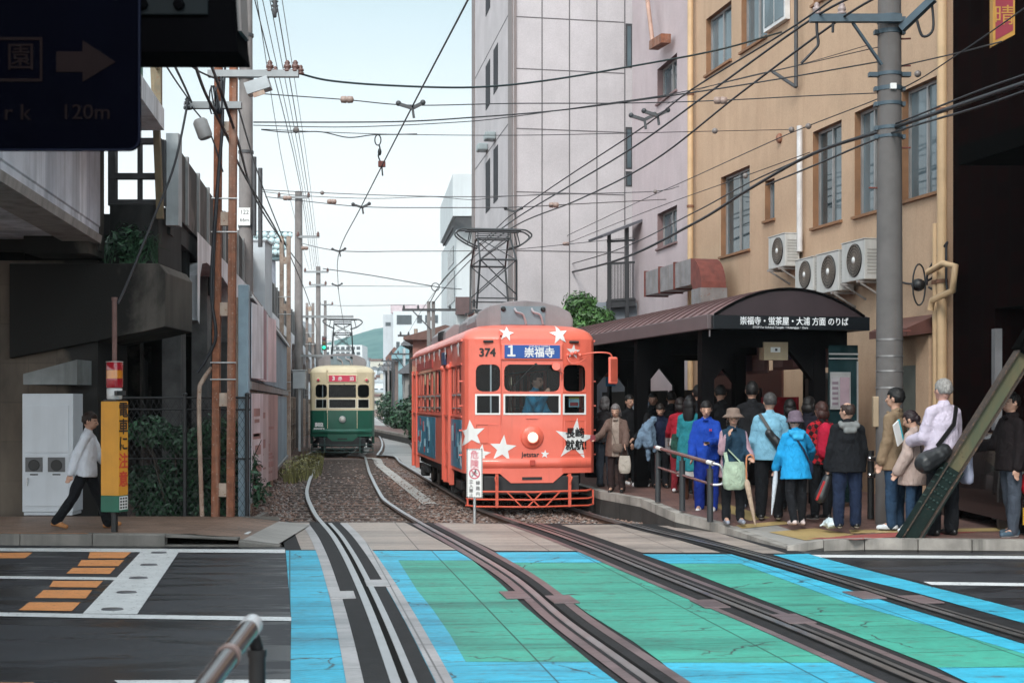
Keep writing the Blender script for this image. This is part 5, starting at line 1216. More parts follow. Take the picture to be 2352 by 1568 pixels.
for k in range(7): b.box(-.05, .02, .2, .9, 1.8+k*.18, 1.9+k*.18)
b.build('louvre', mat('louvre_grey', (.10, .10, .10), .5), db_, loc=(wx(18.8)-.02, 18.3, 1.4))
# hanging red and yellow sign
sx = (2305-CX)*17.5/F
t = thing('hanging_sign', 'red and yellow vertical shop sign at the top right corner', 'shop sign', (sx, 17.5, 0), 0)
zb_ = H-(106-HY)*17.5/F
b = MB(); b.extr([(-.13, 0, zb_), (.14, -.0, zb_+.14), (.14, 0, zb_+1.6), (-.13, 0, zb_+1.6)], (0, .12, 0)); b.build('sign_board', mat('sign_yellow', (.42, .21, .03), .5, .15), t)
b = MB(); b.extr([(-.10, -.006, zb_+.07), (.115, -.006, zb_+.19), (.115, -.006, zb_+1.6), (-.10, -.006, zb_+1.6)], (0, .005, 0)); b.build('sign_face', mat('sign_red', (.24, .012, .03), .5, .15), t)
text('晴', .26, mat('sign_yellow', (.42, .21, .03)), t, frame((.005, -.009, zb_+.36), (1, 0, 0)), .0)
b = MB(); b.tube([(.14, .06, zb_+.9), (1.5, .5, zb_+.9)], .02, 6); b.build('bracket', M_DKMET, t)
# ---- air conditioners, duct
M_AC = mat('ac_ivory', (.55, .54, .52), .5, .08, 3, streak=.3); M_FAN = mat('fan_grille', (.13, .10, .085), .5, .2)
def aircon(x, yb, lab, sc=1.):
    d, z = facade_pt(x, yb, FD, .213); p = V((FX(d), d, z))
    t = thing('air_conditioner', lab, 'air conditioner', p, atan2(t_bk.y, t_bk.x), 'air conditioner units on the orange wall')   # x along the wall, -y... out of the wall = +y
    w, h_, dp = .82*sc, .62*sc, .30
    b = MB(); b.box(0, w, .08, .08+dp, 0, h_); b.build('casing', M_AC, t, bevel=.018)
    b = MB(); b.box(-.008, w+.008, .07, .09+dp, h_, h_+.018); b.build('lid', M_AC, t, bevel=.004)
    b = MB()
    for k in range(8): b.box(-.008, .004, .12, .33, .10+k*.055, .125+k*.055)
    b.build('side_louvre', mat('louvre_pale', (.36, .35, .33), .6), t)
    yo = .08+dp
    b = MB(); b.M = MX.Translation((w*.42, yo, h_*.52)) @ MX.Rotation(R(-90), 4, 'X'); r = h_*.42
    b.lathe([(r, -.01), (r, .012), (r*.96, .02), (r*.94, .004), (.02, .004)], 28, 0)
    for k in range(5): b.tube([((r*(.25+.17*k))*cos(a*2*pi/20), (r*(.25+.17*k))*sin(a*2*pi/20), .02) for a in range(21)], .005, 4, 1)
    for k in range(24): a = k*2*pi/24; b.tube([(r*.2*cos(a), r*.2*sin(a), .021), (r*.95*cos(a+.35), r*.95*sin(a+.35), .018)], .004, 4, 1)
    b.lathe([(r*.2, .018), (r*.19, .03), (.01, .034)], 16, 2)
    b.build('fan_grille', [M_BLACK, mat('grille_tan', (.24, .20, .17), .5), M_WPAINT], t)
    for q in (.12, w-.16):
        b = MB(); b.bar((q, 0, -.03), (q, .46, -.03), .04, .04); b.bar((q, 0, -.28), (q, .40, -.05), .03, .03); b.build('wall_bracket', mat('bracket_steel', (.28, .26, .25), .6, .2, spots=.3), t)
aircon(1846, 612, 'highest air conditioner, alone under the white conduit'); aircon(1912, 668, 'lowest left air conditioner just above the arched shelter roof', .98); aircon(1972, 668, 'middle air conditioner with its large fan beside the grey pole', 1.12); aircon(2034, 642, 'air conditioner partly behind the grey pole, right end of the row', 1.08)
t = thing('ventilation_duct', 'rusty galvanised duct with a red elbow on the orange wall above the shelter', 'duct')
M_DUCT = mat('galvanised', (.25, .24, .245), .5, .3, 4, metal=.2, spots=.35, spcol=(.20, .10, .07), streak=.5, scol=(.13, .08, .07)); M_DRUST = mat('duct_rust', (.16, .045, .035), .8, .3, 6)
dA, dB = facade_pt(1560, 620, FD, .213)[0], facade_pt(1672, 620, FD, .213)[0]; zc = facade_pt(1672, 620, FD, .213)[1]-.05
O = V((FX(dB), dB, zc)); e_t = t_bk; up_ = V((0, 0, 1)); no = -n_in
def dp_(s_, o, z): return O+e_t*s_+no*o+up_*z
b = MB(); Lh = (dA-dB)/t_bk.y
for k in range(3):
    s0, s1 = Lh*k/3+.01, Lh*(k+1)/3-.01; b.loft([[dp_(s_, .30, -.28), dp_(s_, .85, -.28), dp_(s_, .85, .28), dp_(s_, .30, .28)] for s_ in (s0, s1)], 0, False)
    b.loft([[dp_(s_, .28, -.31), dp_(s_, .88, -.31), dp_(s_, .88, .31), dp_(s_, .28, .31)] for s_ in (s1-.02, s1+.02)], 1, False)
b.build('duct_run', [M_DUCT, M_DRUST], t)
b = MB(); rings = []
for k in range(9):
    a = k/8*pi/2; cx, cz = 0., -.40
    ri, ro = .12, .68
    rings.append([dp_(cx-ri*sin(a), .30, cz+ri*cos(a)), dp_(cx-ri*sin(a), .85, cz+ri*cos(a)), dp_(cx-ro*sin(a), .85, cz+ro*cos(a)), dp_(cx-ro*sin(a), .30, cz+ro*cos(a))])
b.loft(rings, 0, False); 
b.build('elbow', [M_DRUST], t)
b = MB(); b.loft([[dp_(-.10, .28, z), dp_(-.10, .87, z), dp_(-.70, .87, z), dp_(-.70, .28, z)] for z in (-1.1, -.40)], 0, False); b.build('duct_drop', M_DUCT, t)
# ---- pink building
pk = thing('apartment_building', 'pale pink rendered building between the grey tower and the orange building', 'building')
PA, PK = 4.25+.17*34, .17
def pw(xl, xr, yt, yb):
    d1, zt = facade_pt(xl, yt, PA, PK); d2, _ = facade_pt(xr, yt, PA, PK); _, zb = facade_pt(xl, yb, PA, PK); return (d2, d1, zb, zt)
Yp = facade_pt(1452, 700, PA, PK)[0]
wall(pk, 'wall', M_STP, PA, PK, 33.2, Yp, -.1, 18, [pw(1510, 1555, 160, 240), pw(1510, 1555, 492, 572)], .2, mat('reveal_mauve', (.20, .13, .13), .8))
b = MB(); q0, q1 = V((PA-PK*33.2, 33.2, 0)), V((PA-PK*Yp, Yp, 0)); b.face([q1, q1+V((6, 1, 0)), q1+V((6, 1, 18)), q1+V((0, 0, 18))]); b.face([q0+V((0, 0, 18)), q1+V((0, 0, 18)), q1+V((6, 1, 18)), q0+V((6, 1, 18))]); b.build('rear_wall', M_STP, pk)
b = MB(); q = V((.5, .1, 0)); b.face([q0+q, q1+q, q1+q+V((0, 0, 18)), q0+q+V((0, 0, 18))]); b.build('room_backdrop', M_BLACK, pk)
def on_pink(x, y, o=0): d, z = facade_pt(x, y, PA, PK); return V((PA-PK*d-o, d, z))
b = MB(); b.tube([on_pink(1506, -60, .3), on_pink(1526, 98, .3)], .06, 6); b.build('sign_strut', mat('strut_salmon', (.45, .28, .22), .6, .2, spots=.4), pk)
b = MB(); b.bar(on_pink(1524, 105, .25), on_pink(1553, 88, .25), .25, .22); b.build('wall_bracket', M_RUST, pk)
# ---- grey clad tower
gt = thing('office_tower', 'tall grey mauve tower clad in large square panels behind the orange tram', 'building')
c0 = V((.05, 42, 0)); fr_ = V((1, .2, 0)).normalized(); bk_ = V((-.145, 1, 0)).normalized()
b = MB(); pr = c0+fr_*4.6; pl_ = c0+bk_*10.5
ring = [c0, pr, pr+bk_*10.5, pl_]
b.loft([[p+V((0, 0, z)) for p in ring] for z in (-.1, 20)], 0, False); b.build('cladding', M_STG, gt)
M_JNT = mat('panel_joint', (.13, .12, .125), .7); M_TRIM = mat('corner_trim', (.20, .165, .16), .6, .12)
def onf(x, y): d = 42.; 
def front_x(x):                                   # metres along the front from the corner for a pixel column
    k = (x-CX)/F; # (.05+fx*s) = k*(42+fy*s)
    return (k*42-.05)/(fr_.x-k*fr_.y)
b = MB(); Mx = frame(c0, fr_, (0, 0, 1)); b.M = Mx
xs_ = [front_x(x) for x in (1183, 1245, 1308, 1371, 1435)]; zs_ = [13.25, 11.72, 9.95, 8.08, 6.35, 4.5, 2.7, 15.0, 16.8]
for x in xs_: b.box(x-.018, x+.018, 0, 20, .0, .006)
for z in zs_: b.box(xs_[0]+.022, xs_[-1]-.022, z-.016, z+.016, .0, .006)
b.build('panel_joint', M_JNT, gt)
b = MB(); b.M = Mx; b.box(.005, .075, -.1, 20, -.02, .05); b.build('corner_trim', M_TRIM, gt)
b = MB(); b.M = frame(c0, -bk_, (0, 0, 1))
b.box(-1.0, -.10, -.1, 20, -.01, .03, 0); b.box(-10.5, -9.7, -.1, 20, -.01, .03, 0)
b.build('corner_trim', M_TRIM, gt)
def left_s(x): k = (x-CX)/F; return (k*42-.05)/(bk_.x-k*bk_.y)
for (xa, xb), zz in (((1134, 1144), ((8.35, 10.1), (11.9, 13.35), (15.0, 16.6))), ((1116, 1126), ((8.3, 10.0), (11.8, 13.3), (15.0, 16.6)))):
    sa, sb = left_s(xa), left_s(xb)
    for z0, z1 in zz:
        b = MB(); b.M = frame(c0, -bk_, (0, 0, 1)); b.box(-sa, -sb, z0, z1, .004, .012, 0) if sa > sb else b.box(-sb, -sa, z0, z1, .004, .012, 0)
        b.build('window', mat('slit_dark', (.035, .035, .04), .7, .2, spec=.15), gt)
b = MB(); b.M = frame(c0, -bk_, (0, 0, 1))
for z in (13.6, 10.3, 6.9): b.box(-9.7, -1.0, z-.02, z+.02, .0, .006)
b.build('panel_joint', M_JNT, gt)
for x in (1119, 1137):
    s_ = left_s(x); b = MB(); b.M = frame(c0, -bk_, (0, 0, 1)); b.box(-s_-.28, -s_+.28, 10.35, 10.6, .0, .35); b.build('vent_hood', mat('hood_steel', (.26, .30, .31), .4), gt, bevel=.05)
for y0, y1 in ((57, 158), (294, 390), (395, 430)):
    b = MB(); b.M = Mx; a, c = front_x(1437), front_x(1452); z1, z0 = H-(y0-HY)*42.8/F, H-(y1-HY)*42.8/F
    b.box(a, c, z0, z1, .004, .012, 0); b.box(a+.05, c-.04, z0+.04, z1-.08, .013, .018, 1); b.build('window', [M_DKMET, M_PANE], gt)
# black steel balcony stair by the tower
t = thing('steel_staircase', 'black steel balcony and stair frame in front of the grey tower', 'balcony')
M_BK = mat('steel_black', (.018, .018, .022), .5, .2)
d = 38.6
Q = lambda x, y, dd=0: P(x, y, d+dd)
b = MB(); b.bar(Q(1368, 548), Q(1458, 512, .3), 1.2, .07); b.build('canopy', mat('canopy_grey', (.10, .10, .115), .5), t)
b = MB()
for x, y0 in ((1399, 535), (1440, 522)):
    for dd in (0, 1.3): b.bar(Q(x, y0, dd), V((Q(x, y0, dd).x, d+dd, -.1)), .10, .10)
for y in (555, 606, 690): b.bar(Q(1394, y), Q(1458, y-4), .06, .06)
b.build('frame', M_BK, t)
b = MB(); a, c = Q(1394, 697), Q(1460, 692); b.loft([[p+V((0, 0, -.12)), p+V((0, 1.4, -.12)), p+V((0, 1.4, .08)), p+V((0, 0, .08))] for p in (a, c)], 0, False); b.build('landing', M_BK, t)
b = MB()
for k in range(17): x = 1401+k*3.4; b.bar(Q(x, 604), Q(x, 690), .02, .02)
b.build('balusters', M_BK, t)
# annex with grey boards below the balcony
b = MB()
for k in range(9): b.box(1.9, 3.6, 38.9+.0, 39.6, 2.6+k*.22, 2.8+k*.22)
b.box(1.92, 3.58, 38.93, 39.6, -.1, 4.6); b.build('shed', mat('board_grey', (.20, .22, .25), .7, .15), label='grey boarded shed under the black steel balcony', cat='shed')
# ---- garden tree beyond the orange tram
def tree(name, lab, loc, h_, lobes, n, size, mats, rng, group=None):
    t = thing(name, lab, 'tree', loc, 0, group)
    b = MB(); b.tube(smooth_path([(0, 0, 0), (.06, .02, h_*.3), (-.03, .05, h_*.55), (.02, 0, h_*.8)], 3), [.13-.09*i/9 for i in range(10)], 8)
    for c, r in lobes[:7]: b.tube([(0, 0, h_*.45), V(c)*.6+V((0, 0, h_*.2)), c], [.06, .035, .012], 6)
    b.build('trunk', mat('bark_brown', (.07, .05, .04), .9, .3, 8, .5, 30), t)
    b = MB(); leaves(b, None, None, n, size, rng, .25, lobes=lobes); b.build('crown', mats, t); return t
rg = random.Random(21)
lobes = [((max(-.8, min(.8, rg.gauss(0, .5))), rg.gauss(0, .4), 3.68+max(-.8, min(.7, rg.gauss(0, .42)))), (rg.uniform(.3, .5), .4, rg.uniform(.25, .42))) for _ in range(22)]+[((1.0, 0, 3.0), (.4, .4, .3)), ((.6, -.2, 3.2), (.4, .4, .35)), ((-.1, -.3, 3.1), (.35, .3, .3))]
tree('garden_tree', 'round dark green tree above the shelter roof behind the orange tram', ((1322-CX)*37/F, 37, 0), 3.9, lobes, 11000, .075, LT, rg)
# ---- tram stop shelter
shp = V((3.05, 21.45, 0)); sr = V((.978, .208, 0)).normalized(); sw = V((-.208, .978, 0)).normalized(); sw = V((-.213, 1, 0)).normalized()
sh = thing('tram_shelter', 'dark tram stop shelter with arched maroon roof and white lettering on its fascia', 'shelter')
MS = MX.Identity(4)
for i in range(3): MS[i][0], MS[i][1], MS[i][2], MS[i][3] = sr[i], sw[i], (0, 0, 1)[i], shp[i]
WS, LS = 2.44, 15.
M_ROOF = mat('roof_maroon', (.17, .085, .085), .5, .15, 2, streak=.4); M_SHB = mat('shelter_black', (.004, .0035, .004), .7, .2, spec=.05)
arc = [(WS*k/14, 3.18+.41*(1-((k/14-.5)/.5)**2)) for k in range(15)]
b = MB(); b.M = MS; rings = [[(r, y, z) for r, z in arc]+[(r, y, z-.05) for r, z in arc[::-1]] for y in (.06, LS)]; b.loft(rings, 0, False)
y = .35
while y < LS:
    b.loft([[(r, q, z+.002) for r, z in arc]+[(r, q, z+.028) for r, z in arc[::-1]] for q in (y-.012, y+.012)], 1, False); y += .42
b.build('roof', [M_ROOF, mat('seam_dark', (.09, .05, .05), .5)], sh)
b = MB(); b.M = MS; b.extr([(r, 0, z) for r, z in arc][::-1]+[(0, 0, 3.175), (WS, 0, 3.175)][::1], (0, .055, 0), 0); b.build('gable', mat('gable_brown', (.035, .022, .026), .5), sh)
b = MB(); b.M = MS; b.tube([(r, -.01, z) for r, z in arc], .022, 6); b.build('gable_trim', M_SHB, sh)
b = MB(); b.M = MS; b.box(-.03, WS+.08, -.03, .055, 2.965, 3.17, 0); b.build('fascia', mat('fascia_black', (.006, .008, .011), .35), sh, bevel=.006)
b = MB(); b.M = MS; b.box(-.09, .0, .06, LS, 2.97, 3.19, 0); b.box(WS, WS+.09, .06, LS, 2.97, 3.19, 0); b.build('gutter', mat('gutter_brown', (.115, .085, .088), .5, .15), sh, bevel=.01)
b = MB(); b.M = MS; b.box(0, WS, .06, LS, 2.98, 3.06); 
for k in range(5): b.box(.02, WS, .6+k*3.4, .8+k*3.4, 2.72, 2.98)
b.build('ceiling', M_SHB, sh)
FT = MS @ frame((0, -.034, 0), (1, 0, 0))
text('崇福寺・蛍茶屋・大浦 方面 のりば', .132, mat('letter_white', (.80, .82, .84), .5), sh, FT @ MX.Translation((1.28, 3.085, 0)), .0015, sx=.86)
text('STOP For Sofukuji Temple・Hotarujaya・Oura', .046, mat('letter_white', (.8, .82, .84)), sh, FT @ MX.Translation((1.05, 2.995, 0)), .0)
for k in range(4):
    for r in (.10, 1.95):
        y = .65+k*3.4; b = MB(); b.M = MS; b.box(r-.10, r+.10, y-.10, y+.10, .1, 2.75)
        s_ = 1 if r < 1 else -1; b.extr([(r+s_*.1, y-.07, 2.74), (r+s_*.55, y-.07, 2.74), (r+s_*.1, y-.07, 2.2)], (0, .14, 0)); b.build('post', M_SHB, sh)
b = MB(); b.M = MS; b.box(-.005, .01, .2, .22, 2.86, 2.96); b.build('gutter_spout', M_LGREY, sh)
def board(par, name, w0, w1, z0, z1, m, r=2.28, items=(), lab=None):
    b = MB(); b.M = MS; b.box(r, r+.03, w0, w1, z0, z1, 0)
    for i, (a, c, e, f, mi) in enumerate(items): b.box(r-.004-.001*i, r-.002, w0+(w1-w0)*a, w0+(w1-w0)*c, z0+(z1-z0)*e, z0+(z1-z0)*f, mi)
    return b.build(name, m, par, label=lab)
PM = [mat('board_rose', (.20, .12, .12), .5), mat('poster_red', (.26, .02, .03), .5), mat('poster_brown', (.10, .05, .04), .5), mat('poster_pinkish', (.32, .20, .20), .5), mat('poster_navy', (.04, .04, .09), .5)]
board(sh, 'poster_board', 1.0, 3.25, 2.42, 2.98, PM, items=((.02, .25, .05, .9, 2), (.27, .60, .08, .92, 3), (.30, .57, .70, .9, 1), (.32, .55, .2, .6, 2), (.63, .78, .3, .6, 4), (.80, .98, .1, .4, 1)))
board(sh, 'poster_board', 3.5, 6.2, 2.38, 2.9, PM, items=((.05, .25, .1, .5, 3), (.27, .40, .1, .75, 4), (.45, .95, .08, .45, 1)))
board(sh, 'side_screen', .85, 1.9, .35, 2.25, [mat('screen_stone', (.10, .085, .08), .6, .35, 4)], 2.30)
b = MB(); b.M = MS; b.box(2.3, 2.34, 1.9, 2.0, .1, 2.9); b.box(2.3, 2.34, .75, .85, .1, 2.9); b.build('screen_frame', M_SHB, sh)
for k in range(4): board(sh, 'shade_panel', 3.9+k*2.7, 6.4+k*2.7, .35, 2.12, [mat('panel_shade_dark', (.008, .007, .008), .4, .2, spec=.15)], 2.31)  # added dark panels standing in for the deep shade behind the crowd
rb_ = board(sh, 'red_banner', 2.0, 3.6, 1.45, 1.95, [mat('banner_red', (.36, .015, .03), .5)], 2.2)
text('定', .28, M_WPAINT, rb_, MS @ frame((2.19, 2.28, 1.72), (0, -1, 0)), .003)
b = MB(); b.M = MS; b.box(1.02, 1.42, .55, .75, 2.52, 2.80, 0); b.box(1.13, 1.29, .543, .55, 2.64, 2.72, 1); b.box(1.20, 1.24, .538, .543, 2.66, 2.70, 2); b.build('speaker_box', [mat('box_cream', (.42, .33, .22), .5), M_WPAINT, M_DKMET], sh, bevel=.02)
# glazed end panel with timetable
b = MB(); b.M = MS; x0, x1 = 1.98, 2.47
b.box(x0, x1, .28, .30, .3, 2.75, 0); b.build('end_screen', mat('screen_teal', (.012, .030, .034), .08, .4, 3, spec=.6), sh)
b = MB(); b.M = MS
for q0, q1, z0, z1 in ((x0, x1, 2.60, 2.625), (x0, x1, 2.53, 2.55), (x1-.02, x1, .3, 2.5)): b.box(q0, q1, .262, .279, z0, z1)
b.build('screen_trim', M_LGREY, sh)
b = MB(); b.M = MS; b.box(1.99, 2.33, .24, .26, 1.75, 2.33, 0); b.box(2.01, 2.13, .236, .24, 1.78, 2.25, 1); b.box(2.15, 2.31, .236, .24, 1.78, 2.25, 2)
for k in range(5): b.box(2.02, 2.12, .233, .236, 1.82+k*.08, 1.86+k*.08, 3)
b.build('timetable', [M_LGREY, mat('paper_grey', (.30, .29, .31), .6), mat('paper_pink', (.30, .22, .26), .6), mat('ink_mauve', (.16, .12, .15), .6)], sh)
# notice board on the platform, small sign and box
b = MB(); b.box(-.22, .22, -.06, .06, .1, 2.0, 0); b.box(-.19, .19, -.068, -.06, 1.3, 1.62, 1); b.box(-.19, .19, -.068, -.06, .92, 1.24, 2); b.box(-.17, .17, -.072, -.068, 1.52, 1.60, 3)
b.build('notice_board', [M_SHB, mat('map_pale', (.30, .34, .40), .4, .4, 12), mat('map_blue', (.22, .28, .34), .4, .4, 12), mat('map_head', (.03, .22, .5), .4)], loc=((1468-CX)*27.5/F, 27.5, .3), label='dark notice board with pale blue maps behind the boarding passengers', cat='notice board')
b = MB(); b.box(-.10, .10, -.03, .03, 2.1, 2.3, 1); b.box(-.12, .12, -.04, .04, 2.3, 2.4, 2); b.tube([(0, 0, .1), (0, 0, 2.1)], .03, 8, 0); b.build('stop_sign', [M_SHB, mat('stop_blue', (.02, .20, .42), .5), M_DRUST], loc=((1402-CX)*30/F, 30, .1), label='small blue stop sign on a post behind the orange tram mirror', cat='sign')
# ---- platform railing
t = thing('guard_rail', 'brown tubular handrail on three black posts along the platform edge', 'railing', group='tubular steel guard rails')
pts = [G(1511, 1152, .31), G(1567, 1173, .25), G(1631, 1198, .17)]
tops = []
for p, yt in zip(pts, (1028, 1044, 1062)):
    zt = H-(yt-HY)*p.y/F; tops.append(V((p.x, p.y, zt)))
    b = MB(); b.tube([p, V((p.x, p.y, zt-.10))], .045, 12); b.tube([V((p.x, p.y, zt-.10)), V((p.x, p.y, zt-.085))], .05, 12); b.tube([V((p.x, p.y, zt-.085)), V((p.x, p.y, zt))], .022, 10); b.build('rail_post', mat('post_grey', (.035, .038, .042), .4), t)
M_BRT = mat('rail_brown', (.17, .10, .10), .25, .25, 5, coat=.4)
e0 = tops[0]+(tops[0]-tops[1]).normalized()*.12; e1 = tops[2]+(tops[2]-tops[1]).normalized()*.10
b = MB(); b.tube([e0, tops[0], tops[1], tops[2], e1], .030, 12); b.build('top_rail', M_BRT, t)
for a, c in ((e0, tops[0].lerp(tops[1], .16)), (tops[1].lerp(tops[2], .85), e1)):
    b = MB(); b.tube([a.lerp(c, .3), c], .033, 12); b.build('rail_sleeve', M_WPAINT, t)
b = MB(); dz = V((0, 0, -.30)); b.tube([tops[0]+dz, tops[1]+dz, tops[2]+dz, e1+dz], .020, 10); b.build('lower_rail', M_BRT, t)
b = MB(); b.tube(smooth_path([e1, e1+V((.10, -.02, -.03)), e1+V((.14, -.02, -.14)), e1+V((.13, -.02, -.28)), e1+dz], 5), .018, 8); b.build('end_loop', M_LGREY, t)
t = thing('guard_rail', 'short chrome ended pair of rail stubs beside the grey pole', 'railing', group='tubular steel guard rails')
b = MB(); p = P(2000, 1200, 20.9); b.tube([V((p.x, 20.9, .15)), V((p.x, 20.9, 1.15))], .05, 12); b.build('rail_post', M_BLACK, t)
for y in (1053, 1091):
    a, c = P(2003, y, 20.85), P(2075, y-1, 20.85); b = MB(); b.tube([a, c], .032, 10); o = b.build('rail', M_WPAINT if y < 1060 else mat('rail_dark', (.06, .06, .065), .3), t)
    b = MB(); b.tube([a-V((.03, 0, 0)), a+V((.12, 0, 0))], .04, 10); b.ell(a-V((.03, 0, 0)), .04, .04, .04, 10, 7); b.build('chrome_joint', mat('chrome', (.7, .7, .72), .12, metal=1), t)
# ---- concrete pole on the right
pd = 20.4; px_ = (2043-CX)*pd/F
rp_ = thing('utility_pole', 'large grey concrete pole with blue steel crossarm in front of the orange building', 'utility pole', (px_, pd, 0))
M_POLE2 = mat('pole_grey', (.125, .115, .113), .85, .14, 4, .45, 70, streak=.55, scol=(.14, .08, .05))
b = MB(); b.tube([(0, 0, .1), (0, 0, 9.5)], [.20, .155], 22); b.build('pole_shaft', M_POLE2, rp_)
def zpx(y): return H-(y-HY)*pd/F
def rpx(z): return .20-.045*(z-.1)/9.4
M_BAND = mat('band_blue', (.055, .085, .11), .5, .2, 6)
for y, h_ in ((45, .10), (75, .06), (172, .05), (205, .06), (240, .05), (295, .05), (315, .04)):
    z = zpx(y); b = MB(); b.tube([(0, 0, z-h_/2), (0, 0, z+h_/2)], rpx(z)+.012, 22); b.box(-.30 if y in (172,) else -.22, -.15, -.05, .05, z-.03, z+.03); b.box(.15, .30 if y in (172,) else .22, -.05, .05, z-.03, z+.03); b.build('band', M_BAND, rp_)
b = MB(); z = zpx(53); b.box((1852-2043)*pd/F, .1, -.29, -.19, z-.055, z+.055); b.build('crossarm', M_BAND, rp_)
for x in (1868, 1925): insul(rp_, ((x-2043)*pd/F, -.24, zpx(33)), mat('insulator_pale', (.35, .27, .26), .3), 1.0)
b = MB(); b.bar((.12, -.2, zpx(75)), ((2120-2043)*pd/F, -.5, zpx(20)), .10, .10); b.build('crossarm', M_BAND, rp_)
b = MB(); b.bar(((1950-2043)*pd/F, -.22, zpx(62)), (-.15, -.15, zpx(155)), .05, .03); b.build('brace', M_BAND, rp_)
b = MB(); a = V(((1868-2043)*pd/F, -.24, 0)); b.tube(smooth_path([a+V((0, 0, zpx(30))), a+V((0, 0, zpx(80))), a+V((.02, 0, zpx(110))), a+V((-.04, 0, zpx(125))), a+V((-.22, 0, zpx(155)))], 4), .022, 6)
b.tube([((1905-2043)*pd/F, -.24, zpx(60)), ((1904-2043)*pd/F, -.24, zpx(85))], .02, 6); b.tube(smooth_path([(.28, -.4, zpx(65)), (.36, -.4, zpx(100)), (.5, -.42, zpx(85)), (.48, -.42, zpx(20))], 5), .02, 6); b.build('jumper_cable', M_WIRE, rp_)
for y in (780, 818, 852, 890): 
    z = zpx(y)
    if z > .3: b = MB(); b.tube([(0, 0, z-.012), (0, 0, z+.012)], rpx(z)+.006, 22); b.build('strap', mat('strap_steel', (.30, .29, .29), .35, metal=.6), rp_)
for y, sx_ in ((432, -1), (340, 1), (152, 1), (90, 1), (760, 1)):
    z = zpx(y); b = MB(); b.tube([(sx_*.15, 0, z), (sx_*.30, -.02, z)], .013, 6); b.build('step_bolt', M_DRUST, rp_)
b = MB(); b.box(-.04, .05, -.215, -.16, zpx(212), zpx(198)); b.build('insulator', M_WPAINT, rp_, bevel=.01)
b = MB(); b.box(-.25, -.17, -.08, .02, zpx(980), zpx(910)); b.build('meter_box', mat('box_tan', (.36, .27, .18), .5), rp_, bevel=.01)
# ---- green riveted strut of the footbridge
t = thing('steel_strut', 'sloping riveted green steel strut standing on the right pavement', 'strut')
ba, dirv = P(2086, 1238, 17.95), (P(2372, 790, 18.0)-P(2093, 1236, 18.0)).normalized()
Ms = MX.Identity(4); yv = V((0, 1, 0)); xv = dirv.cross(yv).normalized()*-1
xv = yv.cross(dirv).normalized()
for i in range(3): Ms[i][0], Ms[i][1], Ms[i][2], Ms[i][3] = xv[i], yv[i], dirv[i], ba[i]
def m_strut():
    s = NT('strut_weathered'); a = s.noise(1.5, 6, s.coords((1, 1, .5)), .6, .4); g = s.ramp(a, [(.3, (.022, .05, .034)), (.5, (.07, .09, .05)), (.68, (.15, .12, .06))])
    f = s.ramp(s.noise(5, 6, None, .7), [(.62, BLK), (.68, WHT)]); s.col(s.mix(f, g, (.03, .022, .016))); s.set(rough=.6); return s.m
M_GD = mat('strut_dark', (.006, .016, .014), .6, .3, 8, spec=.2, spots=.3, spcol=(.05, .03, .02))
W2 = .225
b = MB(); b.M = Ms; b.box(-.088, .088, -.010, .010, .3, 7, 0); b.build('web', m_strut(), t)
b = MB(); b.M = Ms
for s_ in (-1, 1): b.box(*sorted((s_*.088, s_*.106)), -.10, .10, .0, 7)
b.build('flange', mat('flange_rust', (.05, .035, .028), .7, .3, 6, spots=.5, spcol=(.16, .09, .05)), t)
b = MB(); b.M = Ms; b.box(-.086, .086, -.05, -.011, .0, 1.05); 
for s_ in (-1, 1): b.box(*sorted((s_*.108, s_*.126)), -.105, .105, -.05, 1.07)
b.build('splice_plate', M_GD, t)
b = MB(); b.M = Ms
for i in range(6):
    for j in range(3): b.ell(((j-1)*.052, -.054, .48+i*.10), .017, .014, .017, 8, 6)
    for j in range(2): b.ell((-.128, -.06+.08*j, .48+i*.10), .014, .017, .017, 8, 6)
b.build('rivets', mat('rivet_green', (.012, .035, .03), .5), t)
b = MB(); b.M = Ms; b.box(-.14, .14, -.12, .12, 2.75, 3.2); b.build('gusset', M_VOID, t)
# ---- car just entering the picture at the right
t = thing('parked_car', 'dark car with red tail lamp and yellow plate at the right edge', 'car', ((2338-CX)*17.9/F+.93, 18.1, .0))
b = MB(); prof_ = [(-2.1, .3), (-2.15, .75), (-1.9, .95), (-1.35, 1.02), (-.9, 1.45), (1.2, 1.5), (2.0, 1.05), (2.1, .6), (2.05, .3)]
b.M = MX.Translation((0, 2.1, 0)); rings = []
for x, k in ((-.80, .90), (-.74, .97), (-.5, 1.), (.5, 1.), (.74, .97), (.80, .90)): rings.append([(x*(1-.12*max(0, z-.9)), y*k, .3+(z-.3)*k) for y, z in prof_])
b.loft(rings, 0, True); b.build('body', mat('car_black', (.012, .006, .007), .2, coat=.6), t)
for x in (-.68, .68):
    for y in (.75, 3.4):
        b = MB(); b.M = MX.Translation((x, y, .32)) @ MX.Rotation(R(90), 4, 'Y'); b.lathe([(.2, -.1), (.32, -.09), (.32, .09), (.2, .1), (.05, .08)], 20); b.build('wheel', M_BLACK, t)
for x in (-.72, .72): b = MB(); b.ell((x, .06, .82), .09, .06, .16, 10, 8); b.build('tail_lamp', mat('tail_red', (.42, .01, .02), .15, coat=.5), t)
b = MB(); b.box(-.80, -.48, -.02, -.0, .30, .52, 0); b.box(-.75, -.53, -.024, -.02, .35, .47, 1); b.build('number_plate', [mat('plate_yellow', (.62, .36, .02), .4), M_BLACK], t)
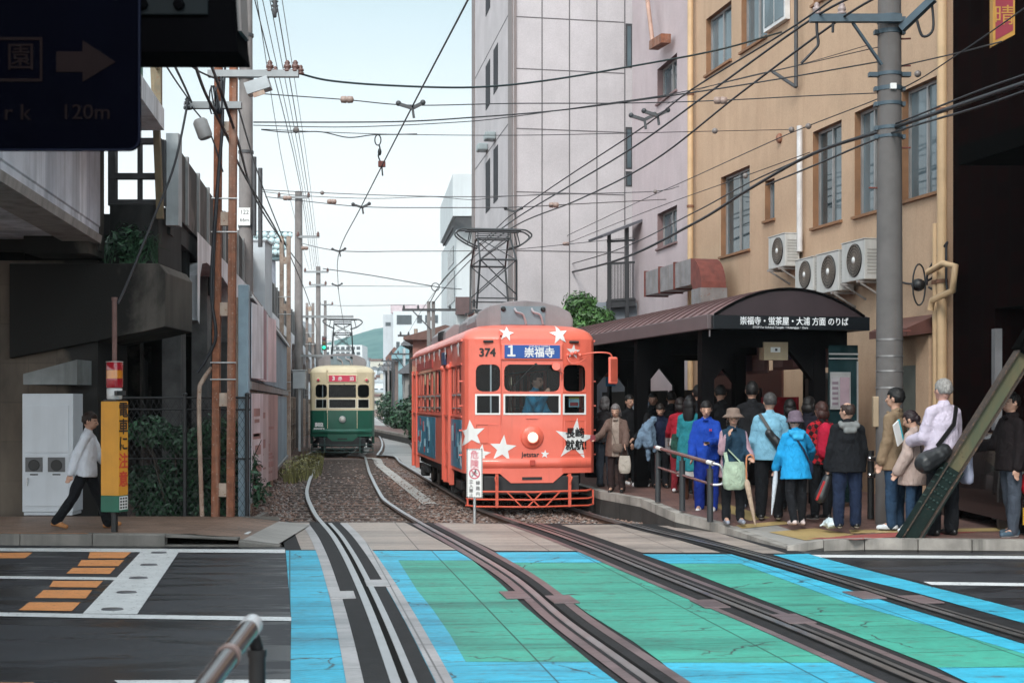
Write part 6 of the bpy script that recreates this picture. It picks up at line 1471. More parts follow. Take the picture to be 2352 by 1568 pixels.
# ---- danger sign beside the track
t = thing('warning_sign', 'white danger sign with striped border on a thin post before the orange tram', 'warning sign', G(1090, 1203, .0))
d_ = t.location.y; z1, z0 = (1203-1030)*d_/F, (1203-1143)*d_/F; w = 18.5*d_/F
b = MB(); b.tube([(0, .02, 0), (0, .02, z1-.05)], .022, 10); b.build('post', mat('post_galv', (.42, .43, .44), .4, .1, metal=.4), t)
b = MB(); b.box(-w, w, -.012, .004, z0, z1, 0); b.build('board', M_WPAINT, t, bevel=.003)
b = MB(); k = 0; per = []
step = .035; z = z0
while z < z1-.01:
    for x in (-w, w-.02): b.face([(x, -.0135, z), (x+.02, -.0135, z+.02), (x+.02, -.0135, min(z1, z+.02+step/2)), (x, -.0135, min(z1, z+step/2))])
    z += step
x = -w
while x < w-.01:
    for z in (z0, z1-.02): b.face([(x, -.0135, z), (min(w, x+step/2), -.0135, z), (min(w, x+.02+step/2), -.0135, z+.02), (x+.02 if x+.02 < w else w, -.0135, z+.02)])
    x += step
b.build('striped_border', M_BLACK, t)
M_PKR = mat('sign_pinkred', (.60, .05, .11), .5)
sc_ = d_/F
def sp_(y): return z1-(y-1030)*sc_
text('危', .135, M_PKR, t, frame((0, -.014, sp_(1045)), (1, 0, 0)), .001); text('険', .135, M_PKR, t, frame((0, -.014, sp_(1066)), (1, 0, 0)), .001)
b = MB(); b.M = frame((0, -.016, sp_(1087)), (1, 0, 0)); b.tube([(.075*cos(a*2*pi/28), .075*sin(a*2*pi/28), 0) for a in range(29)], .008, 6, 0); b.bar((-.05, .05, 0), (.05, -.05, 0), .014, .006, 0)
b.ell((.015, .045, 0), .014, .014, .004, 8, 6, 1); b.bar((.012, .03, 0), (-.012, -.005, 0), .022, .004, 1); b.bar((-.012, -.005, 0), (-.04, -.045, 0), .012, .004, 1); b.bar((-.008, -.005, 0), (.03, -.04, 0), .012, .004, 1); b.bar((.01, .02, 0), (.045, .0, 0), .01, .004, 1); b.bar((.01, .02, 0), (-.04, .01, 0), .01, .004, 1)
b.build('prohibition_mark', [M_PKR, M_BLACK], t)
for i, ch in enumerate('線路内'): text(ch, .066, M_BLACK, t, frame((.052, -.014, sp_(1109+i*12.5)), (1, 0, 0)), .001)
for i, ch in enumerate('立入禁止'): text(ch, .066, M_BLACK, t, frame((-.052, -.014, sp_(1106+i*10.5)), (1, 0, 0)), .001)
# ================================================================ distance: buildings, hill, far poles
M_WW = mat('white_wall', (.56, .60, .62), .7, .06, 1, streak=.15); M_PWALL = mat('pale_wall', (.44, .47, .50), .7, .08, 1, streak=.2); M_DWIN = mat('far_window', (.05, .065, .075), .2, .2)
def block(par, x0, x1, y0, y1, z0, z1, m, name='wall', roof=None):
    b = MB(); b.box(x0, x1, y0, y1, z0, z1); return b.build(name, m, par)
def winrow(par, m, x0, x1, y, z0, z1, n, gap=.35, side=False):
    w = (x1-x0)/n
    for k in range(n):
        b = MB(); a, c = x0+w*(k+gap/2), x0+w*(k+1-gap/2)
        b.box(*( (y-.03, y+.05, a, c) if side else (a, c, y-.03, y+.05)), z0, z1); b.build('window', m, par)
def X_(x, d): return (x-CX)*d/F
def Z_(y, d): return H-(y-HY)*d/F
# white building with the jutting top floor
t = thing('apartment_building', 'white building with a jutting top floor just left of the grey tower', 'building')
d = 62.
xa, xb = X_(1040, d), X_(1200, d)
b = MB(); ring = [(xa, d), (xb, d), (xb-1, d+11), (X_(1010, 72), 72.5)]
b.loft([[(x, y, z) for x, y in ring] for z in (Z_(496, d), Z_(400, d))], 0, False); b.build('upper_floor', M_WW, t)
b = MB(); b.loft([[(x, y, z) for x, y in ring] for z in (Z_(404, d), Z_(400, d))], 0, False); 
b = MB(); r2 = [(xa+.1, d+.1), (xb, d+.1), (xb-1, d+10.5), (X_(1013, 72), 72)]; b.loft([[(x, y, Z_(496, d)-.03) for x, y in r2], [(x+.5, y+.5, Z_(520, d)) for x, y in r2]], 0, False); b.build('soffit', mat('soffit_grey', (.25, .27, .29), .7), t)
b = MB(); ring = [(X_(1048, 63), 63.2), (xb, 63.2), (xb-1, 73), (X_(1014, 73), 73)]
b.loft([[(x, y, z) for x, y in ring] for z in (-.1, Z_(520, d))], 0, False); b.build('wall', M_WW, t)
p0, p1 = V((ring[0][0], ring[0][1], 0)), V((ring[3][0], ring[3][1], 0))
for s0, s1, z0, z1 in ((.10, .55, Z_(690, 64), Z_(620, 64)), (.15, .5, Z_(600, 64), Z_(560, 64))):
    b = MB(); b.loft([[p+V((-.03, 0, z)) if k < 2 else p+V((.2, 0, z)) for k, z in enumerate((z0, z1, z1, z0))] for p in (p0.lerp(p1, s0), p0.lerp(p1, s1))], 0, False); b.build('window', M_DWIN, t)
b = MB(); b.box(X_(1046, 62.5), X_(1086, 62.5), 62.4, 63.1, Z_(722, 62.5), Z_(682, 62.5)); b.build('balcony', mat('balcony_brown', (.10, .06, .06), .6), t)
b = MB()
for k in range(4): b.tube([(xa+.35*k, d+.5+2*k, Z_(520, d)), (xa-.5+.3*k, d+2+2*k, Z_(552, d))], .05, 5)
b.build('escape_stair', M_DKMET, t)
# big pale block further down the street
t = thing('apartment_building', 'large pale concrete block with one wide dark window at the far end of the street', 'building')
d = 130.
block(t, X_(880, d), X_(903, d), d, d+14, -.1, Z_(722, d), M_PWALL); block(t, X_(903, d)+.02, X_(1060, d), d-.3, d+13, -.1, Z_(715, d), M_WW); block(t, X_(893, d), X_(980, d), d+2, d+12, Z_(715, d), Z_(696, d), mat('pale_pink', (.44, .36, .38), .7), 'penthouse')
winrow(t, M_DWIN, X_(912, d), X_(946, d), d-.32, Z_(745, d), Z_(724, d), 1, .0)
winrow(t, M_DWIN, X_(955, d), X_(1010, d), d-.32, Z_(742, d), Z_(724, d), 3, .4); winrow(t, M_DWIN, X_(907, d), X_(1000, d), d-.32, Z_(800, d), Z_(785, d), 6, .5)
winrow(t, M_DWIN, X_(884, d), X_(899, d), d-.02, Z_(748, d), Z_(740, d), 1, .2)
def house(lab, x0, x1, d, ytop, m, rm, dep=9, rise=1.4, grp='small houses along the right of the far track', wins=2, floor=-.1):
    t = thing('house', lab, 'house', (0, 0, 0), 0, grp); xa, xb, zt = X_(x0, d), X_(x1, d), Z_(ytop, d)
    block(t, xa, xb, d, d+dep, floor, zt-rise*.6, m)
    b = MB(); b.loft([[(xa-.4, y, zt-rise*.65), (xa-.4, y, zt-rise*.5), ((xa+xb)/2, y, zt+.1), (xb+.4, y, zt-rise*.5), (xb+.4, y, zt-rise*.65)] for y in (d-.5, d+dep+.5)], 0, False); b.build('roof', rm, t)
    if wins:
        winrow(t, M_DWIN, xa+.2, xb-.2, d, zt-rise*.6-1.7, zt-rise*.6-.7, wins); 
        if zt > 5: winrow(t, M_DWIN, xa+.2, xb-.2, d, zt-rise*.6-4.4, zt-rise*.6-3.2, wins)
    return t
M_TILE_R = mat('roof_brown', (.16, .085, .07), .8, .2, 4, .5, 12); M_TILE_G = mat('roof_grey2', (.16, .165, .18), .7, .2, 4, .5, 12)
house('salmon house with a small dark vent behind the orange tram', 948, 1100, 66, 752, mat('salmon_wall', (.36, .16, .13), .8, .15, 2), M_TILE_R, rise=.9, wins=0)
house('dark timber house with a lean-to roof at the track bend', 940, 962, 76, 772, mat('timber_dark', (.055, .045, .04), .9, .3, 4), M_TILE_G, rise=.8, wins=1)
house('pale turquoise house beside the far right track', 915, 936, 92, 792, mat('turquoise_wall', (.26, .45, .50), .7), mat('turq_roof', (.20, .34, .38), .6), wins=1)
house('white weathered house with grey roof near the far right track', 930, 950, 86, 838, mat('weathered_wall', (.36, .35, .34), .8, .2, 2, streak=.5), M_TILE_G, rise=.8, wins=1)
house('narrow brown house furthest along the right track', 899, 914, 108, 800, mat('brown_wall', (.17, .13, .12), .8), M_TILE_R, wins=1)
house('cream house furthest along behind the leaning poles', 885, 899, 130, 828, mat('cream_wall', (.46, .42, .36), .8), M_TILE_G, wins=1)
# hedge and dry grass along the right track
rg = random.Random(31)
for i, (x, d, w, h_, lab) in enumerate(((914, 84, 1.0, 2.2, 'green roadside bush in front of the turquoise house'), (950, 62, 1.0, 2.6, 'dark green bush close behind the orange tram'), (888, 118, 1.4, 3, 'grey green bush at the far end of the right track'))):
    t = thing('bush', lab, 'bush', (X_(x, d)+.5, d, -.09), 0, 'bushes along the right track'); b = MB(); leaves(b, (0, 0, h_/2), (w, 1.5, h_/2), 1500, .16, rg, .2); b.build('foliage', LV, t)
    b = MB(); b.tube([(0, 0, 0), (.1, 0, h_*.6)], [.06, .03], 6); b.build('stem', mat('bark', (.06, .045, .035)), t)
b = MB()
for k in range(1600):
    y = rg.uniform(45, 120); x = pathat(B2, y).x+rg.uniform(.9, 2.2); h_ = rg.uniform(.2, .75); b.add([(x-.03, y, -.09), (x+.03, y, -.09), (x+rg.uniform(-.2, .2), y, h_)], [(0, 1, 2)], rg.choice((0, 1, 2)))
b.build('dry_grass', [mat('grass_straw', (.26, .19, .10), .9), mat('grass_brown', (.17, .11, .07), .9), mat('grass_green', (.09, .11, .04), .9)], kind='stuff', label='dry straw coloured grass along the far right track', cat='grass')
# hill and the town on it
b = MB(); nx, ny = 60, 14; top = [(-400, 880), (300, 850), (560, 838), (700, 800), (760, 784), (800, 772), (850, 757), (885, 748), (930, 745), (990, 765), (1060, 800), (1200, 850), (1500, 860), (2400, 880), (3200, 890)]
def hill_top(x):
    for (x0, y0), (x1, y1) in zip(top, top[1:]):
        if x0 <= x <= x1: t = (x-x0)/(x1-x0); t = t*t*(3-2*t); return y0+(y1-y0)*t
    return 890
def hill_z(x, v):                                # v 0..1 up the slope, at 380..900 m
    d = 380+520*v; zt = Z_(hill_top(x), 900); return X_(x, d), d, -1+(zt+1)*(v**1.25)
rings = []
for j in range(ny+1):
    r = []
    for i in range(nx+1):
        x = -400+3600*i/nx; px, d, z = hill_z(x, j/ny); r.append((px, d, z+rg.uniform(-.8, .8)*(j > 0)))
    rings.append(r)
b.loft(rings, 0, True, False, False)
s = NT('hill_wood_hazed'); s.col(s.ramp(s.noise(.06, 8, None, .7), [(.35, (.045, .12, .12)), (.65, (.10, .19, .175))])); s.set(rough=.95, spec=.1); s.bump(s.noise(.15, 6), 1, 2.)  # woodland colour shifted to teal, part of the haze painted in
b.build('hill', s.m, kind='structure')
WC = [mat('town_white', (.58, .60, .62), .7), mat('town_grey', (.40, .43, .46), .7), mat('town_cream', (.52, .47, .40), .7)]
HT = ('white', 'grey', 'cream')
for k in range(26):
    x = rg.uniform(778, 905); v = rg.uniform(.02, .36); px, d, z = hill_z(x, v); w = rg.uniform(4, 8); h_ = rg.uniform(4, 9); c = k % 3
    t = thing('hillside_house', '%s house among the small pale houses at the foot of the wooded hill' % HT[c], 'house', (px, d, z-1), 0, 'small %s houses on the far hillside' % HT[c])
    b = MB(); b.box(-w/2, w/2, 0, 8, -2, h_, 0); b.box(-w/2-.3, w/2+.3, -.3, 8.3, h_, h_+.8, 1)
    for q in range(2): b.box(-w*.35+q*w*.4, -w*.35+q*w*.4+w*.25, -.05, 0, h_*.45, h_*.75, 2)
    b.build('wall', [WC[c], rg.choice((M_TILE_G, M_TILE_R, WC[1])), M_DWIN], t)
t = thing('apartment_building', 'long white balconied apartment block far behind the green tram pantograph', 'building'); d = 330.
block(t, X_(742, d), X_(832, d), d, d+12, -1, Z_(792, d), M_WW)
for k in range(3): winrow(t, M_DWIN, X_(746, d), X_(829, d), d, Z_(803+k*12, d), Z_(796+k*12, d), 7, .3)
t = thing('apartment_building', 'pale grey block in the distance left of the green traffic signal', 'building'); d = 200.
block(t, X_(655, d), X_(690, d), d, d+12, -1, Z_(735, d), M_PWALL); winrow(t, M_DWIN, X_(657, d), X_(688, d), d, Z_(760, d), Z_(748, d), 3)
# stadium floodlight
d = 150.
t = thing('stadium_floodlight', 'round bank of stadium floodlights on a tall mast behind the left poles', 'floodlight', (X_(620, d), d, 0))
b = MB(); b.tube([(0, 0, -1), (0, 0, Z_(595, d))], [.75, .6], 12); b.build('mast', mat('mast_grey', (.22, .23, .27), .6), t)
b = MB(); zt = Z_(535, d); zb2 = Z_(588, d)
for k in range(5):
    z = zb2+(zt-zb2)*k/4; r = 1.0+.45*k/2; b.tube([(1.62*r*cos(a*pi/9)*.75, -1.2*sin(a*pi/9)*.8, z) for a in range(-2, 21)], .09, 5)
for a in range(-1, 11): q = a*pi/9; b.tube([(1.62*cos(q)*.75, -1.2*sin(q)*.8, zb2), (1.62*1.9*cos(q)*.75, -1.2*sin(q)*.8, zt)], .07, 5)
b.box(-1.4, 1.4, -.9, .4, zb2-.5, zb2-.2); b.build('lamp_frame', mat('frame_teal', (.06, .10, .11), .6), t)
b = MB()
for k in range(4):
    z = zb2+(zt-zb2)*(k+.5)/4; r = 1.05+.45*(k+.5)/2
    for a in range(1, 9): q = a*pi/9; b.ell((1.62*r*cos(q)*.75, -1.3*sin(q)*.8, z), .36, .25, .33, 8, 6)
b.build('lamps', mat('lamp_pale', (.46, .58, .60), .3), t)
# green traffic signal
d = 100.
t = thing('traffic_signal', 'distant traffic signal showing green left of the green tram pantograph', 'traffic light', (X_(745, d), d, 0))
b = MB(); b.tube([(.6, 0, -.1), (.6, 0, Z_(760, d))], .09, 8); b.tube([(.6, 0, Z_(782, d)), (0, 0, Z_(782, d))], .05, 6); b.build('post', M_LGREY, t)
b = MB(); zc = Z_(788, d); b.box(-.16, .16, -.15, .15, zc-.5, zc+.5); b.build('housing', M_DKMET, t, bevel=.05)
for k, m in enumerate((emit('signal_green', (.02, .85, .40), 1.2), mat('signal_amber', (.08, .05, .01)), mat('signal_red', (.08, .01, .01)))):
    b = MB(); b.ell((0, -.16, zc-.30+.30*k), .12, .04, .12, 12, 8); b.build('lens', m, t)
# poles on the right of the far track
for i, (x, d, yt, w, lab, two) in enumerate(((990, 58, 692, 15, 'pair of pale posts carrying the crossarm above the orange tram roof', 1), (955, 72, 755, 9, 'rust stained pole with crossarm behind the orange tram', 0), (928, 88, 800, 7, 'pale pole in front of the turquoise house', 0),
                                       (903, 106, 818, 7, 'dark timber pole at the bend of the right track', 0), (892, 125, 830, 5, 'thin distant pole next to the last house', 0))):
    t = thing('utility_pole', lab, 'utility pole', (X_(x, d), d, 0), 0, 'poles along the right of the far track'); zt = Z_(yt, d); w_ = w*d/F
    m = (M_POLE, M_PRUST, M_LGREY, M_DKMET, M_POLE)[i]
    b = MB()
    if two:
        for s_ in (-1, 1): b.box(s_*w_*.35-.07, s_*w_*.35+.07, -.08, .08, -.1, zt)
        for z in (3, 4.2, 5.2): b.box(-w_*.3, w_*.3, -.06, .06, z, z+.15)
    else: b.tube([(0, 0, -.1), (0, 0, zt)], w_/2, 8)
    b.build('pole_shaft', m, t)
    b = MB(); zc = zt-.35; aw = 1.3 if i == 0 else .9; b.box(-aw*(1.0 if i else .9), aw*.8, -.12, -.04, zc-.05, zc+.05); b.bar((-aw*.6, -.08, zc), (0, -.08, zc-.8), .05, .05); b.build('crossarm', M_DKMET, t)
    for q in (-.85, -.4, .6): insul(t, (aw*q, -.08, zc+.12), M_DKMET, .9)
# ================================================================ overhead wires
WG = 'overhead wires'
def wire(pts, r, lab, grp=WG, ins=(), k=8, m=None, hang=()):
    """pts are (x, y, depth): each wire runs between the poles and walls it is tied to"""
    w = [P(*p) for p in pts]; t = thing('overhead_wire', lab, 'wire', w[0], 0, grp); o = V(w[0])
    path = smooth_path([p-o for p in w], k) if len(w) > 2 else [w[0]-o, w[1]-o]
    b = MB(); b.tube(path, r, 5); b.build('strand', m or M_WIRE, t)
    for x, y, d, kind in ins:
        p = P(x, y, d)-o; b = MB()
        if kind == 'egg': b.M = MX.Translation(p) @ MX.Rotation(R(90), 4, 'Y'); b.lathe([(.015, -.10), (.05, -.085), (.055, -.01), (.035, 0), (.055, .01), (.05, .085), (.015, .10)], 10); b.build('insulator', mat('insulator_clay', (.30, .21, .18), .35, .2), t)
        elif kind == 'ball': b.ell(p, .05, .05, .05, 10, 7); b.build('insulator', mat('insulator_grey2', (.20, .17, .16), .4), t)
        elif kind == 'ear': b.bar(p+V((-.16, 0, .03)), p+V((.0, 0, -.02)), .04, .04); b.bar(p+V((0, 0, -.02)), p+V((.12, 0, .04)), .04, .04); b.ell(p+V((-.17, 0, .04)), .035, .035, .035, 8, 6); b.ell(p+V((.13, 0, .05)), .035, .035, .035, 8, 6); b.bar(p, p+V((.02, 0, -.14)), .03, .03); b.build('wire_ear', M_DKMET, t)
    return t
# contact wires
wire([(1110, -75, 12), (1075, 0, 12.9), (947, 245, 17.5), (830, 474, 26.5), (780, 575, 34), (776, 640, 45), (786, 724, 55), (806, 830, 120)], .010, 'straight contact wire slanting down the sky to the green tram pantograph', 'tram contact wires', ((947, 245, 17.5, 'ear'), (832, 474, 26.5, 'ear'), (780, 576, 34, 'ear'), (776, 655, 46, 'ear')), k=5)
wire([(1990, -60, 12.4), (1825, 60, 13.8), (1590, 205, 16.4), (1480, 290, 18.6), (1300, 408, 22.5), (1190, 484, 26.5), (1140, 525, 29.3), (1010, 655, 45), (940, 760, 75), (890, 850, 140)], .010, 'contact wire running from upper right onto the orange tram pantograph', 'tram contact wires', ((1480, 272, 18.4, 'ear'), (1510, 262, 18, 'ear'), (1182, 484, 26.8, 'ear')), k=5)
# span wires across the street
wire([(690, 170, 21.2), (760, 186, 21.5), (900, 197, 22), (1085, 201, 22.6), (1250, 186, 23.3), (1455, 152, 24.2), (1650, 115, 25.2), (1795, 74, 26.5)], .017, 'thick green black cable sagging from the lattice pole arm to the orange wall', m=mat('wire_teal', (.015, .03, .035), .5))
wire([(605, 216, 21.2), (790, 229, 21.2), (945, 242, 20.9), (1180, 238, 20.8), (1455, 237, 20.7), (1655, 231, 20.6), (1850, 221, 20.5), (2018, 214, 20.4)], .0085, 'span wire carrying a clay insulator left and a pale one near the orange wall', ins=((797, 229, 21.2, 'egg'), (1655, 231, 20.6, 'egg')))
wire([(582, 281, 21.3), (900, 280, 21.2), (1085, 270, 21), (1300, 252, 20.8), (1590, 213, 20.6), (1800, 180, 20.5), (2020, 142, 20.4)], .011, 'taut double cable from the rusty pole rising to the grey pole', )
wire([(582, 288, 21.3), (800, 292, 21.2), (1050, 281, 21), (1180, 268, 20.9), (1380, 240, 20.7), (1560, 213, 20.6), (1750, 170, 20.5), (2020, 108, 20.4)], .007, 'thin lashed wire looping just under the taut double cable')
wire([(600, 297, 22), (870, 308, 22), (1180, 311, 22), (1450, 306, 22.5), (1620, 302, 23.5), (1815, 298, 25.5)], .006, 'thin span wire from a dark ball insulator to the orange wall', ins=((680, 299, 22, 'ball'), (1642, 301, 23.6, 'ball')))
wire([(600, 298, 21.9), (660, 304, 21.9), (735, 303, 21.9), (800, 316, 21.9), (858, 310, 21.9), (920, 309, 21.9), (958, 308, 21.9)], .009, 'wavy feeder wire below the thin span wire, ending in a hanging loop')
t = thing('feeder_drop', 'hanging wire loop with a small brown box clipped to the contact wire', 'wire', P(868, 312, 22)); d = 22
b = MB(); o = P(868, 312, d); q = lambda x, y: P(x, y, d)-o
b.tube([q(868+7*cos(a*pi/8), 322+12*sin(a*pi/8)) for a in range(17)], .010, 5); b.tube(smooth_path([q(871, 334), q(873, 345), q(869, 358), q(874, 372)], 4), .012, 5); b.ell(q(872, 349), .03, .03, .06, 8, 6); b.tube([q(877, 382), q(879, 404)], .012, 5); b.build('drop_wire', M_WIRE, t)
b = MB(); p = q(877, 377); b.box(p.x-.055, p.x+.055, p.y-.04, p.y+.04, p.z-.045, p.z+.045); b.build('drop_box', M_DRUST, t, bevel=.008)
wire([(595, 436, 34), (740, 443, 34), (900, 449, 34), (1085, 452, 34), (1300, 446, 34), (1500, 440, 34), (1560, 428, 34)], .010, 'span wire with two small insulators crossing at the foot of the pale sky', ins=((740, 443, 34, 'ball'), (1505, 440, 34, 'ball')), m=M_DKMET)
wire([(600, 440, 33.5), (700, 450, 33.5), (860, 456, 33.5), (990, 452, 33.5), (1085, 459, 33.5), (1150, 452, 33.5), (1300, 444, 33.5)], .008, 'slack wire wandering just below the two-insulator span wire', m=M_DKMET)
wire([(610, 452, 32), (700, 462, 31), (835, 475, 28), (1000, 477, 27), (1182, 476, 26.8), (1300, 470, 28), (1530, 458, 32.5)], .009, 'span wire holding both contact wires with clay insulators at the left', ins=((660, 455, 31.6, 'egg'), (762, 463, 29.5, 'egg'), (1272, 471, 27.6, 'egg')), m=M_DKMET)
wire([(690, 558, 41), (780, 576, 34), (930, 577, 36), (1085, 576, 38), (1190, 572, 39), (1350, 556, 40.5), (1500, 540, 39.5)], .010, 'span wire behind the orange pantograph from the second rusty pole', ins=((700, 570, 40, 'egg'), (1300, 560, 40.5, 'egg')), m=M_DKMET)
wire([(742, 617, 62), (850, 632, 60), (1000, 658, 58), (1060, 664, 60)], .020, 'cable from the middle poles to the white building', m=M_DKMET)
wire([(700, 660, 60), (776, 657, 48), (1000, 658, 58)], .010, 'faint span wire at pantograph height of the green tram', m=M_DKMET)
wire([(740, 700, 80), (800, 702, 75), (955, 700, 72)], .014, 'faint low span wire above the green tram', m=M_DKMET)
# feeders on the right
def feeder(pts, r, lab): return wire(pts, r, lab, 'thick feeder cables on the right')
feeder([(1990, -20, 19.0), (1868, 42, 20.3), (1640, 205, 24), (1460, 335, 28.5), (1300, 432, 34), (1180, 505, 40), (1090, 575, 48), (1020, 640, 56), (985, 700, 58)], .018, 'upper feeder cable from the pole crossarm down past the grey tower')
feeder([(2050, -25, 18.8), (1925, 48, 20.3), (1700, 215, 24), (1500, 370, 28.5), (1330, 458, 34), (1190, 515, 40), (1100, 580, 48), (1040, 640, 56), (992, 700, 58)], .018, 'lower feeder cable from the pole crossarm down past the grey tower')
feeder([(2420, 168, 15), (2250, 225, 17), (2060, 290, 20.2), (1870, 352, 23.5), (1720, 435, 27), (1590, 515, 31), (1400, 603, 38), (1178, 652, 52)], .030, 'thick black telephone cable bundle sweeping across the orange windows')
feeder([(2420, 150, 15), (2250, 208, 17), (2060, 283, 20.2), (1890, 345, 23.3), (1720, 420, 27), (1590, 490, 31), (1400, 580, 38), (1178, 640, 52)], .014, 'thinner upper strand of the telephone cable bundle')
feeder([(2420, 185, 15), (2250, 245, 17), (2050, 305, 20.2), (1870, 380, 23.5), (1760, 425, 26)], .016, 'lower strand of the telephone cables right of the tall windows')
wire([(2420, -30, 15), (2352, 20, 16), (2200, 125, 18.5), (2068, 205, 20.3), (1860, 288, 23), (1772, 325, 24.5), (1590, 408, 30), (1440, 476, 36), (1180, 600, 50)], .009, 'thin wire with ball insulators crossing the orange wall from the top right', ins=((2108, 170, 19.8, 'ball'), (1857, 290, 23, 'ball'), (1818, 298, 23.6, 'ball')))
wire([(1860, 350, 23), (1715, 403, 25), (1500, 480, 31), (1300, 560, 40)], .008, 'thin guy wire with one ball insulator over the tall orange window', ins=((1712, 404, 25, 'ball'),))
wire([(1990, 105, 20.5), (1840, 148, 22), (1720, 175, 24), (1610, 205, 26), (1530, 240, 33.6)], .006, 'thin lashed wire from grey pole to pink building')
wire([(2068, 152, 20.4), (2200, 122, 18.5), (2300, 96, 17)], .010, 'short cable from the grey pole into the brick building')
# left cluster of drop wires
lg = 'drop wires at the rusty pole'
for i, (pts, r, lab) in enumerate((
    ([(355, 108, 16), (400, 180, 19), (432, 226, 21.1)], .012, 'wire entering the small black clamp from the upper left'),
    ([(380, 108, 15.5), (420, 190, 19), (440, 235, 21.1)], .016, 'thicker wire entering the black clamp, the nearer of a pair'),
    ([(432, 232, 21.1), (400, 380, 20.5), (345, 520, 19.8), (290, 655, 19.1), (270, 697, 18.75)], .018, 'grey guy cable from the black clamp down to the orange pillar mast'),
    ([(436, 110, 16.5), (470, 210, 19.5), (520, 310, 21.1), (560, 400, 27), (640, 540, 40), (655, 600, 41)], .022, 'black cable crossing the rusty pole down to the second rusty pole'),
    ([(470, 112, 17), (500, 190, 20), (545, 320, 22), (580, 440, 31), (625, 520, 40), (690, 610, 62)], .022, 'black cable nearest the thick concrete pole, sloping down behind it'),
    ([(400, 112, 17), (450, 160, 20), (505, 185, 21.1)], .014, 'reddish brace wire to the top of the rusty pole'),
    ([(440, 245, 21.1), (480, 300, 21.2), (512, 395, 21.2)], .012, 'wire from the black clamp down the rusty pole'),
    ([(545, 240, 22), (600, 420, 36), (655, 560, 42), (712, 700, 62), (735, 790, 100)], .016, 'long drop wire running past the poles toward the distance'))):
    wire(pts, r, lab, lg)
# high lines along the track
for i, (x0, x1, x2) in enumerate(((585, 690, 706), (603, 694, 712), (620, 700, 716), (634, 706, 720), (648, 713, 724), (590, 660, 700))):
    wire([(x0-18, -110, 33), (x0, 0, 36), (x1, 430, 68), (x2+10, 620, 120)], (.016, .012, .012, .016, .010, .012)[i], 'thin high power line running along the track above the concrete poles', 'high power lines above the left poles', k=4, m=M_DKMET)
t = thing('line_insulator', 'dark ribbed insulator hanging at the top of the sky near the high lines', 'insulator', P(631, 14, 36)); b = MB()
b.lathe([(.02, -.30), (.05, -.28), (.05, -.2), (.10, -.10), (.04, -.05), (.10, 0), (.04, .05), (.10, .12), (.03, .15), (.02, .5)], 10); b.build('ribbed_stack', M_DKMET, t)
t = thing('cable_ring', 'small ring fitting where wires meet beside the white building', 'wire fitting', P(1000, 659, 58)); b = MB()
b.tube([(.16*cos(a*pi/8), 0, .16*sin(a*pi/8)) for a in range(17)], .02, 5); b.build('ring', M_DKMET, t)
# ================================================================ people
from mathutils import noise as NZ
M_SKIN = mat('skin', (.50, .29, .21), .55, .08, 12); M_LIP = mat('lip', (.36, .14, .12), .5); M_EYE = mat('eye', (.015, .010, .009), .3); M_BROW = mat('brow', (.03, .02, .018), .8)
def cloth(name, col, var=.18, **kw):
    if name in MATS: return MATS[name]
    s = NT(name); a = s.noise(7, 5, None, .6); s.col(s.ramp(a, [(.3, mul(col, 1-var)), (.7, mul(col, 1+var))])); s.set(rough=.85, spec=.2, sheen=.0)
    s.bump(s.noise(11, 6, s.coords((1, 1, .6)), .62, 1.6), .9, .035); MATS[name] = s.m; return s.m
def hound():
    s = NT('houndstooth'); c = s.n('ShaderNodeTexChecker'); c.inputs['Scale'].default_value = 16; m = s.n('ShaderNodeMapping'); m.inputs['Rotation'].default_value = (.3, .5, .78); s.l(s.tc.outputs['Object'], m.inputs[0]); s.l(m.outputs[0], c.inputs[0])
    s.col(s.mix(c.outputs['Fac'], (.36, .012, .02), (.02, .010, .012))); s.set(rough=.85, spec=.2); return s.m
def wrinkle(me, amt, fr_=1., seed=0.):
    nv = len(me.vertices); co = [0.]*(nv*3); no = [0.]*(nv*3)
    me.vertices.foreach_get('co', co); me.vertex_normals.foreach_get('vector', no)
    for i in range(0, nv*3, 3):
        x, y, z = co[i]*fr_, co[i+1]*fr_, co[i+2]*fr_
        d = amt*(NZ.noise((x*8+seed, y*8, z*5))+.55*NZ.noise((x*20, y*20+seed, z*13)))
        co[i] += no[i]*d; co[i+1] += no[i+1]*d; co[i+2] += no[i+2]*d
    me.vertices.foreach_set('co', co); me.update()
def flat_part(me, name, m, par): me.materials.clear(); me.materials.append(m); return obj(name, me, par)
def dirv_(a, o, sx):               # a forward, o outward, degrees
    a, o = R(a), R(o); return V((sx*sin(o), -sin(a)*cos(o), -cos(a)*cos(o)))
PSEED = [0]
def hair_mat(c):
    n = 'hair_%d_%d_%d' % tuple(int(q*1000) for q in c)
    if n in MATS: return MATS[n]
    s = NT(n); a = s.noise(1, 3, s.coords((90, 90, 9))); s.col(s.ramp(a, [(.3, mul(c, .55)), (.7, mul(c, 1.6))])); s.set(rough=.5, spec=.3); s.bump(a, .35, .004); MATS[n] = s.m; return s.m
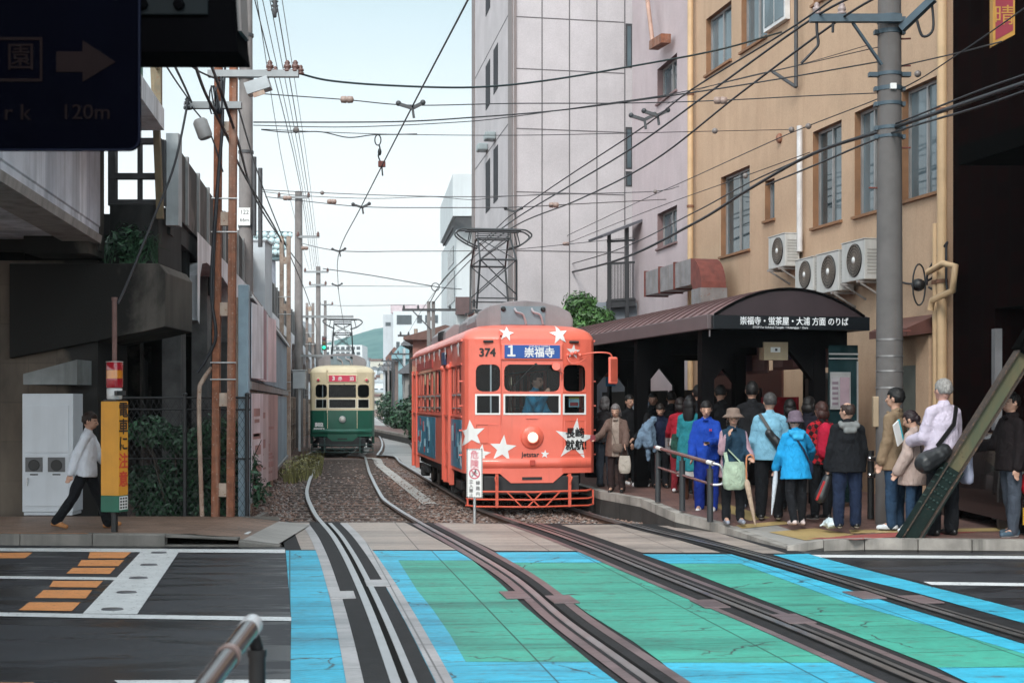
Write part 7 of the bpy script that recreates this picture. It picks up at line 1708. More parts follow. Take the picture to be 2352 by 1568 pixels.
def person(x, yf, ytop, face, lab, top, bottom, shoe, hair=(.012, .010, .010), hairkind='short', z=None, aL=(5, 8, 12, 0), aR=(5, 8, 12, 0), lL=(0, 0), lR=(0, 0), lean=0,
           tkind='shirt', hem=.84, sleeve=1., thick=.022, flare=.03, hat=None, head=(0, 0), bw=1., loc=None, k=None, collar=None, hood=None, vest=None, skirt=None, skin=None, voxel=.0115, legw=1., cuffs=None, group=None):
    PSEED[0] += 7.3; sd = PSEED[0]
    if loc is None:
        if z is None:
            z = .2
            for _ in range(8): z = zp(F*(H-z)/(yf-HY))
        loc = G(x, yf, z)
        k = (yf-ytop)*loc.y/F/(1.70+(.035 if hat else .012))
    t = thing('person', lab, 'person', loc, R(face), group); t.scale = (k, k, k)
    msk = skin or M_SKIN
    # --- skeleton
    LEG, SH = (.42, .40), .0
    hips = {s: V((s*.088*bw, 0, .885)) for s in (-1, 1)}; kn = {}; an = {}; ft = {}
    for s, (a, kb) in ((1, lL), (-1, lR)):
        kn[s] = hips[s]+dirv_(a, 2.5, s)*LEG[0]; an[s] = kn[s]+dirv_(a-kb, .5, s)*LEG[1]
        fd = R(max(-35, min(25, (a-kb)*.75))); ft[s] = V((s*.012, -cos(fd)*.17, sin(fd)*.17 if a-kb > 0 else sin(fd)*.11))
    low = min(min(an[s].z-.075, an[s].z+ft[s].z-.04) for s in (-1, 1)); dz = V((0, 0, -low))
    for dct in (hips, kn, an):
        for s in dct: dct[s] = dct[s]+dz
    hz = .885-low; L = R(lean)
    def U(px, py, pz):              # upper body point, leant forward about the hips (heights as if standing)
        q = pz-.885; return V((px*bw, py*cos(L)-q*sin(L), hz+q*cos(L)+py*sin(L)))
    sh = {s: U(s*.152, 0, 1.345) for s in (-1, 1)}; el = {}; wr = {}; hd = {}
    for s, (a, o, e, i) in ((1, aL), (-1, aR)):
        el[s] = sh[s]+dirv_(a, o, s)*.285; f = dirv_(a+e, o*.4, s); f.rotate(MX.Rotation(R(-s*i), 3, 'Z')) if i else None
        hd[s] = f; wr[s] = el[s]+f*.245
    # --- body: one continuous skin
    b = MB(); hy, hxr = R(head[0]), R(head[1])
    hc = U(0, -.012, 1.585); Mh = MX.Translation(U(0, 0, 1.47)) @ MX.Rotation(L*.5, 4, 'X') @ MX.Rotation(hy, 4, 'Z') @ MX.Rotation(hxr, 4, 'X') @ MX.Diagonal((1.09, 1.09, 1.06, 1))
    b.cap(U(0, .012, 1.38), U(0, 0, 1.52), .056, .050)
    b.M = Mh; b.ell((0, 0, .118), .073, .092, .108, 18, 12); b.ell((0, -.034, .062), .055, .058, .056, 14, 9); b.ell((0, -.06, .038), .026, .026, .022, 10, 7); b.cap((0, -.088, .115), (0, -.104, .083), .011, .016, 8); b.ell((0, -.083, .054), .024, .012, .011, 10, 6)
    for s in (-1, 1): b.ell((s*.075, .008, .105), .012, .024, .034, 8, 7); b.ell((s*.033, -.075, .098), .022, .018, .016, 8, 6)
    b.M = MX.Identity(4)
    for s in (-1, 1): b.cap(U(0, .012, 1.375), sh[s], .044, .040)
    for c, r in (((0, .0, 1.20), (.138, .090, .17)), ((0, 0, 1.04), (.130, .088, .17)), ((0, 0, .90), (.150, .098, .11))): b.ell(U(*c), r[0]*bw, r[1]*bw, r[2], 16, 10)
    for s in (-1, 1):
        b.cap(sh[s], el[s], .050, .040); b.cap(el[s], wr[s], .040, .026)
        b.cap(hips[s], kn[s], .085*bw, .056); b.cap(kn[s], an[s], .056, .037); b.cap(an[s], an[s]+ft[s]*.8+V((0, 0, -.045 if ft[s].z >= 0 else -.03)), .036, .03)
        f = hd[s].normalized(); side = f.cross(V((0, 0, 1)) if abs(f.z) < .9 else V((0, -1, 0))).normalized(); pn = side.cross(f).normalized()
        if abs(f.z) > .6: side, pn = V((0, -1, 0))-f*f.dot(V((0, -1, 0))), None; side.normalize(); pn = f.cross(side)*s
        for q in (-.5, .5): b.cap(wr[s], wr[s]+f*.085+side*q*.045, .020, .019, 8)
        for j in range(4):
            root = wr[s]+f*.085+side*(j-1.5)*.019; ln = (.058, .068, .064, .05)[j]
            m1 = root+f*ln*.6-pn*.006; b.cap(root, m1, .0095, .009, 7); b.cap(m1, m1+f*ln*.42-pn*ln*.32, .009, .0078, 7)
        r0 = wr[s]+f*.03+side*.026; r1 = r0+f*.035+side*.026; b.cap(r0, r1, .012, .0105, 7); b.cap(r1, r1+f*.032+side*.004-pn*.008, .010, .0085, 7)
    me = union(b, voxel, 1); me.materials.clear()
    for m in (msk, M_LIP, M_EYE, M_BROW): me.materials.append(m)
    Mi = Mh.inverted()
    for p in me.polygons:
        c = Mi @ p.center
        if c.y < -.055 and abs(c.x) < .07:
            if abs(abs(c.x)-.031) < .0125 and abs(c.z-.101) < .0050: p.material_index = 2
            elif abs(abs(c.x)-.034) < .019 and abs(c.z-.126) < .0048: p.material_index = 3
            elif abs(c.x) < .019 and abs(c.z-.053) < .0055: p.material_index = 1
    obj('body', me, t)
    # --- trousers / skirt
    if skirt:
        b = MB(); ring = lambda zz, r1, r2: [V((r1*cos(a*pi/10)*bw, r2*sin(a*pi/10), zz)) for a in range(20)]
        b.loft([ring(hz+.10, .15, .11), ring(hz, .18, .13), ring(skirt[0]+.25, .20, .16), ring(skirt[0], .23, .19)], 0); me = union(b, .014, 2); wrinkle(me, .008, 1, sd); flat_part(me, 'skirt', skirt[1], t)
    b = MB(); g_ = .018*legw
    b.ell(U(0, 0, .93), .168*bw+g_*.5, .115*bw+g_*.5, .11, 16, 9)
    for s in (-1, 1):
        b.cap(hips[s]+V((0, 0, .02)), kn[s], .092*bw+g_*.6, .060+g_); b.cap(kn[s], an[s]+V((0, 0, .0)), .060+g_, .046+g_*1.1)
    me = union(b, .013, 2); wrinkle(me, .014, 1, sd+1); flat_part(me, 'trousers', bottom, t)
    # --- shoes
    for s in (-1, 1):
        b = MB(); a = an[s]; tl = ft[s]; c = a+V((0, 0, -.035)); heel = c+V((0, .045, -.0)); toe = a+tl*.92+V((0, 0, -.048 if tl.z >= -.01 else -.03))
        b.cap(heel, c+(toe-c)*.5+V((0, 0, .005)), .040, .043, 10); b.cap(c+(toe-c)*.4, toe, .043, .034, 10); b.cap(a+V((0, .005, .02)), c, .046, .044, 10)
        me = union(b, .009, 1); dz_ = min(v.co.z for v in me.vertices)
        me.materials.clear(); me.materials.append(shoe[0]); me.materials.append(shoe[1])
        fwd = (toe-heel).normalized(); nrm = V((1, 0, 0)).cross(fwd); nrm = nrm if nrm.z > 0 else -nrm; lo_ = min((v.co-heel).dot(nrm) for v in me.vertices)
        for p in me.polygons: p.material_index = 1 if (p.center-heel).dot(nrm) < lo_+.022 else 0
        obj('shoe', me, t)
    # --- upper garment
    b = MB(); g_ = thick
    for s in (-1, 1): b.cap(U(0, .01, 1.385), sh[s], .064+g_*.35, .054+g_*.5)
    b.ell(U(0, 0, 1.22), .152*bw+g_*.8, .108*bw+g_*.8, .18, 18, 10)
    ring = lambda zz, r1, r2, cy=0: [U(r1*cos(a*pi/10), r2*sin(a*pi/10)+cy, zz) for a in range(20)]
    b.loft([ring(1.28, .138+g_*.7, .095+g_*.7), ring(1.10, .150+g_, .108+g_), ring(.95, .162+g_+flare*.3, .118+g_+flare*.3), ring(hem, .160+g_+flare, .122+g_+flare*.8)], 0)
    b.cap(U(0, .015, 1.38), U(0, .010, 1.445), .074, .064)
    for s in (-1, 1):
        b.cap(sh[s], el[s], .052+g_*.55, .044+g_*.8)
        if sleeve > .5: q = (sleeve-.5)*2; b.cap(el[s], el[s].lerp(wr[s], q), .046+g_, .036+g_*.9)
    if tkind in ('coat', 'jacket'):
        b.cap(U(-.03, -.09, 1.42), U(.03, -.09, 1.42), .02, .02, 8); b.cap(U(-.06, .06, 1.45), U(.06, .06, 1.45), .022, .022, 8)
    me = union(b, .0125, 2); wrinkle(me, .0115 if tkind != 'knit' else .007, 1, sd+3)
    me.materials.clear(); me.materials.append(top)
    if vest:                          # sleeves or a front panel of another cloth
        me.materials.append(vest[1])
        for p in me.polygons:
            c = p.center
            if vest[0] == 'sleeve' and abs(c.x) > .19*bw: p.material_index = 1
            elif vest[0] == 'front' and abs(c.x) < .065 and c.y < -.02: p.material_index = 1
            elif vest[0] == 'half' and c.x > 0: p.material_index = 1
            elif vest[0] == 'low' and c.z < vest[2]: p.material_index = 1
            elif vest[0] == 'piping' and abs(abs(c.x)-.115+.35*max(0, c.z-1.25)) < .014: p.material_index = 1
    obj({'shirt': 'shirt', 'coat': 'coat', 'jacket': 'jacket', 'knit': 'sweater'}[tkind], me, t)
    if cuffs:
        for s in (-1, 1): b = MB(); b.cap(el[s].lerp(wr[s], sleeve*.55), el[s].lerp(wr[s], sleeve*.55+.12), .052+g_*.9, .05+g_*.9, 12); b.build('cuff', cuffs, t)
    if hood:
        b = MB(); b.cap(U(-.09, .10, 1.40), U(.09, .10, 1.40), .05, .05); b.cap(U(-.05, .13, 1.33), U(.05, .13, 1.33), .045, .045); b.cap(U(-.10, .05, 1.43), U(-.07, -.05, 1.42), .035, .03); b.cap(U(.10, .05, 1.43), U(.07, -.05, 1.42), .035, .03)
        me = union(b, .012, 2); wrinkle(me, .008, 1, sd); flat_part(me, 'hood', hood, t)
    # --- hair
    M_H = hair_mat(hair)
    b = MB(); b.M = Mh; nu, nv = 44, 30; grid = []; hf = []
    for j in range(nv+1):
        th = pi*j/nv
        for i in range(nu):
            ph = 2*pi*i/nu; d = V((sin(th)*cos(ph), sin(th)*sin(ph), cos(th))); n_ = 1+.05*NZ.noise(d*5+V((sd, 0, 0))); grid.append(V((d.x*.083, d.y*.102+.010, d.z*.107+.132))*1.0+d*(.008*NZ.noise(d*7+V((sd, 0, 0)))+.007*NZ.noise(V((d.x*19, d.y*19, d.z*6+sd)))))
    for j in range(nv):
        for i in range(nu):
            q = [j*nu+i, j*nu+(i+1) % nu, (j+1)*nu+(i+1) % nu, (j+1)*nu+i]; c = sum((grid[w] for w in q), V((0, 0, 0)))/4
            low_ = {'short': .075, 'bob': .045, 'long': .02, 'bun': .06, 'bald': .07, 'thick': .06}[hairkind]
            if c.z < low_: continue
            if c.y < -.035 and c.z < (.165 if hairkind != 'thick' else .150): continue
            if c.y < -.0 and c.z < .115 and hairkind in ('short', 'bald', 'thick'): continue
            if hairkind == 'bald' and c.z > .20 and c.y < .075: continue
            hf.append(q)
    b.add(grid, hf, 0, True)
    if hairkind in ('long', 'bob'):
        if hairkind == 'long': b.ell((0, .068, -.02), .088, .045, .19, 18, 12); b.ell((0, .060, .08), .086, .055, .10, 18, 10)
        else: b.ell((0, .050, .055), .086, .060, .075, 18, 10)
        for s in (-1, 1): b.cap((s*.074, .02, .12), (s*.078, .035, .0 if hairkind == 'bob' else -.05), .020, .014, 8)
    if hairkind == 'bun': b.ell((0, .085, .09), .045, .04, .05, 10, 8); b.cap((0, .07, .06), (0, .10, -.02), .03, .012, 8)
    hb = b.build('hair', M_H, t); so = hb.modifiers.new('s', 'SOLIDIFY'); so.thickness = .008; so.offset = 1
    if hat:
        b = MB(); b.M = Mh @ MX.Translation((0, .012, .155)) @ MX.Rotation(R(hat[2] if len(hat) > 2 else -6), 4, 'X') @ MX.Diagonal((1, 1.18, 1, 1))
        if hat[0] == 'bucket': b.lathe([(.150, -.045), (.158, -.04), (.125, -.01), (.098, .012), (.094, .05), (.086, .085), (.05, .098), (.005, .10)], 24)
        elif hat[0] == 'cloche': b.lathe([(.125, -.06), (.130, -.055), (.105, -.02), (.098, .02), (.092, .065), (.07, .10), (.03, .112), (.003, .114)], 24)
        me_ = b.build('hat', hat[1], t); q = me_.modifiers.new('s', 'SOLIDIFY'); q.thickness = .005; wrinkle(me_.data, .006, 1, sd)
    t['_u'] = 0; del t['_u']
    pos = dict(U=U, sh=sh, el=el, wr=wr, hd=hd, hz=hz, Mh=Mh)
    return t, pos
def at_person(t, name, lab, cat, group=None):
    o = thing(name, lab, cat, t.location, t.rotation_euler.z, group); o.scale = t.scale; return o
def sac(b, c, w, d, h_, m=0, taper=.8, n=14, top=.9):
    """soft bag: squashed rounded body"""
    c = V(c); rings = []
    for q, k in ((0, .55), (.06, .85), (.25, 1), (.55, 1*taper+.1), (.85, taper), (1, taper*top)):
        rings.append([c+V((w/2*k*(abs(cos(a))**.6)*(1 if cos(a) > 0 else -1), d/2*k*(abs(sin(a))**.7)*(1 if sin(a) > 0 else -1), q*h_)) for a in [2*pi*i/n for i in range(n)]])
    b.loft(rings, m)
C_ = lambda n, c, v=.18: cloth(n, c, v)
W_SH = (mat('shoe_white', (.68, .68, .70), .5), mat('sole_white', (.72, .72, .72), .6)); K_SH = (mat('shoe_black', (.012, .012, .013), .35), mat('sole_black', (.01, .01, .01), .8)); KW_SH = (K_SH[0], mat('sole_pale', (.45, .44, .42), .7))
TAN_SH = (mat('shoe_tan', (.36, .15, .05), .55, .2, 8), mat('sole_tan', (.22, .13, .08), .8)); GR_SH = (mat('shoe_greyblue', (.26, .28, .34), .6, .3, 20), mat('sole_grey', (.40, .40, .42), .7)); BL_SH = (mat('shoe_blue', (.05, .085, .12), .6), W_SH[1]); PK_SH = (mat('shoe_pinkwhite', (.55, .46, .46), .6, .2, 14), mat('sole_pinkish', (.42, .30, .28), .7))
BLACKT = C_('trousers_black', (.010, .011, .014)); NAVYT = C_('trousers_navy', (.014, .024, .055)); JEAN = C_('jeans_blue', (.025, .055, .105)); BROWNT = C_('trousers_brown', (.030, .018, .018)); GREYT = C_('trousers_grey', (.06, .072, .095))
G1 = 'people waiting at the tram stop'
# ---- the walker on the left
wk, wp = person(196, 1214, 938, 90, 'man in white long sleeved shirt and dark trousers walking right past the bin cabinet', C_('shirt_white', (.66, .69, .76), .06), BLACKT, TAN_SH, (.022, .012, .010), 'thick', z=.15, aL=(22, 6, 20, 0), aR=(-26, 8, 10, 0), lL=(24, 5), lR=(-21, 14), lean=5, hem=.80, thick=.028, flare=.016, head=(0, 6), bw=.9)
# ---- at the stop, from left to right
person(1390, 1118, 912, 150, 'grey haired woman in dark clothes boarding at the side of the orange tram', C_('top_char', (.025, .022, .024)), C_('trousers_grey', (.06, .072, .095)), K_SH, (.10, .09, .09), 'bob', aR=(40, 10, 40, 0))
ow_, owp = person(1416, 1130, 928, -12, 'elderly woman in brown jacket over a patterned blouse holding out her ticket', C_('jacket_brown', (.135, .085, .070)), BROWNT, K_SH, (.13, .115, .115), 'bob', aL=(22, 12, 30, 5), aR=(30, 22, 45, -12), lL=(3, 2), lR=(-2, 3), lean=6, head=(-6, 16), tkind='jacket', hem=.70, thick=.034, flare=.035, vest=('front', C_('blouse', (.30, .235, .20), .3)))
t = at_person(ow_, 'shoulder_bag', 'small brown shoulder bag hanging across the elderly woman in brown jacket', 'bag'); b = MB(); sac(b, (.06, -.19, .78), .24, .09, .17, 0, .95); b.tube(smooth_path([owp['U'](-.10, -.02, 1.45), owp['U'](-.08, -.15, 1.25), (.0, -.21, 1.0), (.0, -.21, .93)], 4), .008, 6); b.build('bag_body', C_('bag_taupe', (.16, .115, .095), .3), t)
t = at_person(ow_, 'tote_bag', 'cream cloth bag hanging from the left hand of the elderly woman', 'bag'); w = owp['wr'][1]+owp['hd'][1]*.09; b = MB(); sac(b, (w.x, w.y, w.z-.50), .24, .08, .34, 0, .9); b.build('bag_body', C_('bag_cream', (.44, .39, .34), .12), t); b = MB(); b.tube(smooth_path([(w.x-.08, w.y, w.z-.17), (w.x-.03, w.y, w.z-.02), (w.x+.03, w.y, w.z-.02), (w.x+.08, w.y, w.z-.17)], 4), .010, 6); b.build('bag_handle', K_SH[0], t)
t = at_person(ow_, 'ticket_wallet', 'red ticket wallet held out toward the tram by the elderly woman', 'wallet'); w = owp['wr'][-1]+owp['hd'][-1]*.12; b = MB(); b.box(w.x-.05, w.x+.05, w.y-.012, w.y+.012, w.z-.03, w.z+.09); b.build('wallet', mat('wallet_red', (.20, .015, .025), .5), t, bevel=.006)
person(1446, 1112, 908, 30, 'dark haired person in black half hidden behind the elderly woman', C_('top_black', (.010, .010, .012)), BLACKT, W_SH, hairkind='thick', group=G1)
person(1478, 1117, 910, -70, 'teenager in black track top with lime green piping, standing side on', C_('track_black', (.012, .012, .014)), BLACKT, W_SH, (.018, .012, .010), 'thick', tkind='jacket', vest=('piping', mat('piping_lime', (.42, .50, .10), .7)), aL=(15, 8, 40, 0), head=(0, 12))
jp, jpp = person(1516, 1120, 926, 5, 'person in navy top bending over a raised denim jacket', C_('top_navy', (.012, .018, .045)), BLACKT, K_SH, (.02, .014, .012), 'short', aR=(55, 20, 70, 0), aL=(30, 10, 40, 10), lean=8, head=(-25, 25))
t = at_person(jp, 'denim_jacket', 'pale blue denim jacket hanging from the raised hand of a person in navy', 'jacket'); b = MB(); w = jpp['wr'][-1]; base = V((w.x-.04, w.y-.10, w.z))
b.cap(base+V((.08, 0, .06)), base+V((-.06, 0, -.15)), .07, .10); b.cap(base+V((-.04, 0, -.1)), base+V((-.02, 0, -.42)), .12, .13); b.cap(base+V((-.12, 0, -.12)), base+V((-.24, 0, -.46)), .06, .075); b.cap(base+V((.06, 0, -.1)), base+V((.10, 0, -.55)), .06, .05); b.cap(base+V((-.03, 0, -.4)), base+V((-.03, 0, -.74)), .07, .04)
me = union(b, .012, 2); wrinkle(me, .022, 1.4, 3); flat_part(me, 'jacket_cloth', C_('denim_pale', (.16, .235, .33), .25), t)
person(1542, 1112, 900, 180, 'black haired person in black standing with back turned near the notice board', C_('top_black', (.010, .010, .012)), BLACKT, KW_SH, hairkind='short', group=G1)
person(1563, 1130, 914, 165, 'person in red top with white sleeves half hidden by the teal coat', C_('top_red', (.34, .015, .03)), C_('trousers_red', (.22, .02, .03)), W_SH, (.014, .010, .010), 'bob', vest=('low', C_('hem_white', (.5, .5, .5)), .98), aL=(20, 15, 30, 0))
tc_, tcp = person(1586, 1153, 910, 150, 'woman in long teal coat with long black hair and brown boots', C_('coat_teal', (.022, .20, .24)), C_('boot_brown', (.085, .036, .022)), (mat('boot_leather', (.10, .042, .024), .5), K_SH[1]), (.008, .007, .008), 'long', tkind='coat', hem=.50, flare=.055, thick=.030, aL=(10, 10, 30, 0), aR=(25, 12, 50, 10), skirt=(.42, C_('skirt_pale', (.46, .44, .44), .1)))
t = at_person(tc_, 'carrier_bag', 'dark green striped bag on the arm of the woman in teal coat', 'bag'); b = MB(); sac(b, (.26, -.1, .70), .22, .26, .40, 0, .9); b.build('bag_body', C_('bag_green', (.020, .065, .050), .7), t)
t = thing('rucksack', 'pale grey rucksack hanging between the navy person and the teal coat', 'bag', G(1548, 1128, .33)); b = MB(); sac(b, (0, 0, .62), .30, .18, .48, 0, .92); b.tube(smooth_path([(-.10, -.09, 1.06), (-.02, -.13, .9), (.10, -.11, .78)], 4), .014, 6, 0); b.tube(smooth_path([(-.06, -.05, 1.08), (0, -.06, 1.2), (.05, -.03, 1.30), (.06, .12, 1.32)], 4), .012, 6); b.build('bag_body', C_('bag_grey', (.27, .245, .25), .12), t)
person(1604, 1136, 886, 175, 'tall black haired person behind the boy in the blue tracksuit', C_('top_black', (.010, .010, .012)), BLACKT, KW_SH, hairkind='thick', group=G1)
BLUE = C_('track_blue', (.012, .055, .36), .2)
by, bp = person(1622, 1174, 922, -14, 'boy in bright blue tracksuit looking down at his phone by the railing', BLUE, C_('track_pants', (.010, .030, .235), .2), W_SH, (.010, .008, .008), 'thick', aL=(24, 10, 62, 30), aR=(6, 10, 28, 8), lL=(2, 0), lR=(-2, 1), tkind='jacket', hem=.80, thick=.034, flare=.012, head=(8, 14), legw=1.7, cuffs=None)
t = at_person(by, 'mobile_phone', 'dark mobile phone in the left hand of the boy in blue', 'phone'); w = bp['wr'][1]+bp['hd'][1]*.10; b = MB(); b.cbox(w+V((0, -.02, .02)), .07, .13, .012, .4); b.build('phone', M_BLACK, t, bevel=.004)
b = MB(); q = bp['el'][-1]; b.cap(bp['el'][-1].lerp(bp['sh'][-1], .10), bp['el'][-1].lerp(bp['sh'][-1], .04), .072, .072, 14); b.build('sleeve_band', W_SH[0], by)
text('N', .05, mat('logo_red', (.40, .02, .06), .5), by, frame((.085, -.165, 1.27), (1, .25, 0)), .003)
# woman with the hat
hw, hp = person(1684, 1201, 938, 6, 'woman in beige bucket hat and navy waistcoat with hand on chin', C_('vest_navy', (.020, .050, .085), .25), BLACKT, GR_SH, (.03, .025, .022), 'bob', aL=(10, 14, 62, 10), aR=(22, 10, 128, 34), lL=(1, 0), lR=(-1, 1), head=(-8, 4), tkind='jacket', hem=.68, thick=.028, flare=.05, hat=('bucket', C_('hat_beige', (.23, .165, .135), .12)), vest=('sleeve', C_('sleeve_lilac', (.42, .27, .32), .2)), bw=.95)
t = at_person(hw, 'tote_bag', 'pale green patterned tote bag on the arm of the woman in the hat', 'bag'); b = MB(); e = hp['el'][-1]; sac(b, (e.x+.15, e.y-.13, .52), .36, .14, .42, 0, .92); me_ = b.build('bag_body', cloth('tote_mint', (.40, .50, .38), .3), t); wrinkle(me_.data, .012, 1, 2)
b = MB(); tx = e.x+.15
for s in (-1, 1): b.bar((tx+s*.11, e.y-.13, .92), (e.x+.04+s*.02, e.y-.03, e.z+.05), .055, .012)
b.build('bag_strap', cloth('tote_mint', (.4, .5, .38)), t)
t = at_person(hw, 'umbrella', 'folded cream umbrella with orange crook handle held by the woman in the hat', 'umbrella'); w = hp['wr'][1]+hp['hd'][1]*.07
b = MB(); b.tube(smooth_path([w+V((.03, -.03, -.02)), w+V((.0, -.03, .05)), w+V((-.05, -.03, .06)), w+V((-.09, -.03, .0)), w+V((-.09, -.03, -.30))], 5), .013, 8); b.build('umbrella_handle', mat('handle_orange', (.52, .20, .09), .35), t)
b = MB(); a0 = w+V((-.09, -.03, -.30)); a1 = w+V((.04, -.05, -.98)); b.tube([a0, a0.lerp(a1, .08), a0.lerp(a1, .3), a0.lerp(a1, .7), a0.lerp(a1, .95), a1], [.018, .045, .04, .030, .014, .006], 8); b.build('umbrella_cloth', C_('umbrella_cream', (.48, .36, .27), .2), t)
person(1727, 1168, 878, 178, 'large dark figure in black behind the woman in the hat', C_('top_black', (.010, .010, .012)), BLACKT, GR_SH, (.008, .007, .007), 'thick', bw=1.1, group=G1)
sm, sp2 = person(1768, 1192, 904, 170, 'grey haired man in pale blue shirt seen from behind', C_('shirt_pale_blue', (.20, .42, .56), .12), BLACKT, KW_SH, (.045, .042, .042), 'short', aL=(8, 12, 25, 0), aR=(10, 14, 40, 0), hem=.80, thick=.032, flare=.03, head=(20, 0), bw=1.05, legw=1.3)
t = at_person(sm, 'sling_bag', 'black sling bag across the back of the man in pale blue shirt', 'bag'); b = MB(); U = sp2['U']; b.bar(U(.13, .10, 1.43), U(-.02, .175, 1.18), .045, .012, 0, (0, 1, 0)); b.build('bag_strap', K_SH[0], t)
b = MB(); b.cap(U(.01, .19, 1.17), U(-.14, .17, .98), .055, .075, 12); me = union(b, .011, 2); wrinkle(me, .01, 1, 4); flat_part(me, 'bag_body', mat('bag_black', (.018, .019, .021), .4), t)
person(1814, 1172, 918, 180, 'black haired woman behind the mauve hat', C_('top_black', (.010, .010, .012)), BLACKT, KW_SH, (.006, .005, .005), 'bob', group=G1)
cj, cp = person(1828, 1206, 946, 190, 'woman in bright cyan rain jacket and mauve hat seen from behind', C_('jacket_cyan', (.018, .32, .66), .14), C_('trousers_black', (.01, .011, .014)), PK_SH, (.02, .015, .015), 'short', aL=(8, 14, 25, 0), aR=(38, 34, 12, 0), lL=(-8, 12), lR=(3, 2), tkind='jacket', hem=.70, thick=.036, flare=.055, hat=('cloche', C_('hat_mauve', (.155, .115, .150), .15), 0), hood=C_('hood_cyan', (.045, .40, .72), .12), lean=4, legw=.8)
t = at_person(cj, 'shoulder_strap_bag', 'dark strap and bag across the cyan rain jacket', 'bag'); b = MB(); U = cp['U']; b.bar(U(.06, .13, 1.36), U(-.06, .18, 1.15), .028, .01, 0, (0, 1, 0)); b.bar(U(-.06, .18, 1.15), U(-.17, .13, .95), .028, .01, 0, (0, 1, 0)); b.build('bag_strap', NAVYT, t)
b = MB(); sac(b, U(-.22, -.02, .76), .10, .20, .22); b.build('bag_body', NAVYT, t)
t = at_person(cj, 'umbrella', 'folded white umbrella held beside the cyan rain jacket', 'umbrella'); w = cp['wr'][1]; b = MB(); b.tube([w+V((.0, 0, .08)), w+V((.01, .02, -.06)), w+V((.02, .02, -.2)), w+V((.06, .04, -.5)), w+V((.09, .05, -.72))], [.012, .03, .042, .026, .007], 8); b.build('umbrella_cloth', C_('umbrella_white', (.55, .60, .66), .1), t)
rw, rp2 = person(1886, 1192, 924, 205, 'woman in red and black houndstooth top with red rucksack', hound(), BLACKT, KW_SH, (.040, .016, .013), 'bob', aL=(25, 10, 100, 20), aR=(5, 8, 20, 0), tkind='jacket', hem=.80, thick=.030)
t = at_person(rw, 'rucksack', 'red rucksack on the back of the woman in houndstooth', 'bag'); b = MB(); U = rp2['U']; b.cap(U(.05, .17, 1.30), U(.05, .17, 1.0), .11, .13); me = union(b, .012, 2); wrinkle(me, .01, 1, 5); flat_part(me, 'bag_body', C_('bag_red', (.42, .012, .04), .15), t); b = MB(); b.bar(U(.08, .11, 1.46), U(.05, .27, 1.22), .035, .012, 0, (0, 1, 0)); b.build('bag_strap', K_SH[0], t)
nm, np_ = person(1946, 1212, 926, 186, 'balding man in black jacket with grey hood over blue trousers', C_('jacket_black', (.010, .011, .014)), NAVYT, (K_SH[0], KW_SH[1]), (.030, .018, .015), 'bald', aL=(2, 10, 14, 0), aR=(6, 10, 16, 0), tkind='jacket', hem=.76, thick=.042, flare=.03, hood=C_('hood_grey', (.25, .285, .32), .12), head=(35, 0), bw=1.12, legw=1.6)
t = at_person(nm, 'sports_bag', 'black and red bag in the left hand of the balding man', 'bag'); w = np_['wr'][1]+np_['hd'][1]*.1; b = MB(); b.cap(w+V((0, 0, -.06)), w+V((.10, 0, -.32)), .06, .09); me = union(b, .012, 1); flat_part(me, 'bag_body', mat('bag_black', (.018, .019, .021)), t); b = MB(); b.bar(w+V((.06, .05, -.10)), w+V((.18, .07, -.36)), .03, .02); b.build('bag_piping', mat('bag_red_trim', (.45, .03, .03), .5), t)
t = thing('plastic_bag', 'crumpled white plastic bag lying on the paving at the feet of the balding man', 'bag', G(1912, 1211, .15)); b = MB(); b.ell((0, 0, .06), .14, .10, .065); b.ell((.07, 0, .09), .08, .07, .06); b.cap((-.08, 0, .05), (-.16, 0, .03), .04, .02); me = union(b, .01, 1); wrinkle(me, .03, 1.6, 6); flat_part(me, 'bag_body', mat('plastic_white', (.50, .58, .62), .3), t)
person(2056, 1216, 893, -128, 'young man in beige work jacket with thick black hair facing the shelter', C_('jacket_beige', (.235, .165, .105), .12), JEAN, (mat('flat_pale', (.55, .58, .62), .5), K_SH[1]), (.008, .007, .007), 'thick', z=.15, tkind='jacket', hem=.72, thick=.034, flare=.025, aL=(4, 8, 12, 0), aR=(4, 8, 12, 0))
gk, gp = person(2098, 1222, 943, -125, 'young woman in oversized beige knit sweater looking down', C_('knit_beige', (.42, .32, .285), .08), JEAN, (mat('flat_pale', (.55, .58, .62), .5), K_SH[1]), (.018, .010, .012), 'bun', z=.15, tkind='knit', hem=.66, thick=.050, flare=.05, aL=(2, 20, 26, 0), aR=(8, 22, 30, 0), head=(0, 22), bw=.95)
t = at_person(gk, 'handbag', 'small dark handbag held low by the woman in beige knit', 'bag'); w = gp['wr'][-1]; b = MB(); sac(b, (w.x-.02, w.y-.05, w.z-.22), .26, .10, .18); b.build('bag_body', mat('bag_black', (.018, .019, .021)), t); b = MB(); U = gp['U']; b.tube(smooth_path([U(.14, .10, 1.42), U(.13, .15, 1.2), U(.16, .15, .95)], 4), .008, 6); b.build('bag_strap', K_SH[0], t)
om, op_ = person(2166, 1229, 873, -158, 'tall grey haired man in pale lilac shirt seen from behind reading', C_('shirt_lilac', (.58, .51, .62), .07), BLACKT, K_SH, (.24, .225, .215), 'short', z=.15, aL=(10, 12, 70, 10), aR=(16, 14, 74, 20), hem=.90, thick=.034, flare=.022, bw=1.08, legw=1.5, skin=mat('skin_pink', (.55, .30, .24), .55, .08, 12))
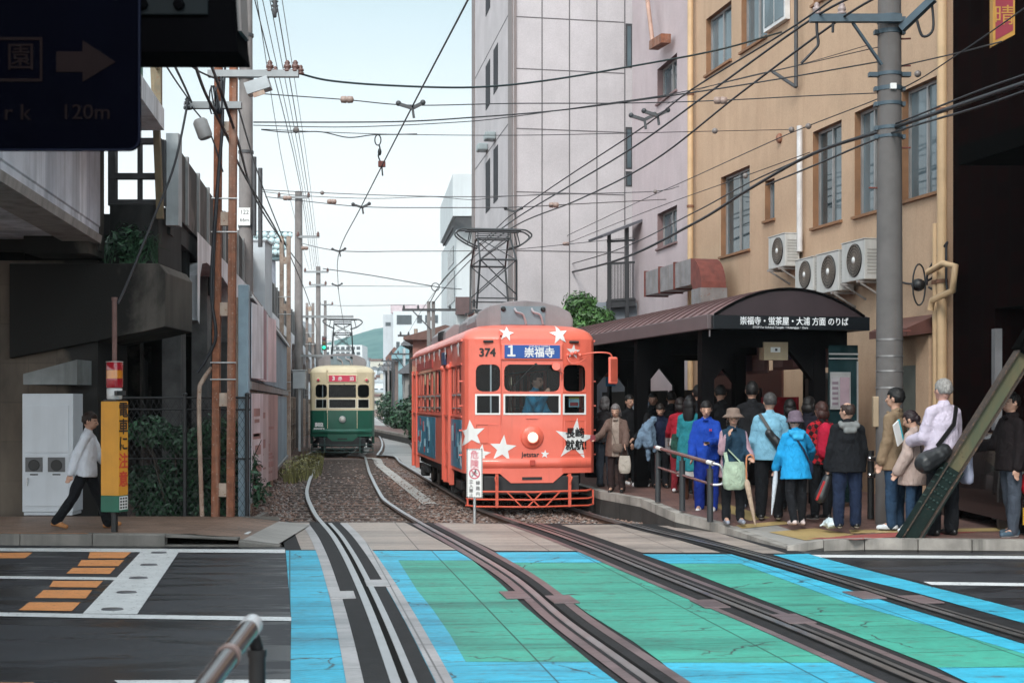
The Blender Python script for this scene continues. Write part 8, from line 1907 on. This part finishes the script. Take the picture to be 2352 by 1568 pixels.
t = at_person(om, 'messenger_bag', 'black messenger bag slung behind the tall man in lilac shirt', 'bag'); b = MB(); U = op_['U']; b.bar(U(-.11, .075, 1.415), U(-.02, .155, 1.22), .05, .012, 0, (0, 1, 0)); b.bar(U(-.02, .155, 1.22), U(.20, .17, .98), .05, .012, 0, (0, 1, 0)); b.build('bag_strap', K_SH[0], t); b = MB(); b.cap(U(.12, .18, .92), U(.32, .14, .80), .09, .12); me = union(b, .012, 2); wrinkle(me, .012, 1, 8); flat_part(me, 'bag_body', mat('bag_black', (.018, .019, .021)), t)
t = at_person(om, 'folded_map', 'cyan and white folded leaflet in the hands of the tall man', 'leaflet'); w = op_['wr'][1]+op_['hd'][1]*.12; b = MB(); b.M = MX.Translation(w+V((.08, -.02, .10))) @ MX.Rotation(R(25), 4, 'Z') @ MX.Rotation(R(25), 4, 'Y'); b.box(-.075, .075, -.008, .008, -.12, .14, 0); b.box(-.075, -.045, -.009, .009, -.121, .141, 1); b.build('leaflet', [M_WPAINT, mat('leaflet_cyan', (.03, .42, .52), .5)], t)
dm, dp2 = person(2322, 1231, 903, -75, 'man in black jacket and grey trousers at the right edge behind the green strut', C_('jacket_blackred', (.012, .008, .009)), GREYT, BL_SH, (.010, .008, .008), 'short', z=.15, aL=(0, 8, 12, 0), aR=(22, 10, 60, 0), tkind='jacket', hem=.78, thick=.03, lL=(4, 2), lR=(-6, 4))
t = at_person(dm, 'plastic_bag', 'translucent pale plastic bag hanging from the hand of the man at the right edge', 'bag'); w = dp2['wr'][-1]+dp2['hd'][-1]*.1; b = MB(); sac(b, (w.x, w.y-.02, w.z-.42), .24, .14, .40, 0, .75, top=.4); me_ = b.build('bag_body', mat('plastic_lilac', (.42, .44, .58), .3), t); wrinkle(me_.data, .015, 1.5, 1)
for x_, yf_, yt_, fc, lab_, tp_ in ((1500, 1108, 903, 20, 'dark figure under the shelter left of the denim jacket', (.010, .011, .014)), (1655, 1140, 886, 200, 'dark figure between the blue tracksuit and the bucket hat', (.02, .018, .02)),         (1858, 1168, 912, 160, 'shadowed person between the mauve hat and the houndstooth top', (.012, .012, .02))):
    person(x_, yf_, yt_, fc, lab_, C_('top_%d' % x_, tp_), BLACKT, KW_SH, (.010, .008, .008), ('thick', 'bob', 'short')[x_ % 3], head=(x_ % 50-25, 5), tkind='jacket', aL=(x_ % 30, 10, 30, 0))
# ---- tram driver
c_ = cos(rot); s_ = sin(rot); tl = lambda x, y: V((tram1.location.x+x*c_-y*s_, tram1.location.y+x*s_+y*c_, .86))
person(0, 0, 0, 62, 'tram driver in light blue shirt seated behind the orange tram windscreen', C_('shirt_driver', (.035, .26, .44), .12), NAVYT, K_SH, (.02, .015, .014), 'short', loc=tl(.06, -HL+.62), k=1.06, aL=(20, 10, 30, 0), aR=(35, 12, 115, 10), lL=(72, 72), lR=(74, 74), lean=12, thick=.03)
# ================================================================ air
b = MB(); b.box(-890, 890, -55, 1590, -1.1, 90)
hz_ = bpy.data.materials.new('haze_air'); hz_.use_nodes = True; t_ = hz_.node_tree; t_.nodes.remove(t_.nodes['Principled BSDF'])
pv = t_.nodes.new('ShaderNodeVolumePrincipled'); pv.inputs['Color'].default_value = (.80, .93, 1, 1); pv.inputs['Density'].default_value = .00028; pv.inputs['Anisotropy'].default_value = .2
t_.links.new(pv.outputs[0], t_.nodes['Material Output'].inputs['Volume'])
b.build('haze', hz_, kind='stuff', label='thin pale blue haze in the air down the street', cat='haze')
bpy.data.scenes.remove(SC2)
